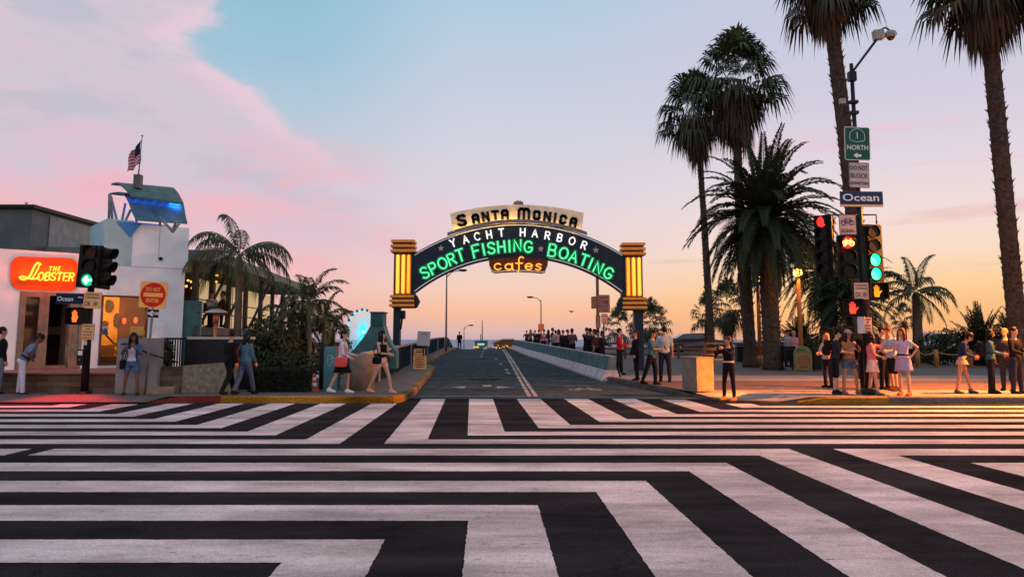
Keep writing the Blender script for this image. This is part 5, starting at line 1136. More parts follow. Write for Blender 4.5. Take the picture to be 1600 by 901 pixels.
def ped(label, c, w_, h_, yaw, m, name='pedestrian_signal', hx=0., roll=0.):
    c = Vector(c); F = frame_at(c, R(yaw), R(roll)); R3 = F.to_3x3(); t = thing(name, label, 'pedestrian signal', c, 'stop hand pedestrian signals'); b = MB()
    b.prism([F @ Vector((x, y, -.16)) for x, y in rrect(w_, h_, .04)], R3 @ Vector((0, 0, .2)), HOUS)
    for a in ((0, h_ / 2 - .015, w_, .03), (-w_ / 2 + .015, 0, .03, h_ - .04), (w_ / 2 - .015, 0, .03, h_ - .04)): b.prism([F @ Vector((a[0] + i * a[2] / 2, a[1] + j * a[3] / 2, .041)) for i, j in ((1, 1), (-1, 1), (-1, -1), (1, -1))], R3 @ Vector((0, 0, .14)), HOUS)
    b.build('housing', t); h = MB(); s = h_ * .38
    pts = hand_pts(s)
    fs_ = F @ Matrix.Translation((hx, 0, 0))
    # palm and five fingers as one flat lit symbol
    fpoly(h, fs_, [(-.5 * s * .8, -.9 * s), (.32 * s, -.9 * s), (.45 * s, -.05 * s), (.3 * s, .16 * s), (-.44 * s, .14 * s), (-.52 * s, -.3 * s)][::-1], m, .044)
    for x0, x1, y1 in ((-.40, -.46, .62), (-.2, -.2, .88), (.02, .05, .86), (.22, .30, .58)): fline(h, fs_, [(x0 * s * .9, .1 * s), (x1 * s, y1 * s)], .085 * s, m, .047)
    fline(h, fs_, [(.30 * s, -.45 * s), (.72 * s, .05 * s)], .1 * s, m, .047)
    h.build('hand_symbol', t); return t
ped('pedestrian signal with bright orange stop hand on the right pole', W(1369, 454.5, DR - .05), .53, .46, 6, HANDO)
ped('smaller red stop hand signal low on the left side of the right pole', W(1333, 480.5, DR - .02), .52, .46, -24, HANDR)
tp_ = ped('red stop hand signal under the blue street sign on the left pole', W(119, 493.5, 20.75), .46, .46, -10, lens_e('hand_red_orange', (1, .09, .015), 2.6))
lamp('red_glow', W(106, 505, 20.5), 800, (1, .02, .015), .03, 'SPOT', tp_, W(82, 622, 19.6), 84)
# ---- left corner pole
pl_ = W(139, 500, 21.0); t = thing('signal_pole', 'black traffic signal pole with push button box on the left corner', 'signal pole', (pl_.x, 21.0, .1))
b = MB(); b.lathe([(0, 0), (.2, 0), (.2, .06), (.12, .12)], BLACK, (pl_.x, 21, .1), 12); b.tube([(pl_.x, 21, .1), (pl_.x, 21, 3.1)], [.1, .085], BLACK, 12); b.build('pole', t)
b = MB(); b.box((pl_.x - .06, 20.86, 1.12), (.17, .14, .42), BLACK); po = b.build('push_button_box', t); b = MB(); b.box((pl_.x - .06, 20.785, 1.24), (.12, .006, .12), SIGW); b.lathe([(0, 0), (.03, 0), (.03, .02), (0, .02)], STEEL, (pl_.x - .06, 20.78, 1.05), 10); b.build('button', po)
b = MB(); b.box((pl_.x, 20.88, 1.52), (.1, .006, .14), SIGW); b.build('sticker', t)
b = MB(); b.tube([(pl_.x, 21, W(139, 494, 21).z), (pl_.x - .3, 20.9, W(139, 494, 21).z)], .04, BLACK, 6); b.build('bracket', t)
sign('street_name_sign', 'dark navy street name sign reading Ocean Ave in front of the restaurant door', W(109.5, 466.5, 20.75), .80, .28, SIGN_, None, [('Ocean', -.13, .0, .45, .125, TXW, .012), ('Ave', .29, .05, .13, .055, TXW, .01), ('1600', .29, -.05, .13, .045, TXW, .0)][:2], -4, -1.5, .02)
diag('crossing_sign', 'orange DIAGONAL CROSSING OK sign on the left signal pole', W(144.5, 469, 20.72), .47, .44, SIGT, 2, -3)
walk('walk_sign', 'tan CROSS ON WALK SIGNAL ONLY sign halfway up the left pole', W(137, 518, 20.72), .34, .43, SIGT, 3, -2)
# ---- DO NOT ENTER post
dz_ = W(236, 482, 20.7); b = MB()
p0, p1 = W(226, 618, 20.7), W(240, 470, 20.7); p0.z = .08
b.tube([p0, p1], .032, mat('worn_post', (.16, .15, .145), .5, .25, 9, metal=.4), 8); t = b.build('sign_post', None, base=p0); tag(t, 'thin grey metal post carrying the DO NOT ENTER sign', 'sign post')
def dne(b, F):
    fpoly(b, F, [(.325 * math.cos(a * PI / 18), .325 * math.sin(a * PI / 18)) for a in range(36)], SIGR, .0085); rect(b, F, 0, 0, .50, .105, SIGA, .012)
    for s, y in (('DO NOT', .15), ('ENTER', -.15)): b.join(fit_text(s, .37 if s == 'DO NOT' else .33, .105, SIGA, bold=.02), F @ Matrix.Translation((0, y, .016)))
sign('do_not_enter_sign', 'square orange lit sign with red disc reading DO NOT ENTER', W(239.5, 460.5, 20.62), .71, .70, SIGA, None, (), 6, -2.5, .04, extra=dne)  # white plate coloured amber for the street lamp's light on it
def oneway(b, F): arrow(b, F, -.0, 0, .30, .17, SIGW); b.join(fit_text('ONE WAY', .13, .045, INK, bold=.01), F @ Matrix.Translation((.05, 0, .014)))
sign('one_way_sign', 'small black sign with white left arrow under the DO NOT ENTER sign', W(239, 489.5, 20.62), .31, .24, INK, SIGW, (), 8, -2, .015, extra=oneway, bw=.006)
# ---- street lamps along the pier road
def street_lamp(label, px, D, pyt, arm, dirx, base_z, ang=.28, group='street lamps along the pier road', lit=False, r=.08, sgn_=None):
    x = gnd(px, D); zt = W(px, pyt, D).z; t = thing('street_lamp', label, 'street lamp', (x, D, base_z), group); b = MB()
    b.tube([(x, D, base_z), (x, D, base_z + 1), (x, D, zt)], [r * 1.3, r, r * .6], mat('lamp_post_tan', (.16, .10, .07), .6, .25, 4), 8); b.build('pole', t)
    b = MB(); e = (x + dirx * arm, D, zt + arm * ang); b.tube([(x, D, zt - .25), (x + dirx * arm * .4, D, zt + arm * ang * .55), e], .035, DARKM, 6); b.build('arm', t)
    b = MB(); b.sup((e[0] + dirx * .25, D, e[2] + .02), (.36, .16, .09), DARKM, .8); hd_ = b.build('lamp_head', t)
    b = MB(); b.sup((e[0] + dirx * .28, D, e[2] - .05), (.22, .11, .05), mat('lamp_glass', (.5, .45, .38), .2, 0) if not lit else emat('sodium_glass', (1, .5, .1), 6)); b.build('lens', hd_); return t
street_lamp('street lamp with curved arm above the left railing, framed by the arch', 697, 60, 428, 1.0, 1, h_road(60) + .17)
street_lamp('distant street lamp with orange notice behind the crowd', 845.5, 82, 468, .9, -1, h_road(82))
street_lamp('farthest short street lamp past the crest near the standing person', 725, 110, 511, .75, 1, h_road(110), .35)
sign('orange_notice', 'small orange notice on the distant lamp post above the crowd', W(845.5, 511, 81.8), .62, .72, emat('orange_sheet_notice', (.75, .14, .04), .12, (.75, .15, .05)), None, [('SLOW', 0, .0, .4, .16, INK)][:0], 0, 0, .02)
L1 = street_lamp('sodium street lamp at the kerb beyond the right edge', 800 + 1200 * 17.6 / 20.7 / .99, 20.9, 268, 1.5, -1, .16, .1, lit=True)
lamp('sodium_lamp', (15.7, 20.3, 6.1), 21000, (1, .27, .022), .15, 'SPOT', None, (13.5, 17.8, 0), 164)
# ---- weight limit post
xw = gnd(934.5, 35.5); zw = h_park(35.5); t = thing('sign_post', 'tall reddish post carrying the weight limit signs beneath the arch', 'sign post', (xw, 35.5, zw)); b = MB()
b.tube([(xw, 35.5, zw), (xw, 35.5, W(934, 415, 35.5).z)], .07, mat('rusty_post', (.24, .11, .07), .6, .25, 5), 8); b.build('pole', t)
kk = 35.3 / 1200
sign('weight_limit_sign', 'upper brown red sign reading WEIGHT LIMIT 10 TONS', W(942.5, 469, 35.3), 20 * kk, 17 * kk, SIGP, SIGK, [('WEIGHT LIMIT', 0, .12, .42, .07, TXR), ('10 TONS', 0, -.07, .44, .16, TXR)], 0, 0, .02, bw=.02, group='weight limit signs')
sign('weight_limit_sign', 'lower brown red sign reading WEIGHT LIMIT 5 TONS', W(943, 482.5, 35.3), 20 * kk, 11.5 * kk, SIGP, SIGK, [('WEIGHT LIMIT', 0, .09, .42, .05, TXR), ('5 TONS', 0, -.04, .42, .12, TXR)], 0, 0, .02, bw=.02, group='weight limit signs')
sign('side_sign', 'orange brown sign turned away on the left of the weight limit post', W(928, 472.5, 35.3), .40, 19 * kk, mat('sign_back', (.42, .2, .08), .5, .1, 5), None, (), -58, 0, .02)
sign('post_plate', 'narrow pinkish plate low on the weight limit post', W(934.5, 502, 35.3), 7.5 * kk, 20 * kk, mat('plate_pink', (.40, .24, .2), .5, .1, 5), None, (), 0, 0, .02)
k2 = 29.8 / 1200; xq = gnd(944, 29.8); b = MB(); b.tube([(xq, 29.85, h_park(30)), (xq, 29.85, W(944, 490, 29.8).z)], .028, DARKM, 6); t = b.build('sign_post', None, base=(xq, 29.85, h_park(30))); tag(t, 'thin dark post with small red lettered sign at the barrier end', 'sign post')
def redlines(b, F):
    for i in range(4): rect(b, F, .0, -.03 - .045 * i, .16 - .02 * (i % 2), .016, TXR)
sign('no_sign', 'small pale sign with the word NO and red lines on the thin post', W(944.5, 497.5, 29.8), 10 * k2, 15 * k2, SIGP, TXR, [('NO', 0, .10, .14, .09, TXR, .02)], 0, 0, .02, bw=.008, extra=redlines)
# ---- pavement clutter on the left of the pier road
c = W(656, 574, 33.5); zc = h_road(33.5) + .17; k3 = 33.5 / 1200
t = thing('notice_stand', 'standing orange lit notice board lettered in brown at the left kerb', 'notice stand', (c.x, 33.5, zc)); b = MB()
zt2 = zc + 33 * k3; zb2 = zc + .02
lg = MB(); lg.box((c.x - .22, 33.5, (zb2 + zt2) / 2), (.035, .035, zt2 - zb2), DARKM); lg.build('leg', t); lg = MB(); lg.box((c.x + .22, 33.5, (zb2 + zt2) / 2), (.035, .035, zt2 - zb2), DARKM); lg.build('leg', t)
b.box((c.x, 33.46, zc + 11 * k3), (20 * k3, .03, 21 * k3), SIGT)  # orange light on the boards put into their sheet colour
for i in range(7):
    wv = (.42, .36, .44, .3, .45, .4, .34)[i]; b.box((c.x, 33.44, zc + 18.5 * k3 - i * .068), (wv, .006, .03), mat('brown_ink', (.12, .03, .01), .6, 0))
b.build('lower_board', t); b = MB(); b.box((c.x - .02, 33.46, zc + 27 * k3), (17 * k3, .03, 9 * k3), SIGT); b.box((c.x - .02, 33.44, zc + 29 * k3), (.3, .006, .05), MATS['brown_ink']); b.box((c.x - .02, 33.44, zc + 26 * k3), (.36, .006, .05), MATS['brown_ink']); b.build('upper_board', t)
b = MB(); pc = W(662, 528.5, 33.4); b.box(pc, (20 * k3, .02, 22 * k3), mat('placard_card', (.42, .38, .41), .7, .08, 6), Matrix.Rotation(R(3), 3, 'Y')); b.box(pc + Vector((.02, -.014, .18)), (.26, .006, .04), mat('faint_ink', (.2, .18, .2), .7, 0)); b.box(pc + Vector((0, .02, -.3)), (.05, .03, .9), DARKM); o = b.build('placard', None, base=pc); tag(o, 'blank pale grey placard standing above the orange lit notice board', 'placard')
cx = gnd(567, 22.3); b = MB(); b.lathe([(.0, 0), (.36, 0), (.35, .98), (.33, 1.02), (0, 1.02)], CONCRETE, (cx, 22.3, .17), 20); b.build('shaft', None) if 0 else None
o = b.build('concrete_pillar', None, base=(cx, 22.3, .17)); tag(o, 'round tan concrete pillar ending the bridge railing between two walking women', 'pillar')
xt = gnd(519, 22.2); t = thing('emblem_post', 'teal square post with pale carved emblem beside the clipped hedge', 'post', (xt, 22.2, .17)); b = MB()
b.box((xt, 22.3, .77), (.40, .36, 1.2), TEALM); b.box((xt, 22.3, 1.385), (.36, .32, .03), TEALM); b.build('block', t); EM = mat('emblem_pale', (.22, .42, .38), .6, .15, 12); b = MB(); F = frame_at(Vector((xt - .02, 22.119, 1.0)))
fline(b, F, [(.09 * math.cos(a * PI / 8), .15 * math.sin(a * PI / 8)) for a in range(17)], .014, EM, .0); fline(b, F, [(-.05, -.04), (-.02, .05), (.04, .07), (.05, 0), (0, -.06), (.04, -.1)], .016, EM, .0); b.build('emblem', t)
b = MB(); xd = gnd(504, 22.5); b.box((xd, 22.6, .75), (.12, .3, 1.16), BLACK); o = b.build('post_dark_side', None, base=(xd, 22.6, .17)); tag(o, 'black narrow box standing for the darker left side of the teal emblem post', 'post')  # separate black box stands in for the emblem post's darker left side
CONEO = mat('cone_orange', (.62, .10, .03), .6, .1, 6); xc = gnd(492, 21.8); t = thing('traffic_cone', 'orange traffic cone with white bands between hedge and teal post', 'traffic cone', (xc, 21.8, .17)); b = MB()
b.box((xc, 21.8, .19), (.3, .3, .03), CONEO); b.build('base', t); b = MB(); b.lathe([(.12, 0), (.035, .46), (0, .46)], CONEO, (xc, 21.8, .2), 12); cb_ = b.build('body', t)
for z0_, z1_ in ((.10, .19), (.26, .34)):
    b = MB(); f = lambda z: .123 - .085 * z / .46; b.lathe([(f(z0_), z0_), (f(z1_), z1_)], SIGW, (xc, 21.8, .2), 12); b.build('reflective_band', cb_)
# teal flared pylon behind the railing
D_ = 29.5; Q = lambda px, py: (W(px, py, D_).x, W(px, py, D_).z)
t = thing('teal_pylon', 'teal concave sided pylon behind the railing, in front of the lit wheel', 'pylon', (Q(592, 530)[0], D_, -.3))
TL = mat('pylon_teal', (.045, .135, .145), .6, .2, 2.5); TL2 = mat('pylon_teal_dark', (.018, .085, .095), .6, .2, 2.5)
lf = [(545, 575), (545, 556), (552, 549), (560, 541), (568, 531), (575, 521), (580, 512), (582, 509)]; rt_ = [(602, 509), (604, 517), (607, 525), (611, 534), (616, 542), (621, 548), (621, 575)]
b = MB()
pts = [Q(*p) for p in lf + rt_]
b.prism([(x, D_ - .4, z) for x, z in pts], (0, .8, 0), TL); b.build('flared_base', t)
b = MB(); (xa, za), (xb, zb) = Q(582, 509), Q(601, 489); b.bbox((xa, D_ - .45, za + .004), (xb, D_ + .45, zb), TL2); b.bbox((xa - .03, D_ - .48, zb), (xb + .05, D_ + .48, zb + .04), TL2); b.build('top_block', t)
# right: concrete block with lamp-lit face
xk = gnd(1090, 22.0); b = MB(); F3 = Matrix.Rotation(R(28), 3, 'Z'); b.box((xk, 22.1, h_park(22) + .46), (.62, .62, .92), CONCRETE, F3); b.box((xk, 22.1, h_park(22) + .935), (.66, .66, .03), CONCRETE, F3); o = b.build('concrete_block', None, base=(xk, 22.1, h_park(22))); tag(o, 'square concrete pedestal with one side lit orange, by the woman in black', 'pedestal')
lamp('pedestal_fill', (xk + 1.0, 21.0, .62), 55, (1, .34, .015), .25, 'AREA', None, (xk + .2, 21.9, .6))  # added area light without a fixture, brightens the pedestal's right face
# globe lamps
def globe(label, px, D, pyt, E):
    x = gnd(px, D); z0_ = h_park(D); zt = W(px, pyt, D).z; t = thing('globe_lamp', label, 'lamp post', (x, D, z0_), 'globe lamp posts'); m = mat('orange_lit_post', (.34, .13, .04), .6, .2, 5); b = MB()  # orange lamplight put into the post colour
    b.lathe([(0, 0), (.2, 0), (.18, .35), (.11, .5)], m, (x, D, z0_), 12); b.tube([(x, D, z0_ + .3), (x, D, zt - .2)], [.105, .085], m, 10); b.lathe([(.085, 0), (.14, .06), (.10, .1)], m, (x, D, zt - .25), 12); b.build('post', t)
    b = MB(); b.sup((x, D, zt), (.18, .18, .20), emat('globe_glass', (1, .50, .10), 7), 1); b.build('globe', t); b = MB(); b.lathe([(.15, 0), (.10, .07), (0, .1)], m, (x, D, zt + .17), 12); b.build('cap', t)
    lamp('globe_light', (x + .05, D - .3, zt), E, (1, .40, .07), .08, parent=t)
globe('lit globe lamp on an orange lit post left of the signals', 1251, 32.5, 426, 90)
globe('globe lamp on slim orange lit post half hidden by the date palm fronds', 1187, 36.5, 436, 40)
lamp('trunk_light', (gnd(1124, 44.5), 44.5, h_park(45) + .4), 30, (1, .36, .05), .03)
# round emblem board, boxes
D_ = 32.0; xg = gnd(1253, D_); zg = h_park(D_); k_ = D_ / 1200; t = thing('emblem_board', 'round topped painted board with brown circular emblem at the lamp foot', 'board', (xg, D_, zg)); b = MB()
GB = mat('board_olive', (.14, .15, .06), .6, .25, 6); pts = [(-.36, 0), (.36, 0), (.37, .6)] + [(.37 * math.cos(a * PI / 10), .66 + .37 * math.sin(a * PI / 10)) for a in range(11)] + [(-.37, .6)]
b.prism([(xg + x, D_ - .05, zg + .03 + z) for x, z in pts], (0, .1, 0), GB); b.build('panel', t); b = MB(); F = frame_at(Vector((xg, D_ - .06, zg + .40)))
fpoly(b, F, [(.32 * math.cos(a * PI / 12), .32 * math.sin(a * PI / 12)) for a in range(24)], mat('emblem_brown', (.22, .09, .03), .6, .2, 8), .0)
for k in range(5): fline(b, F, [(-.24 + .02 * k, -.16 + .08 * k), (-.08, -.13 + .08 * k), (.06, -.18 + .08 * k), (.24 - .02 * k, -.14 + .08 * k)], .012, mat('emblem_line', (.42, .24, .10), .6, .1, 8), .012)
fline(b, F, [(.31 * math.cos(a * PI / 12), .31 * math.sin(a * PI / 12)) for a in range(25)], .016, MATS['emblem_line'], .012); b.build('emblem', t)
b = MB(); fline(b, frame_at(Vector((xg - .1, D_ - .06, zg + .86))), [(-.12, 0), (-.04, .06), (.06, .06), (.16, 0)], .03, mat('board_green', (.05, .16, .07), .6, .2, 6), .01); b.build('green_motif', t)
for px, D, w_, h_, lab in ((1274, 32.5, .38, .95, 'dark litter bin right of the round emblem board'), (1157, 40, .5, .95, 'dark upright litter bin left of the palm trunks')):
    x = gnd(px, D); z = h_park(D); t = thing('litter_bin', lab, 'litter bin', (x, D, z)); b = MB(); b.prism([(x + a, D + c_, z + .04) for a, c_ in rrect(w_, w_, .08)], (0, 0, h_ - .15), BLACK); b.build('body', t); b = MB(); b.prism([(x + a, D + c_, z + h_ - .10) for a, c_ in rrect(w_ + .05, w_ + .05, .09)], (0, 0, .1), DARKM); b.build('lid', t)
x = gnd(1231, 33); z = h_park(33); t = thing('news_rack', 'dark wire news rack on legs left of the round emblem board', 'news rack', (x, 33, z)); b = MB(); b.prism([(x + a, 33 + c_, z + .42) for a, c_ in rrect(.5, .4, .04)], (0, 0, .6), BLACK); b.build('box', t)
for sx in (-1, 1):
    for sy in (-1, 1): MB().box((x + sx * .21, 33 + sy * .15, z + .21), (.035, .035, .42), BLACK).build('leg', t)
# wooden park fence and rope posts
WOOD = mat('weathered_wood', (.13, .075, .05), .85, .3, 4, stretch=(1, 1, 6)); D_ = 45.; zf = h_park(D_)
t = thing('park_fence', 'weathered wooden post and rail fence along the far edge of the park', 'fence', (gnd(1090, D_), D_, zf)); xa, xb = gnd(935, D_), gnd(1330, D_)
for z in (.18, .50, .82): MB().bbox((xa, D_ - .03, zf + z), (xb, D_ + .02, zf + z + .13), WOOD).build('rail', t)
x = xa
while x < xb: MB().box((x, D_ + .09, zf + .49), (.13, .13, .98), WOOD).build('post', t); x += 1.55
D_ = 35.5; zf = h_park(D_); WB = mat('bollard_wood', (.36, .17, .06), .8, .25, 4); xsb = [gnd(p, D_) for p in (1404, 1432, 1461, 1514, 1561, 1612)]
for i, x in enumerate(xsb):
    lab = ['rope fence post half hidden behind the woman in the striped dress', 'rope fence post standing at the feather palm foot', 'rope fence post second right of the feather palm', 'rope fence post between the bent woman and the teal jacket woman', 'rope fence post between the teal jacket woman and the man in black', 'rope fence post beyond the right edge'][i]
    b = MB(); b.lathe([(0, 0), (.10, 0), (.10, .74), (.08, .79), (0, .80)], WB, (x, D_, zf), 12); o = b.build('rope_post', None, base=(x, D_, zf)); tag(o, lab, 'post', 'posts of the rope fence')
t = None
for i, (a, c_) in enumerate(zip(xsb, xsb[1:])):
    b = MB(); b.tube([(a + (c_ - a) * f, D_ - .02, zf + .70 - .14 * math.sin(f * PI)) for f in [q / 8 for q in range(9)]], .022, mat('rope', (.34, .19, .08), .9, .2, 20), 6); o = b.build('rope', None, base=(a, D_, zf)); tag(o, ['sagging rope left of the feather palm foot', 'sagging rope between the two posts right of the feather palm', 'sagging rope passing behind the bent woman', 'sagging rope passing behind the teal jacket woman', 'sagging rope behind the man in black at the right edge'][i], 'rope', 'ropes of the rope fence')
# ---- far away: pier, sea front, wheel, cars
b = MB(); b.bbox((-70, 118, -6.6), (24, 620, -6.2), mat('pier_planks', (.10, .08, .07), .9, .3, 1)); struct(b, 'pier_deck')
TE2 = mat('booth_teal', (.05, .15, .15), .6, .2, .6); BRN = mat('shed_brown', (.13, .065, .03), .8, .2, .6); BULB = emat('warm_string_bulb', (1, .42, .07), 1.1)
D_ = 260.; zf = lambda py: W(800, py, D_).z; xf = lambda px: W(px, 530, D_).x
t = thing('pier_booth', 'small teal booth far down the pier beyond the crest', 'booth', (xf(752), D_, -6.2)); b = MB(); b.bbox((xf(742), D_, -6.2), (xf(761), D_ + 6, zf(534)), TE2); b.build('wall', t); b = MB(); b.bbox((xf(741), D_ - .4, zf(534) + .02), (xf(762), D_ + 6.4, zf(532)), TE2); b.build('roof', t); b = MB(); b.bbox((xf(746), D_ - .1, zf(539)), (xf(757), D_ - .02, zf(536)), emat('booth_window', (.35, .75, .70), .5)); b.build('window', t)
for px in (744, 747, 758, 760, 741): MB().sup(W(px, 542 + (px % 3), D_ - 1.5), (.3, .3, .3), BULB, 1).build('bulb', t)
t = thing('pier_shed', 'brown shed with sloping roof and bright bulbs far down the pier', 'shed', (xf(786), D_, -6.2)); b = MB(); b.prism([(xf(771), D_, -6.2), (xf(803), D_, -6.2), (xf(803), D_, zf(530)), (xf(787), D_, zf(530)), (xf(771), D_, zf(535.5))], (0, 8, 0), BRN); b.build('wall', t); b = MB(); b.prism([(xf(767), D_ - .6, zf(536)), (xf(787), D_ - .6, zf(529.4)), (xf(804), D_ - .6, zf(529.4)), (xf(804), D_ - .6, zf(528.6)), (xf(787), D_ - .6, zf(528.6)), (xf(767), D_ - .6, zf(535))], (0, 9, 0), mat('shed_roof', (.17, .08, .04), .8, .2, .6)); b.build('roof', t)
random.seed(5)
for k in range(14): MB().sup(W(771 + k * 2.4, 541.5 + rnd(-2.2, 2.2), D_ - 1.2), (rnd(.10, .26),) * 3, BULB, 1, None, 8, 6).build('bulb', t)
b = MB(); p = W(753.5, 540, 300); b.tube([(p.x, 300, -6), W(753.5, 500, 300)], [.35, .12], DARKM, 6); b.tube([(p.x - .5, 300, -6), W(751, 522, 300)], [.3, .12], DARKM, 6); o = b.build('mast', None, base=(p.x, 300, -6)); tag(o, 'thin tall mast above the teal booth far down the pier', 'mast')
# lit wheel
D_ = 455.; hc = W(567, 518, D_); Rw = 34 * D_ / 1200; CY = emat('wheel_cyan', (.03, .70, .85), 1.05); CYW = emat('wheel_white', (.5, .9, 1), 1.0); yw = R(56)
t = thing('ferris_wheel', 'cyan lit ferris wheel on the pier half hidden by the teal pylon', 'ferris wheel', (hc.x, D_, -6.2)); ax = Vector((math.cos(yw), math.sin(yw), 0))
wp = lambda r_, a, o=0.: hc + ax * (r_ * math.cos(a)) + Vector((0, 0, r_ * math.sin(a))) + Vector((-ax.y, ax.x, 0)) * o
for r_, rr2 in ((Rw, .20), (Rw * .94, .13), (Rw * .30, .14)): b = MB(); b.tube([wp(r_, k * 2 * PI / 48) for k in range(49)], rr2, CY, 5); b.build('rim', t)
for k in range(40): a = k * 2 * PI / 40; b = MB(); b.tube([wp(Rw * .06, a), wp(Rw * .97, a)], .17, CY, 4); b.build('spoke', t)
b = MB(); b.sup(hc, (1.2, 1.2, 1.2), CYW, 1); b.build('hub', t)
for k in range(20): a = k * 2 * PI / 20 + .08; b = MB(); b.sup(wp(Rw * 1.04, a) - Vector((0, 0, .4)), (.8, .8, .8), TE2, .6, None, 8, 6); b.build('gondola', t)
for sx in (-1, 1): b = MB(); b.tube([hc, (hc.x + sx * 6, D_ + 2, -6.2)], [.5, .6], WHITE, 6); b.build('support_leg', t)
# beach front buildings left, parked cars
D_ = 112.; xf = lambda px: W(px, 530, D_).x; zf = lambda py: W(800, py, D_).z
t = thing('beach_building', 'long low beach building with red brown roof bands behind the planting', 'building', (xf(470), D_, -2.4)); b = MB(); b.bbox((xf(380), D_, -2.4), (xf(507), D_ + 8, zf(541)), mat('cream_wall', (.42, .38, .36), .8, .1, .5)); b.build('wall', t)
for a, c_ in ((541, 535), (556, 551)): b = MB(); b.bbox((xf(378), D_ - 1, zf(a) + .01), (xf(509), D_ + 8.5, zf(c_)), mat('red_brown_roof', (.12, .035, .03), .8, .2, .5)); b.build('roof', t)
for px in range(388, 505, 9): b = MB(); b.bbox((xf(px), D_ - .06, zf(549.5)), (xf(px + 5), D_ - .01, zf(544)), mat('window_dark', (.03, .03, .04), .2, 0)); b.build('window', t)
t = thing('lit_kiosk', 'kiosk with bright yellow lights behind the woman in white sweater', 'kiosk', (W(526, 545, 105).x, 105, -2.4)); b = MB(); p = W(526, 545, 105); b.bbox((p.x - 1.3, 105, -2.4), (p.x + 1.3, 107, 1.0), BRN); b.build('wall', t); b = MB(); b.bbox((p.x - 1.0, 104.9, -.5), (p.x + 1.0, 104.98, .3), emat('kiosk_light', (1, .72, .12), 3.5)); b.build('window', t); b = MB(); b.bbox((p.x - 1.6, 104.5, 1.01), (p.x + 1.6, 107.5, 1.25), MATS['red_brown_roof']); b.build('roof', t)
def car(label, c, yaw, paint, group='parked cars in the beach lot'):
    t = thing('parked_car', label, 'car', c, group, R(yaw)); m = mat('car_%s' % paint, {'silver': (.42, .45, .46), 'white': (.6, .6, .6), 'dark': (.03, .035, .04), 'teal': (.2, .32, .32)}[paint], .25, 0, coat=.5)
    prof = [(-2.2, .35), (-2.25, .62), (-2.12, .88), (-1.55, .98), (-.85, 1.40), (.45, 1.44), (1.15, 1.02), (1.95, .88), (2.22, .66), (2.2, .35)]
    def sec(w_, s_): return [(x * s_, w_, max(.3, z if z < 1.0 else z)) for x, z in prof]
    b = MB(); rings = []
    for w_, f in ((-.84, .97), (-.80, 1.), (.80, 1.), (.84, .97)):
        rings.append([(x * f, w_ * (1 if z < 1.0 else .84), .32 + (z - .32) * (.98 if abs(w_) > .82 else 1)) for x, z in prof])
    b.loft(rings, m, False); body = b.build('body', t, True)
    for sy in (-1, 1):
        b = MB(); b.prism([(-1.35, sy * .80, 1.0), (-.8, sy * .715, 1.33), (.4, sy * .715, 1.36), (.98, sy * .80, 1.03)], (0, sy * .03, 0), GLASS); b.build('side_window', body, True)
    b = MB(); b.prism([(1.13, -.62, 1.06), (.52, -.58, 1.41), (.52, .58, 1.41), (1.13, .62, 1.06)], (.03, 0, .03), GLASS); b.build('windscreen', body, True)
    b = MB(); b.prism([(-1.5, -.62, 1.02), (-.9, -.58, 1.37), (-.9, .58, 1.37), (-1.5, .62, 1.02)], (-.03, 0, .03), GLASS); b.build('rear_window', body, True)
    for sx in (-1.35, 1.35):
        for sy in (-.78, .78):
            b = MB(); b.tube([(sx, sy - .1, .32), (sx, sy + .1, .32)], .32, BLACK, 16); w_ = b.build('wheel', t, True); b = MB(); b.tube([(sx, sy - .112, .32), (sx, sy + .112, .32)], .18, STEEL, 12); b.build('rim', w_, True)
    for sy in (-.6, .6):
        MB().box((2.2, sy, .68), (.08, .32, .13), emat('headlight', (1, .9, .7), .8)).build('headlight', t, True); MB().box((-2.23, sy, .72), (.06, .3, .13), emat('tail_light', (.6, .02, .02), .4)).build('tail_light', t, True)
    return t
car('silver parked car nearest the dark bush, behind thin trunks', (gnd(427, 72), 72, -2.36), 70, 'silver'); car('white parked car seen side on behind the slim palms', (gnd(468, 74), 74, -2.36), 8, 'white'); car('dark parked car right of the white one, behind the slim palms', (gnd(505, 80), 80, -2.36), 5, 'dark'); car('pale teal parked car half hidden by the dark bush', (gnd(440, 84), 84, -2.36), 10, 'teal')
car('white car driving up the pier road just past the crest', (W(766, 545, 100).x, 100, h_road(100)), -80, 'white', 'cars beyond the crest'); car('dark car past the crest near the left railing', (W(737, 545, 106).x, 106, h_road(106)), -80, 'dark', 'cars beyond the crest')
car('dark parked car far behind the wooden park fence', (gnd(1085, 58), 58, z_terr(12, 58) + .25), 3, 'dark', 'cars behind the park fence'); car('silver parked car behind the hedge of the rope fence', (gnd(1462, 54), 54, h_park(54)), 175, 'silver', 'cars behind the park fence')

b = MB(); q = W(893, 487, 60); GU = mat('gull_feather', (.09, .07, .07), .8, .2, 6)
b.sup(q, (.10, .05, .045), GU, 1)
for s_ in (-1, 1): b.prism([q + Vector((-.05, 0, .02)), q + Vector((.07, 0, .02)), q + Vector((.05 + s_ * .1, s_ * .08, .08)), q + Vector((s_ * .26, s_ * .15, .05)), q + Vector((-.06 + s_ * .1, s_ * .06, .075))], (0, 0, .015), GU)
o = b.build('seagull', None, base=q); tag(o, 'small dark gull flying above the barrier crowd under the arch', 'bird')
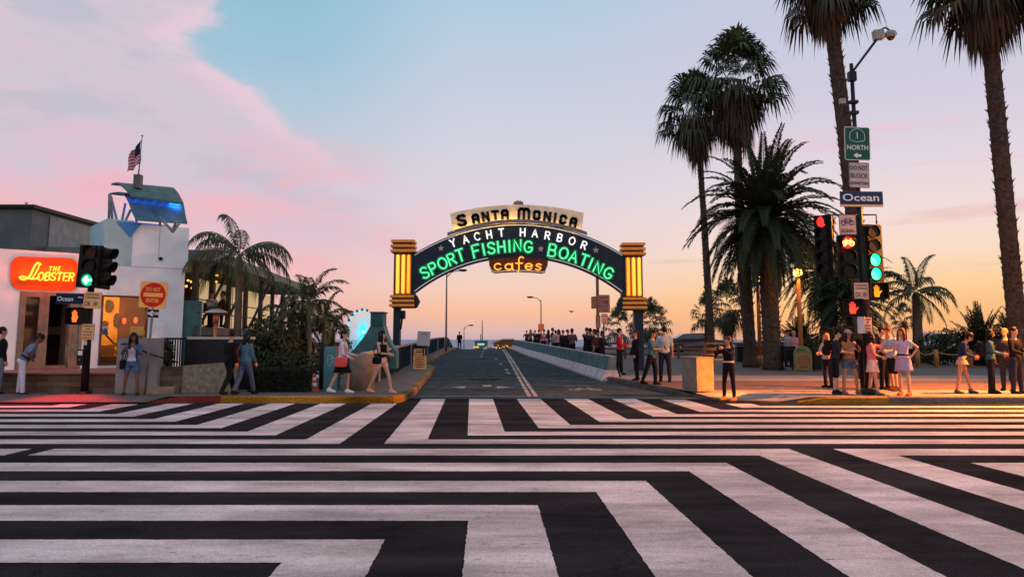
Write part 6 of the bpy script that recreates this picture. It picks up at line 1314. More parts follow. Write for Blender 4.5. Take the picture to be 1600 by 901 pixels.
# ------------------------------------------------------------------ people
SK = {'light': (.50, .27, .18), 'tan': (.38, .19, .11), 'brown': (.16, .075, .045), 'dark': (.08, .04, .028)}
def skin(k): return mat('skin_' + k, SK[k], .5, .06, 14)
def cloth(c): return mat('cloth_%d_%d_%d' % c, lin(c), .9, .16, 16, bump=.3)
def hairm(c): return mat('hair_%d_%d_%d' % c, lin(c), .55, .35, 30, stretch=(3, 3, .4))
EYE = mat('eye', (.015, .012, .01), .3, 0); LIP = mat('lips', (.30, .09, .07), .5, 0)
class Pose: pass
def dirv(f, a, s): f, a = R(f), R(a); return Vector((s * math.sin(a), -math.sin(f) * math.cos(a), -math.cos(f) * math.cos(a)))
def skeleton(H, fem, lean, side, legs, arms, head):
    k = H / 1.70; p = Pose(); p.k = k; p.fem = fem
    P0 = Vector((0, 0, .93 * k)); l = R(lean); sl = R(side)
    up = Vector((math.sin(sl), -math.sin(l) * math.cos(sl), math.cos(l) * math.cos(sl))); fw = Vector((0, -math.cos(l), -math.sin(l))); rt = up.cross(fw).normalized() * -1; 
    if rt.x < 0: rt = -rt
    p.up, p.fw, p.rt = up, fw, rt; p.P = P0
    hw = .088 if fem else .085; sw = (.162 if fem else .188)
    p.legs = []
    for s, (f, a, kn) in zip((1, -1), legs):
        h = P0 + Vector((s * hw * k, 0, -.03 * k)); kne = h + dirv(f, a, s) * .42 * k; an = kne + dirv(f - kn, a * .4, s) * .40 * k; p.legs.append([h, kne, an])
    zmin = min(q[2].z for q in p.legs); dz = .085 * k - zmin
    for q in p.legs:
        for v in q: v.z += dz
    p.P = P0 + Vector((0, 0, dz)); p.ank0 = .085 * k
    p.neck = p.P + up * .50 * k; p.arms = []
    for s, (f1, a1, f2, a2) in zip((1, -1), arms):
        sh = p.P + up * .445 * k + rt * s * sw * k; B = lambda d: rt * d.x + fw * -d.y + up * d.z
        d1 = B(dirv(f1, a1, s)) if lean < 15 else dirv(f1, a1, s); d2 = B(dirv(f2, a2, s)) if lean < 15 else dirv(f2, a2, s)
        el = sh + d1 * .275 * k; wr = el + d2 * .245 * k; p.arms.append([sh, el, wr])
    hp, hy = head; a = R(lean * .75 + hp); hu = Vector((math.sin(sl) * .5, -math.sin(a), math.cos(a))).normalized(); y = R(hy)
    hf = Vector((math.sin(y) * math.cos(a), -math.cos(y) * math.cos(a), -math.sin(a))); hf = (hf - hu * hf.dot(hu)).normalized()
    p.hu, p.hf = hu, hf; p.hr = hu.cross(hf).normalized() * -1; p.hc = p.neck + hu * .185 * k
    return p
def ell(c, ax, ay, rx, ry, n=14): return [c + ax * (rx * math.cos(2 * PI * i / n)) + ay * (ry * math.sin(2 * PI * i / n)) for i in range(n)]
def limb(b, pts, rad, m, n=9):
    """tapered limb with filled joints"""
    P_, r_ = [], []
    for (a, c_), (ra, rc_) in zip(zip(pts, pts[1:]), zip(rad, rad[1:])):
        for f in (0, .33, .66): P_.append(a.lerp(c_, f)); r_.append(ra + (rc_ - ra) * f)
    P_.append(pts[-1]); r_.append(rad[-1]); b.tube(P_, r_, m, n, True, True, True)
def torso_rings(p, z0, z1, g, fem):
    k = p.k; prof = [(-.10, .135, .095), (-.03, .165 if fem else .155, .115), (.05, .158 if fem else .150, .112), (.15, .118 if fem else .138, .092), (.25, .130 if fem else .152, .105), (.33, .148 if fem else .168, .118), (.41, .150 if fem else .180, .100), (.465, .105 if fem else .125, .075), (.50, .058, .058)]
    def at(z):
        if z <= prof[0][0]: return prof[0][1:]
        for (a, x, y), (c_, x2, y2) in zip(prof, prof[1:]):
            if z <= c_: f = (z - a) / (c_ - a); return x + (x2 - x) * f, y + (y2 - y) * f
        return prof[-1][1:]
    zs = [z0] + [q[0] for q in prof if z0 < q[0] < z1] + [z1]
    return [ell(p.P + p.up * z * k, p.rt, p.fw, (at(z)[0] + g) * k, (at(z)[1] + g) * k) for z in zs]
def foot(b, p, an, m, g=0., yaw=0.):
    k = p.k; f = Vector((math.sin(yaw), -math.cos(yaw), 0)); r_ = Vector((f.y, -f.x, 0)); lift = an.z - p.ank0; tz = -min(.5, lift * 2.2); f2 = (f + Vector((0, 0, tz))).normalized(); u = r_.cross(f2); u = u if u.z > 0 else -u
    base = an - Vector((0, 0, .045 * k)); rings = []
    for d, w_, h_, dz in ((-.065, .026, .030, .006), (-.045, .036, .042, .004), (0, .040, .058, .010), (.06, .042, .046, -.002), (.12, .046, .034, -.010), (.165, .036, .024, -.016), (.185, .018, .014, -.020)):
        c = base + f2 * d * k + u * dz * k; rings.append(ell(c, r_, u, (w_ + g) * k, (h_ + g * .6) * k, 10))
    b.loft(rings, m)
def hand(b, p, el, wr, m, s, grip=.6, inward=None):
    k = p.k; d = (wr - el).normalized(); n_ = inward if inward is not None else (p.rt * -s); n_ = (n_ - d * n_.dot(d)).normalized(); t_ = d.cross(n_).normalized()
    R3 = Matrix((t_, d, n_)).transposed(); b.sup(wr + d * .045 * k, (.040 * k, .052 * k, .017 * k), m, .75, R3, 10, 7)
    for i, ln in enumerate((.062, .074, .070, .055)):
        q = wr + d * .085 * k + t_ * (-.03 + .02 * i) * k; q1 = q + (d * math.cos(grip * .6) + n_ * math.sin(grip * .6)) * ln * .5 * k; q2 = q1 + (d * math.cos(grip * 1.7) + n_ * math.sin(grip * 1.7)) * ln * .5 * k
        b.tube([q - d * .02 * k, q, q1, q2], [.0085 * k, .0088 * k, .008 * k, .006 * k], m, 6, True, True, True)
    q = wr + d * .02 * k - t_ * .034 * k; q1 = q + (d * .6 - t_ * .6 + n_ * .4).normalized() * .036 * k; q2 = q1 + (d * .8 + n_ * .5).normalized() * .032 * k; b.tube([q, q1, q2], [.0115 * k, .010 * k, .007 * k], m, 6, True, True, True)
def rbox(b, c, d, m, rot=None): b.sup(c, (d[0] / 2, d[1] / 2, d[2] / 2), m, .35, rot, 16, 9)
def person(label, px, D, yaw, H=1.7, fem=False, lean=0, side=0, legs=((0, 3, 0), (0, 3, 0)), arms=((5, 8, 12, 4), (5, 8, 12, 4)), head=(0, 0), top=((20, 20, 24), 1., .0), bottom=('trousers', (20, 22, 30), 1.), shoes=(20, 18, 18), hair=('short', (20, 14, 12)), sk='tan', bag=None, extras=(), z=None, vox=.022, feet=0, group=None, x=None, cat=None, collar=None):
    x = gnd(px, D) if x is None else x; zz = (h_park(D) if x > 0 else .17 + h_road(D)) if z is None else z
    t = thing('person', label, cat or ('woman' if fem else 'man'), (x, D, zz), group, R(yaw)); p = skeleton(H, fem, lean, side, legs, arms, head); k = p.k; m = skin(sk); T_ = cloth(top[0])
    lw = .92 if fem else 1.0
    # body: one continuous surface
    b = MB(); b.loft(torso_rings(p, -.10, .50, 0, fem), m)
    for (h, kn, an) in p.legs: limb(b, [h, h.lerp(kn, .35), kn, kn.lerp(an, .3), an], [.088 * k * lw, .080 * k * lw, .054 * k * lw, .056 * k * lw, .036 * k], m); foot(b, p, an, m, 0, R(feet))
    for s, (sh, el, wr) in zip((1, -1), p.arms): b.sup(sh - p.rt * s * .01, (.058 * k * lw,) * 3, m); limb(b, [sh, sh.lerp(el, .4), el, el.lerp(wr, .3), wr], [.050 * k * lw, .046 * k * lw, .037 * k * lw, .038 * k * lw, .026 * k], m)
    limb(b, [p.neck - p.up * .06 * k, p.hc - p.hu * .06 * k], [.062 * k * lw, .053 * k * lw], m)
    hR = Matrix((p.hr, p.hf, p.hu)).transposed()
    b.sup(p.hc + p.hu * .015 * k - p.hf * .008 * k, (.076 * k, .096 * k, .105 * k), m, 1, hR, 14, 10); b.sup(p.hc - p.hu * .055 * k + p.hf * .028 * k, (.056 * k, .062 * k, .066 * k), m, 1, hR, 12, 8)
    body = remesh(b, m, vox * .85, 3)
    for s, (sh, el, wr) in zip((1, -1), p.arms): hand(body, p, el, wr, m, s, .7)
    hp = lambda r_, f_, u_: p.hc + (p.hr * r_ + p.hf * f_ + p.hu * u_) * k
    body.add([hp(0, .088, .015), hp(-.017, .090, -.032), hp(.017, .090, -.032), hp(0, .115, -.028), hp(0, .086, -.042)], [(0, 1, 3), (0, 3, 2), (1, 4, 3), (3, 4, 2)], m, False)
    for s in (-1, 1):
        body.sup(hp(s * .030, .083, .012), (.013 * k, .008 * k, .007 * k), EYE, 1, hR, 8, 5); body.tube([hp(s * .012, .094, .030), hp(s * .032, .090, .034), hp(s * .05, .076, .028)], .0045 * k, hairm(hair[1]), 4); body.sup(hp(s * .078, -.006, -.005), (.012 * k, .022 * k, .032 * k), m, 1, hR, 8, 6)
    body.sup(hp(0, .083, -.066), (.024 * k, .010 * k, .008 * k), LIP, 1, hR, 8, 5)
    body.build('body', t, True)
    # upper garment: torso shell from hem to neck with sleeves
    tc_, slv, hem = top
    b = MB(); g = .016
    if slv == -1: b.loft(torso_rings(p, hem, .43, g * .8, fem), T_)
    else: b.loft(torso_rings(p, hem, .475, g, fem), T_)
    for s, (sh, el, wr) in zip((1, -1), p.arms):
        if slv >= 0: b.sup(sh - p.rt * s * .012 * k, (.068 * k * lw,) * 3, T_)
        elif fem: limb(b, [p.P + p.up * .40 * k + p.rt * s * .09 * k, p.P + p.up * .47 * k + p.rt * s * .085 * k], [.03 * k, .03 * k], T_, 6)
        if slv > 0:
            fin = sh.lerp(el, min(1, slv * 2)) if slv <= .5 else None
            if fin is not None: limb(b, [sh, fin], [.064 * k * lw, .060 * k * lw], T_)
            else: limb(b, [sh, el, el.lerp(wr, min(1, (slv - .5) * 2) * .93)], [.064 * k * lw, .054 * k * lw, .043 * k * lw], T_)
    remesh(b, T_, vox, 3).build('jacket' if slv > .9 else 'shirt', t, True)
    # lower garment
    kind, bc, ln = bottom; Bm = cloth(bc)
    if kind in ('trousers', 'shorts', 'leggings'):
        b = MB(); g = .006 if kind == 'leggings' else .016; b.loft(torso_rings(p, -.10, .09, g * .9, fem), Bm)
        for (h, kn, an) in p.legs:
            full = [h, h.lerp(kn, .35), kn, kn.lerp(an, .3), an]; r_ = [(.096 + g * .4) * lw, (.088 + g * .4) * lw, (.058 + g * 1.1) * lw, (.058 + g) * lw, .040 + g * 1.1]
            if ln < .5: e = h.lerp(kn, ln * 2); limb(b, [h, e], [r_[0] * k, (r_[0] + (r_[2] + .012 - r_[0]) * ln * 2) * k], Bm)
            else: limb(b, full[:3] + ([full[3]] if ln > .65 else []) + [kn.lerp(an, (ln - .5) * 2 * .97)], [q * k for q in r_[:3] + ([r_[3]] if ln > .65 else []) + [r_[4] if ln > .9 else r_[3]]], Bm)
        remesh(b, Bm, vox, 3).build(kind, t, True)
    else:
        b = MB(); L_ = ln * .82 * k; n = 28; rings = []; top_z = .12 if kind == 'skirt' else .14
        for i in range(9):
            f = i / 8; z = p.P.z + top_z * k - (L_ + top_z * k) * f; zc = p.P + p.up * top_z * k if f < .15 else None
            xs = [];
            for (h, kn, an) in p.legs:
                q = h.lerp(kn, min(1, max(0, (h.z - z) / max(.05, h.z - kn.z)))) if z > kn.z else kn.lerp(an, min(1, (kn.z - z) / max(.05, kn.z - an.z))); xs.append(q)
            c = (xs[0] + xs[1]) / 2; c = Vector((c.x, c.y, z))
            if z > p.P.z: c = p.P + p.up * ((z - p.P.z) / max(.3, p.up.z))
            rx = abs(xs[0].x - xs[1].x) / 2 + (.092 + .03 * f) * k if f > .2 else (.125 + .05 * f * 5) * k; ry = abs(xs[0].y - xs[1].y) / 2 + (.105 + .035 * f) * k if f > .2 else (.105 + .02 * f * 5) * k
            rings.append([c + Vector(((rx * (1 + .05 * f * math.sin(q * 7))) * math.cos(q), (ry * (1 + .05 * f * math.sin(q * 7))) * math.sin(q), 0)) for q in [2 * PI * j / n for j in range(n)]])
        b.loft(rings, Bm, True, True); b.build('skirt', t, True)
    if shoes:
        for (h, kn, an) in p.legs: b = MB(); foot(b, p, an, cloth(shoes), .010, R(feet)); b.tube([an - Vector((0, 0, .03 * k)), an + (kn - an).normalized() * .03 * k], [.05 * k, .046 * k], cloth(shoes), 8); b.build('shoe', t, True)
    # hair and headwear
    st, hcl = hair; hm = hairm(hcl); b = MB()
    if st != 'bald':
        b.sup(p.hc + (p.hu * .030 - p.hf * .020) * k, (.086 * k, .100 * k, .104 * k), hm, 1, hR, 16, 11)
        b.v = [v + p.hf * -.06 * k * max(0, min(1, (.02 * k - (v - p.hc).dot(p.hu)) / (.05 * k))) * max(0, (v - p.hc).dot(p.hf) / (.09 * k)) for v in b.v]
        if st in ('long', 'wavy', 'bob'):
            ln = {'long': .36, 'wavy': .34, 'bob': .17}[st]; rings = []
            for i in range(8):
                f = i / 7; c = p.hc + p.hu * .05 * k - p.hf * (.03 + .045 * f) * k - (p.hu * (1 - f * .6) + Vector((0, 0, 1)) * f * .6) * (ln * f + .0) * k; wv = (.080 + (.03 if st == 'wavy' else .012) * math.sin(f * PI)) * k * (1 - .25 * f * f)
                rings.append([c + p.hr * wv * math.cos(q) * (1 + .05 * math.sin(q * 5 + f * 9)) + p.hf * (.065 - .02 * f) * k * math.sin(q) for q in [2 * PI * j / 16 for j in range(16)]])
            b.loft(rings, hm)
            if st != 'bob':
                for s in (-1, 1): b.tube([hp(s * .07, .02, .06), hp(s * .088, .02, -.04), hp(s * .095, .035, -.16), hp(s * .085, .055, -.27)], [.026 * k, .034 * k, .034 * k, .012 * k], hm, 7)
        if st == 'bun': b.sup(hp(0, -.10, .07), (.05 * k,) * 3, hm, 1)
        if st == 'pony': b.tube([hp(0, -.09, .05), hp(0, -.14, .0), hp(0, -.12, -.16)], [.03 * k, .035 * k, .012 * k], hm, 7)
        if st == 'hood': b.sup(p.hc + p.hu * .01 * k - p.hf * .02 * k, (.10 * k, .108 * k, .125 * k), hm, 1, hR)
        b.build('hair', t, True)
    for ex in extras:
        kind = ex[0]; m2 = cloth(ex[1]) if len(ex) > 1 else None; b = MB()
        if kind == 'cap': b.sup(p.hc + (p.hu * .055 - p.hf * .012) * k, (.092 * k, .106 * k, .085 * k), m2, 1, hR); b.sup(hp(0, .12, .055), (.07 * k, .07 * k, .008 * k), m2, 1, hR); b.build('cap', t, True)
        elif kind == 'phone':
            a, c_ = p.arms[0][2], p.arms[1][2]; q = (a + c_) / 2 + p.fw * .07 * k if ex[2] == 'both' else (a if ex[2] == 'l' else c_) + p.fw * .07 * k
            b.box(q + Vector((0, 0, .05)), (.075, .012, .14), INK); b.build('phone', None); o = COL.objects['phone'] if 0 else bpy.context.scene.collection.objects[-1]; o.parent = t
        elif kind == 'stripes':
            for i in range(5):
                z = .05 + i * .085; rg = torso_rings(p, z, z + .04, .021, fem); b.loft(rg, m2)
            b.build('stripe', t, True)
        elif kind == 'belt': b.loft(torso_rings(p, .09, .13, .024, fem), m2); b.build('belt', t, True)
        elif kind == 'scarf': b.tube(ell(p.neck - p.up * .02 * k, p.rt, p.fw, .075 * k, .075 * k, 12) + [ell(p.neck - p.up * .02 * k, p.rt, p.fw, .075 * k, .075 * k, 12)[0]], .03 * k, m2, 6); b.build('scarf', t, True)
        elif kind == 'front': 
            rg = torso_rings(p, top[2] + .05, .40, .020, fem); n = len(rg[0])
            b.loft([[v for j, v in enumerate(r_)] for r_ in rg], m2); b.v = [v + p.fw * .006 for v in b.v]
            c0 = p.P; b2 = MB(); 
            for r0_, r1_ in zip(rg, rg[1:]):
                for j in (2, 3, 4): b2.add([r0_[j], r0_[j + 1], r1_[j + 1], r1_[j]], [(0, 1, 2, 3)], m2)
            b2.v = [v + p.fw * .006 for v in b2.v]; b2.build('shirt_front', t, True)
        elif kind == 'satchel':   # strap across the body and a bag at the hip: bag is carried, modelled on the figure's own side
            pass
    if bag:
        kind, c, sd, *lb = bag; m2 = cloth(c); b = MB(); M4 = Matrix.Translation((x, D, zz)) @ Matrix.Rotation(R(yaw), 4, 'Z')
        if kind == 'backpack':
            q = p.P + p.up * .27 * k - p.fw * .205 * k; rbox(b, q, (.30 * k, .17 * k, .42 * k), m2, Matrix((p.rt, p.fw, p.up)).transposed()); rbox(b, q - p.fw * .08 * k - p.up * .08 * k, (.22 * k, .09 * k, .2 * k), m2, Matrix((p.rt, p.fw, p.up)).transposed())
            for s in (-1, 1): b.tube([p.P + p.up * .42 * k + p.rt * s * .09 * k - p.fw * .13 * k, p.P + p.up * .485 * k + p.rt * s * .095 * k, p.P + p.up * .36 * k + p.rt * s * .10 * k + p.fw * .14 * k, p.P + p.up * .20 * k + p.rt * s * .12 * k + p.fw * .10 * k, p.P + p.up * .14 * k + p.rt * s * .14 * k - p.fw * .11 * k], .016, m2, 6)
        else:
            w_, h_ = (.34, .26) if kind == 'tote' else (.26, .18)
            q = p.P + p.rt * sd * .235 * k - p.up * (.06 if kind == 'tote' else .01) * k + p.fw * .02 * k; rbox(b, q, (.11 * k, w_ * k, h_ * k), m2)
            b.tube([q + p.fw * w_ * .35 * k + p.up * h_ * .45 * k, p.P + p.up * .30 * k + p.rt * sd * .19 * k + p.fw * .13 * k, p.P + p.up * .495 * k + p.rt * sd * .12 * k, p.P + p.up * .30 * k + p.rt * sd * .18 * k - p.fw * .14 * k, q - p.fw * w_ * .35 * k + p.up * h_ * .45 * k], .012, m2, 6)
        o = MB().join(b, M4).build({'backpack': 'backpack', 'tote': 'shoulder_bag', 'bag': 'handbag'}[kind], None, base=M4 @ q); tag(o, lb[0], 'bag')
    return t
UPA = ((70, 10, 140, -25), (70, 10, 140, -25)); FRONT = ((25, 6, 80, -22), (25, 6, 80, -22)); REL = ((4, 9, 14, 5), (-4, 9, 8, 5)); WALK = ((18, 8, 40, 2), (-14, 8, 2, 3)); HIP = ((6, 10, 14, 6), (-8, 48, -10, -42))
STEP = ((20, 2, 6), (-14, 2, 18)); STEP2 = ((-12, 2, 22), (20, 2, 4)); STAND = ((2, 4, 3), (-2, 4, 1)); WIDE = ((2, 9, 2), (0, 9, 2))
K = (16, 15, 18)
# left pavement
person('man at the left edge in a black jacket and grey blue jeans', 4, 21.0, 130, 1.80, top=((14, 14, 18), 1, -.12), bottom=('trousers', (98, 108, 120), 1.), hair=('short', (25, 18, 15)), sk='tan', z=.1, legs=STAND)
person('stooping person in light blue tee and white trousers by the entrance window', 38, 20.9, 118, 1.72, fem=True, lean=32, legs=((-4, 3, 0), (4, 3, 0)), arms=((-4, 14, -36, 4), (-30, 40, 30, -45)), head=(12, -20), top=((92, 112, 138), .4, -.02), bottom=('trousers', (196, 186, 200), 1.), hair=('bun', (22, 15, 14)), sk='brown', z=.1, extras=(('belt', (18, 18, 20)),))
person('woman with long dark curls in denim jacket and shorts holding a phone', 209, 20.75, 12, 1.66, fem=True, legs=WIDE, arms=((38, 14, 132, -24), (38, 14, 128, -26)), head=(8, 10), top=((62, 84, 112), 1., -.02), bottom=('shorts', (70, 96, 128), .26), shoes=(60, 30, 24), hair=('wavy', (14, 10, 10)), sk='brown', z=.09, bag=('tote', (30, 18, 16), -1, 'dark brown handbag hanging beside the woman in denim'), extras=(('front', (176, 178, 190)), ('phone', K, 'both')))
person('man dressed all in black on the yellow kerb, red light on his face', 361, 20.35, 150, 1.68, legs=STEP, arms=((10, 10, 30, 0), (-10, 8, 14, 4)), head=(6, 60), top=((12, 14, 18), 1, -.1), bottom=('trousers', (10, 12, 16), 1.), hair=('short', (16, 12, 12)), sk='tan')
person('woman in teal denim jacket and jeans carrying an orange bag', 385, 20.4, 160, 1.62, fem=True, legs=STEP2, arms=((12, 10, 40, -10), (8, 9, 30, 4)), head=(10, -25), top=((58, 96, 112), 1, -.02), bottom=('trousers', (66, 76, 102), 1.), hair=('wavy', (10, 8, 8)), sk='light', bag=('bag', (226, 84, 30), 1, 'bright orange handbag at the hip of the woman in jeans'))
person('woman in white sweater and black skirt walking right by the teal post', 536, 20.9, 88, 1.66, fem=True, lean=3, legs=((20, 2, 22), (-20, 2, 6)), arms=((14, 8, 78, -10), (10, 8, 62, -14)), head=(0, -6), top=((206, 188, 196), 1, -.0), bottom=('skirt', (16, 15, 18), .42), shoes=(214, 204, 204), hair=('bob', (22, 14, 12)), sk='light', bag=('tote', (206, 76, 70), -1, 'large red patterned shoulder bag of the woman in white sweater'))
person('woman in black top and pale shorts walking right past the round pillar', 597, 20.9, 62, 1.68, fem=True, legs=((24, 2, 12), (-20, 2, 8)), arms=((14, 10, 78, -26), (18, 8, 84, -24)), head=(2, 14), top=((14, 13, 16), -1, -.0), bottom=('shorts', (224, 170, 150), .18), shoes=(206, 150, 116), hair=('wavy', (20, 12, 12)), sk='light', bag=('bag', (12, 12, 14), -1, 'small black handbag of the woman in the sleeveless top'))
person('dark figure standing alone at the crest of the pier road', 718, 77, 10, 1.72, legs=STAND, arms=((10, 14, 50, -20), (5, 10, 14, 4)), top=((18, 20, 26), 1, 0), bottom=('trousers', (16, 18, 22), 1.), vox=.035, z=h_road(77))
# terrace diners on chairs
def chair(label, px, D, yaw, z):
    t = thing('dining_chair', label, 'chair', (gnd(px, D), D, z), 'terrace chairs', R(yaw)); m = TIMB
    MB().box((0, 0, .44), (.42, .42, .04), m).build('seat', t, True); MB().box((0, .2, .72), (.40, .03, .36), m).build('backrest', t, True)
    for sx in (-1, 1):
        for sy in (-1, 1): MB().box((sx * .18, sy * .18, .21), (.035, .035, .42), m).build('leg', t, True)
zt3 = 2.055
for px, yw_, col_, lab, lc in ((328, 60, (150, 150, 140), 'diner in pale shirt seated on the terrace under the roof', 'terrace chair under the diner in pale shirt'), (345, -60, (60, 26, 26), 'diner in dark red seated on the terrace facing the pale shirt', 'terrace chair under the diner in dark red')):
    D = 28.6; chair(lc, px, D, yw_, zt3)
    person(lab, px, D, yw_, 1.7, legs=((88, 6, 92), (88, 6, 92)), arms=FRONT, top=(col_, .45, -.02), bottom=('trousers', (22, 22, 28), 1.), hair=('short', (20, 14, 12)), z=zt3, vox=.026)
t = thing('dining_table', 'dark terrace table between the two diners', 'table', (gnd(336.5, 28.6), 28.6, zt3)); b = MB(); b.box((gnd(336.5, 28.6), 28.6, zt3 + .72), (.5, .7, .04), TIMB); b.build('tabletop', t); b = MB(); b.tube([(gnd(336.5, 28.6), 28.6, zt3), (gnd(336.5, 28.6), 28.6, zt3 + .7)], .04, DARKM, 8); b.build('pedestal', t)
# people near the gateway column
person('man in a red and white top standing at the barrier end', 968, 29.8, 75, 1.74, legs=((4, 3, 3), (-6, 3, 2)), arms=((20, 8, 95, -15), (16, 8, 84, -10)), head=(4, 10), top=((186, 28, 34), 1, -.02), bottom=('trousers', (20, 20, 26), 1.), sk='light', extras=(('front', (196, 170, 170)),))
person('man in black suit facing left beside the gateway post', 993, 26.6, -80, 1.68, legs=((2, 3, 2), (-6, 3, 2)), arms=((8, 8, 20, 4), (6, 8, 24, 0)), top=((12, 12, 15), 1, -.14), bottom=('trousers', (10, 10, 13), 1.), hair=('short', (18, 12, 11)), sk='tan')
person('man in teal tee and dark trousers holding a phone before the navy post', 1017, 24.6, 60, 1.70, lean=5, legs=((12, 4, 14), (-16, 4, 6)), arms=((30, 8, 95, -18), (28, 8, 92, -18)), head=(14, -10), top=((52, 88, 104), .45, -.10), bottom=('trousers', (14, 14, 18), 1.), hair=('short', (16, 12, 10)), sk='tan', extras=(('phone', K, 'both'),))
person('man in pale checked shirt seen from behind near the navy post', 1038, 25.9, 172, 1.80, legs=((6, 5, 5), (-4, 5, 2)), arms=((6, 12, 20, 0), (4, 10, 12, 4)), head=(2, 10), top=((128, 146, 164), .45, -.04), bottom=('trousers', (22, 26, 40), 1.), hair=('short', (22, 15, 12)), sk='tan')
person('woman in black jacket and leggings photographing beside the pedestal', 1137, 19.95, -52, 1.60, fem=True, legs=((2, 7, 3), (2, 8, 3)), arms=((60, 16, 132, -28), (58, 16, 130, -28)), head=(-2, -10), top=((16, 15, 18), 1, -.02), bottom=('leggings', (18, 17, 22), 1.), shoes=(200, 120, 50), hair=('bob', (70, 34, 20)), sk='tan', z=.05, extras=(('phone', K, 'both'), ('belt', (226, 176, 160))))
# crowd behind the barriers
CC = [(823, 1.60, (70, 52, 52)), (829, 1.66, (120, 90, 90)), (836, 1.60, (40, 38, 44)), (842, 1.64, (28, 26, 30)), (857, 1.62, (34, 24, 26)), (863, 1.74, (26, 24, 28)), (868, 1.60, (140, 120, 120)), (873, 1.66, (186, 150, 136)), (880, 1.62, (28, 22, 24)), (887, 1.66, (34, 26, 28)), (894, 1.72, (96, 68, 66)), (917, 1.76, (16, 15, 18)), (922, 1.74, (20, 18, 22)), (928, 1.70, (60, 44, 40)), (934, 1.66, (90, 50, 40)), (941, 1.62, (30, 22, 24))]
CL = ['person in brown at the far left end of the crowd behind the barriers', 'person in dusty pink second from the far end of the crowd', 'person in charcoal third from the far end of the crowd', 'person in black just left of the striped shirt in the crowd', 'person in dark maroon just right of the striped shirt', 'tallest dark figure in the middle of the barrier crowd', 'person in grey pink top behind the tall dark figure', 'person in peach top in the middle of the barrier crowd', 'person in black right of the peach top in the crowd', 'person in dark brown left of the dusty red jacket in the crowd', 'person in dusty red jacket right of the middle of the crowd', 'tall person in black left of the pair by the sign post', 'tall person in dark grey right of the pair by the sign post', 'person in brown jacket left of the weight limit post', 'person in rust coloured jacket at the weight limit post', 'person in dark brown right of the weight limit post']
for i, ((px, H, c), lab) in enumerate(zip(CC, CL)):
    D = 5.95 / ((px - 800) / 1200 + .0685) + (i % 3) * .35
    if px > 940: D = 33.4
    random.seed(100 + i)
    person(lab, px, D, random.choice((-100, -60, -30, 20, 60, 95, 150, 180)), H, fem=i in (1, 4, 7, 9, 14), legs=STAND, arms=random.choice((REL, FRONT, UPA, HIP)), head=(rnd(-4, 10), rnd(-25, 25)), top=(c, random.choice((1, 1, .45)), -.04), bottom=('shorts', (34, 30, 32), .48) if i in (11, 12) else ('trousers', (20, 20, 26), 1.), hair=(random.choice(('short', 'short', 'bob')) if i not in (1, 4, 7) else 'long', random.choice(((18, 12, 10), (30, 20, 14), (60, 38, 22)))), sk=random.choice(('tan', 'light', 'brown')), vox=.032, group='crowd behind the barriers', cat='person')
person('person in red and white striped shirt in the barrier crowd', 850, 51.5, -10, 1.66, legs=STAND, arms=REL, top=((150, 30, 36), .45, -.06), bottom=('trousers', (20, 20, 26), 1.), sk='light', vox=.03, extras=(('stripes', (214, 190, 190)),), group='crowd behind the barriers', cat='person')
# right corner
person('man with black backpack and shorts looking at his phone', 1303, 20.7, 72, 1.70, lean=5, legs=((3, 3, 3), (-3, 3, 2)), arms=((26, 8, 92, -14), (24, 8, 90, -14)), head=(20, 0), top=((42, 38, 42), .42, -.06), bottom=('shorts', (14, 13, 16), .49), shoes=(24, 24, 30), hair=('short', (18, 12, 10)), sk='light', bag=('backpack', (20, 18, 22), 1, 'black backpack on the man in shorts looking at his phone'), extras=(('phone', K, 'both'), ('cap', (26, 22, 24))))
person('woman in pale cap, tan top and denim shorts facing the street', 1325, 20.75, 8, 1.66, fem=True, legs=((4, 10, 4), (2, 12, 2)), arms=((30, 16, 118, -28), (26, 18, 108, -30)), head=(6, 0), top=((168, 112, 72), .2, -.0), bottom=('shorts', (74, 92, 116), .20), shoes=(150, 90, 60), hair=('long', (30, 18, 14)), sk='tan', extras=(('cap', (186, 150, 140)), ('phone', K, 'both')))
person('woman in pink top and pale pink skirt raising her arms to her face', 1360, 20.35, 66, 1.60, fem=True, legs=((-6, 5, 3), (10, 5, 4)), arms=((80, 10, 150, -10), (16, 14, 70, -30)), head=(4, 20), top=((214, 112, 106), .45, -.0), bottom=('skirt', (226, 168, 150), .36), shoes=(96, 84, 90), hair=('long', (30, 16, 12)), sk='light')
person('man in black behind the woman in pink', 1352, 21.5, 160, 1.74, legs=((2, 4, 2), (-2, 5, 2)), arms=REL, top=((14, 13, 16), 1, -.06), bottom=('trousers', (12, 12, 16), 1.), hair=('short', (16, 11, 10)), sk='tan')
person('man in navy tee standing behind the woman in the striped dress', 1379, 22.6, 40, 1.78, legs=STAND, arms=((10, 10, 60, -15), (8, 12, 50, -10)), head=(4, 15), top=((22, 26, 42), .45, -.06), bottom=('trousers', (24, 24, 32), 1.), hair=('short', (34, 20, 14)), sk='light')
person('person with red brown hair and light blue top leaning to the group', 1392, 22.0, -70, 1.76, legs=((4, 4, 6), (-8, 4, 2)), lean=6, arms=((20, 12, 86, -14), (18, 10, 80, -14)), head=(10, 10), top=((150, 172, 190), .45, -.05), bottom=('shorts', (20, 22, 34), .45), shoes=(70, 40, 30), hair=('short', (70, 30, 18)), sk='light')
person('woman with long red hair in a striped lavender dress, hand on hip', 1409, 20.25, -48, 1.70, fem=True, legs=((2, 3, 2), (-2, 3, 2)), arms=((8, 58, -6, -38), (12, 10, 70, -20)), head=(2, -12), top=((168, 152, 176), .12, -.0), bottom=('dress', (160, 142, 170), .38), shoes=(150, 84, 50), hair=('long', (96, 38, 22)), sk='light', extras=(('belt', (20, 16, 20)),))
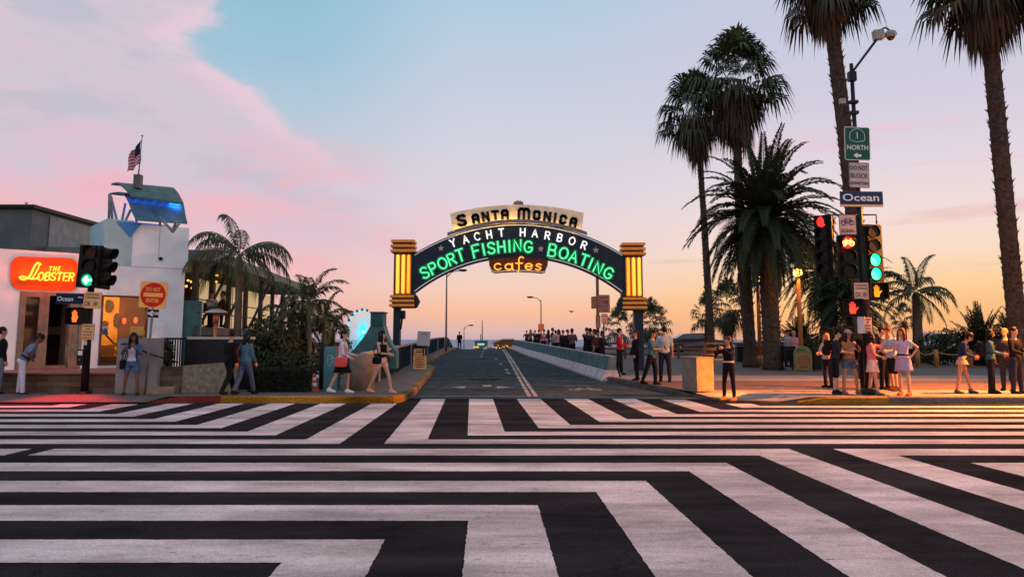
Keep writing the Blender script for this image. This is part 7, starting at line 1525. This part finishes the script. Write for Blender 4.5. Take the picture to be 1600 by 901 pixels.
person('person with orange hair in a white top behind the backpack man', 1291, 23.4, -60, 1.58, fem=True, legs=STAND, arms=FRONT, top=((188, 150, 130), .45, -.05), bottom=('trousers', (40, 34, 40), 1.), hair=('long', (206, 110, 50)), sk='light')
person('far person in light blue shirt by the palm trunks', 1231, 36, 30, 1.66, legs=STAND, arms=REL, top=((140, 150, 172), .45, -.05), bottom=('trousers', (34, 32, 40), 1.), sk='tan', vox=.03)
person('far person in pink shirt near the globe lamp foot', 1240, 35, -40, 1.62, fem=True, legs=STAND, arms=REL, top=((206, 150, 150), .45, -.05), bottom=('trousers', (34, 32, 40), 1.), hair=('bob', (200, 150, 140)), sk='light', vox=.03)
person('woman in navy jacket and beige skirt bending her head down', 1500, 20.9, 58, 1.66, fem=True, lean=12, legs=((14, 8, 4), (-10, 6, 2)), arms=((16, 10, 84, -20), (14, 10, 80, -20)), head=(34, 10), top=((26, 38, 74), 1, -.06), bottom=('skirt', (176, 140, 118), .16), shoes=(60, 62, 70), hair=('bob', (16, 11, 10)), sk='tan')
person('woman in teal jacket and black trousers with long black hair', 1545, 20.9, 62, 1.68, fem=True, legs=((3, 4, 2), (-3, 4, 2)), arms=((18, 8, 84, -16), (14, 8, 78, -12)), head=(14, 0), top=((54, 84, 94), 1, -.04), bottom=('trousers', (16, 15, 20), 1.), hair=('long', (10, 9, 10)), sk='tan', bag=('backpack', (22, 22, 28), 1, 'dark backpack on the woman in the teal jacket'), extras=(('phone', K, 'both'),))
person('man in black jacket and dark jeans near the right edge', 1584, 20.85, 30, 1.74, legs=((2, 8, 2), (0, 8, 2)), arms=((14, 12, 74, -22), (14, 12, 70, -22)), head=(6, -10), top=((16, 15, 20), 1, -.08), bottom=('trousers', (34, 40, 56), 1.), hair=('short', (24, 16, 12)), sk='light')
person('fair haired person half hidden behind the man in the black jacket', 1570, 22.0, -50, 1.72, legs=STAND, arms=REL, top=((46, 40, 46), 1, -.06), bottom=('trousers', (40, 42, 52), 1.), hair=('short', (150, 100, 70)), sk='light')
bpy.data.scenes.remove(_tmp)
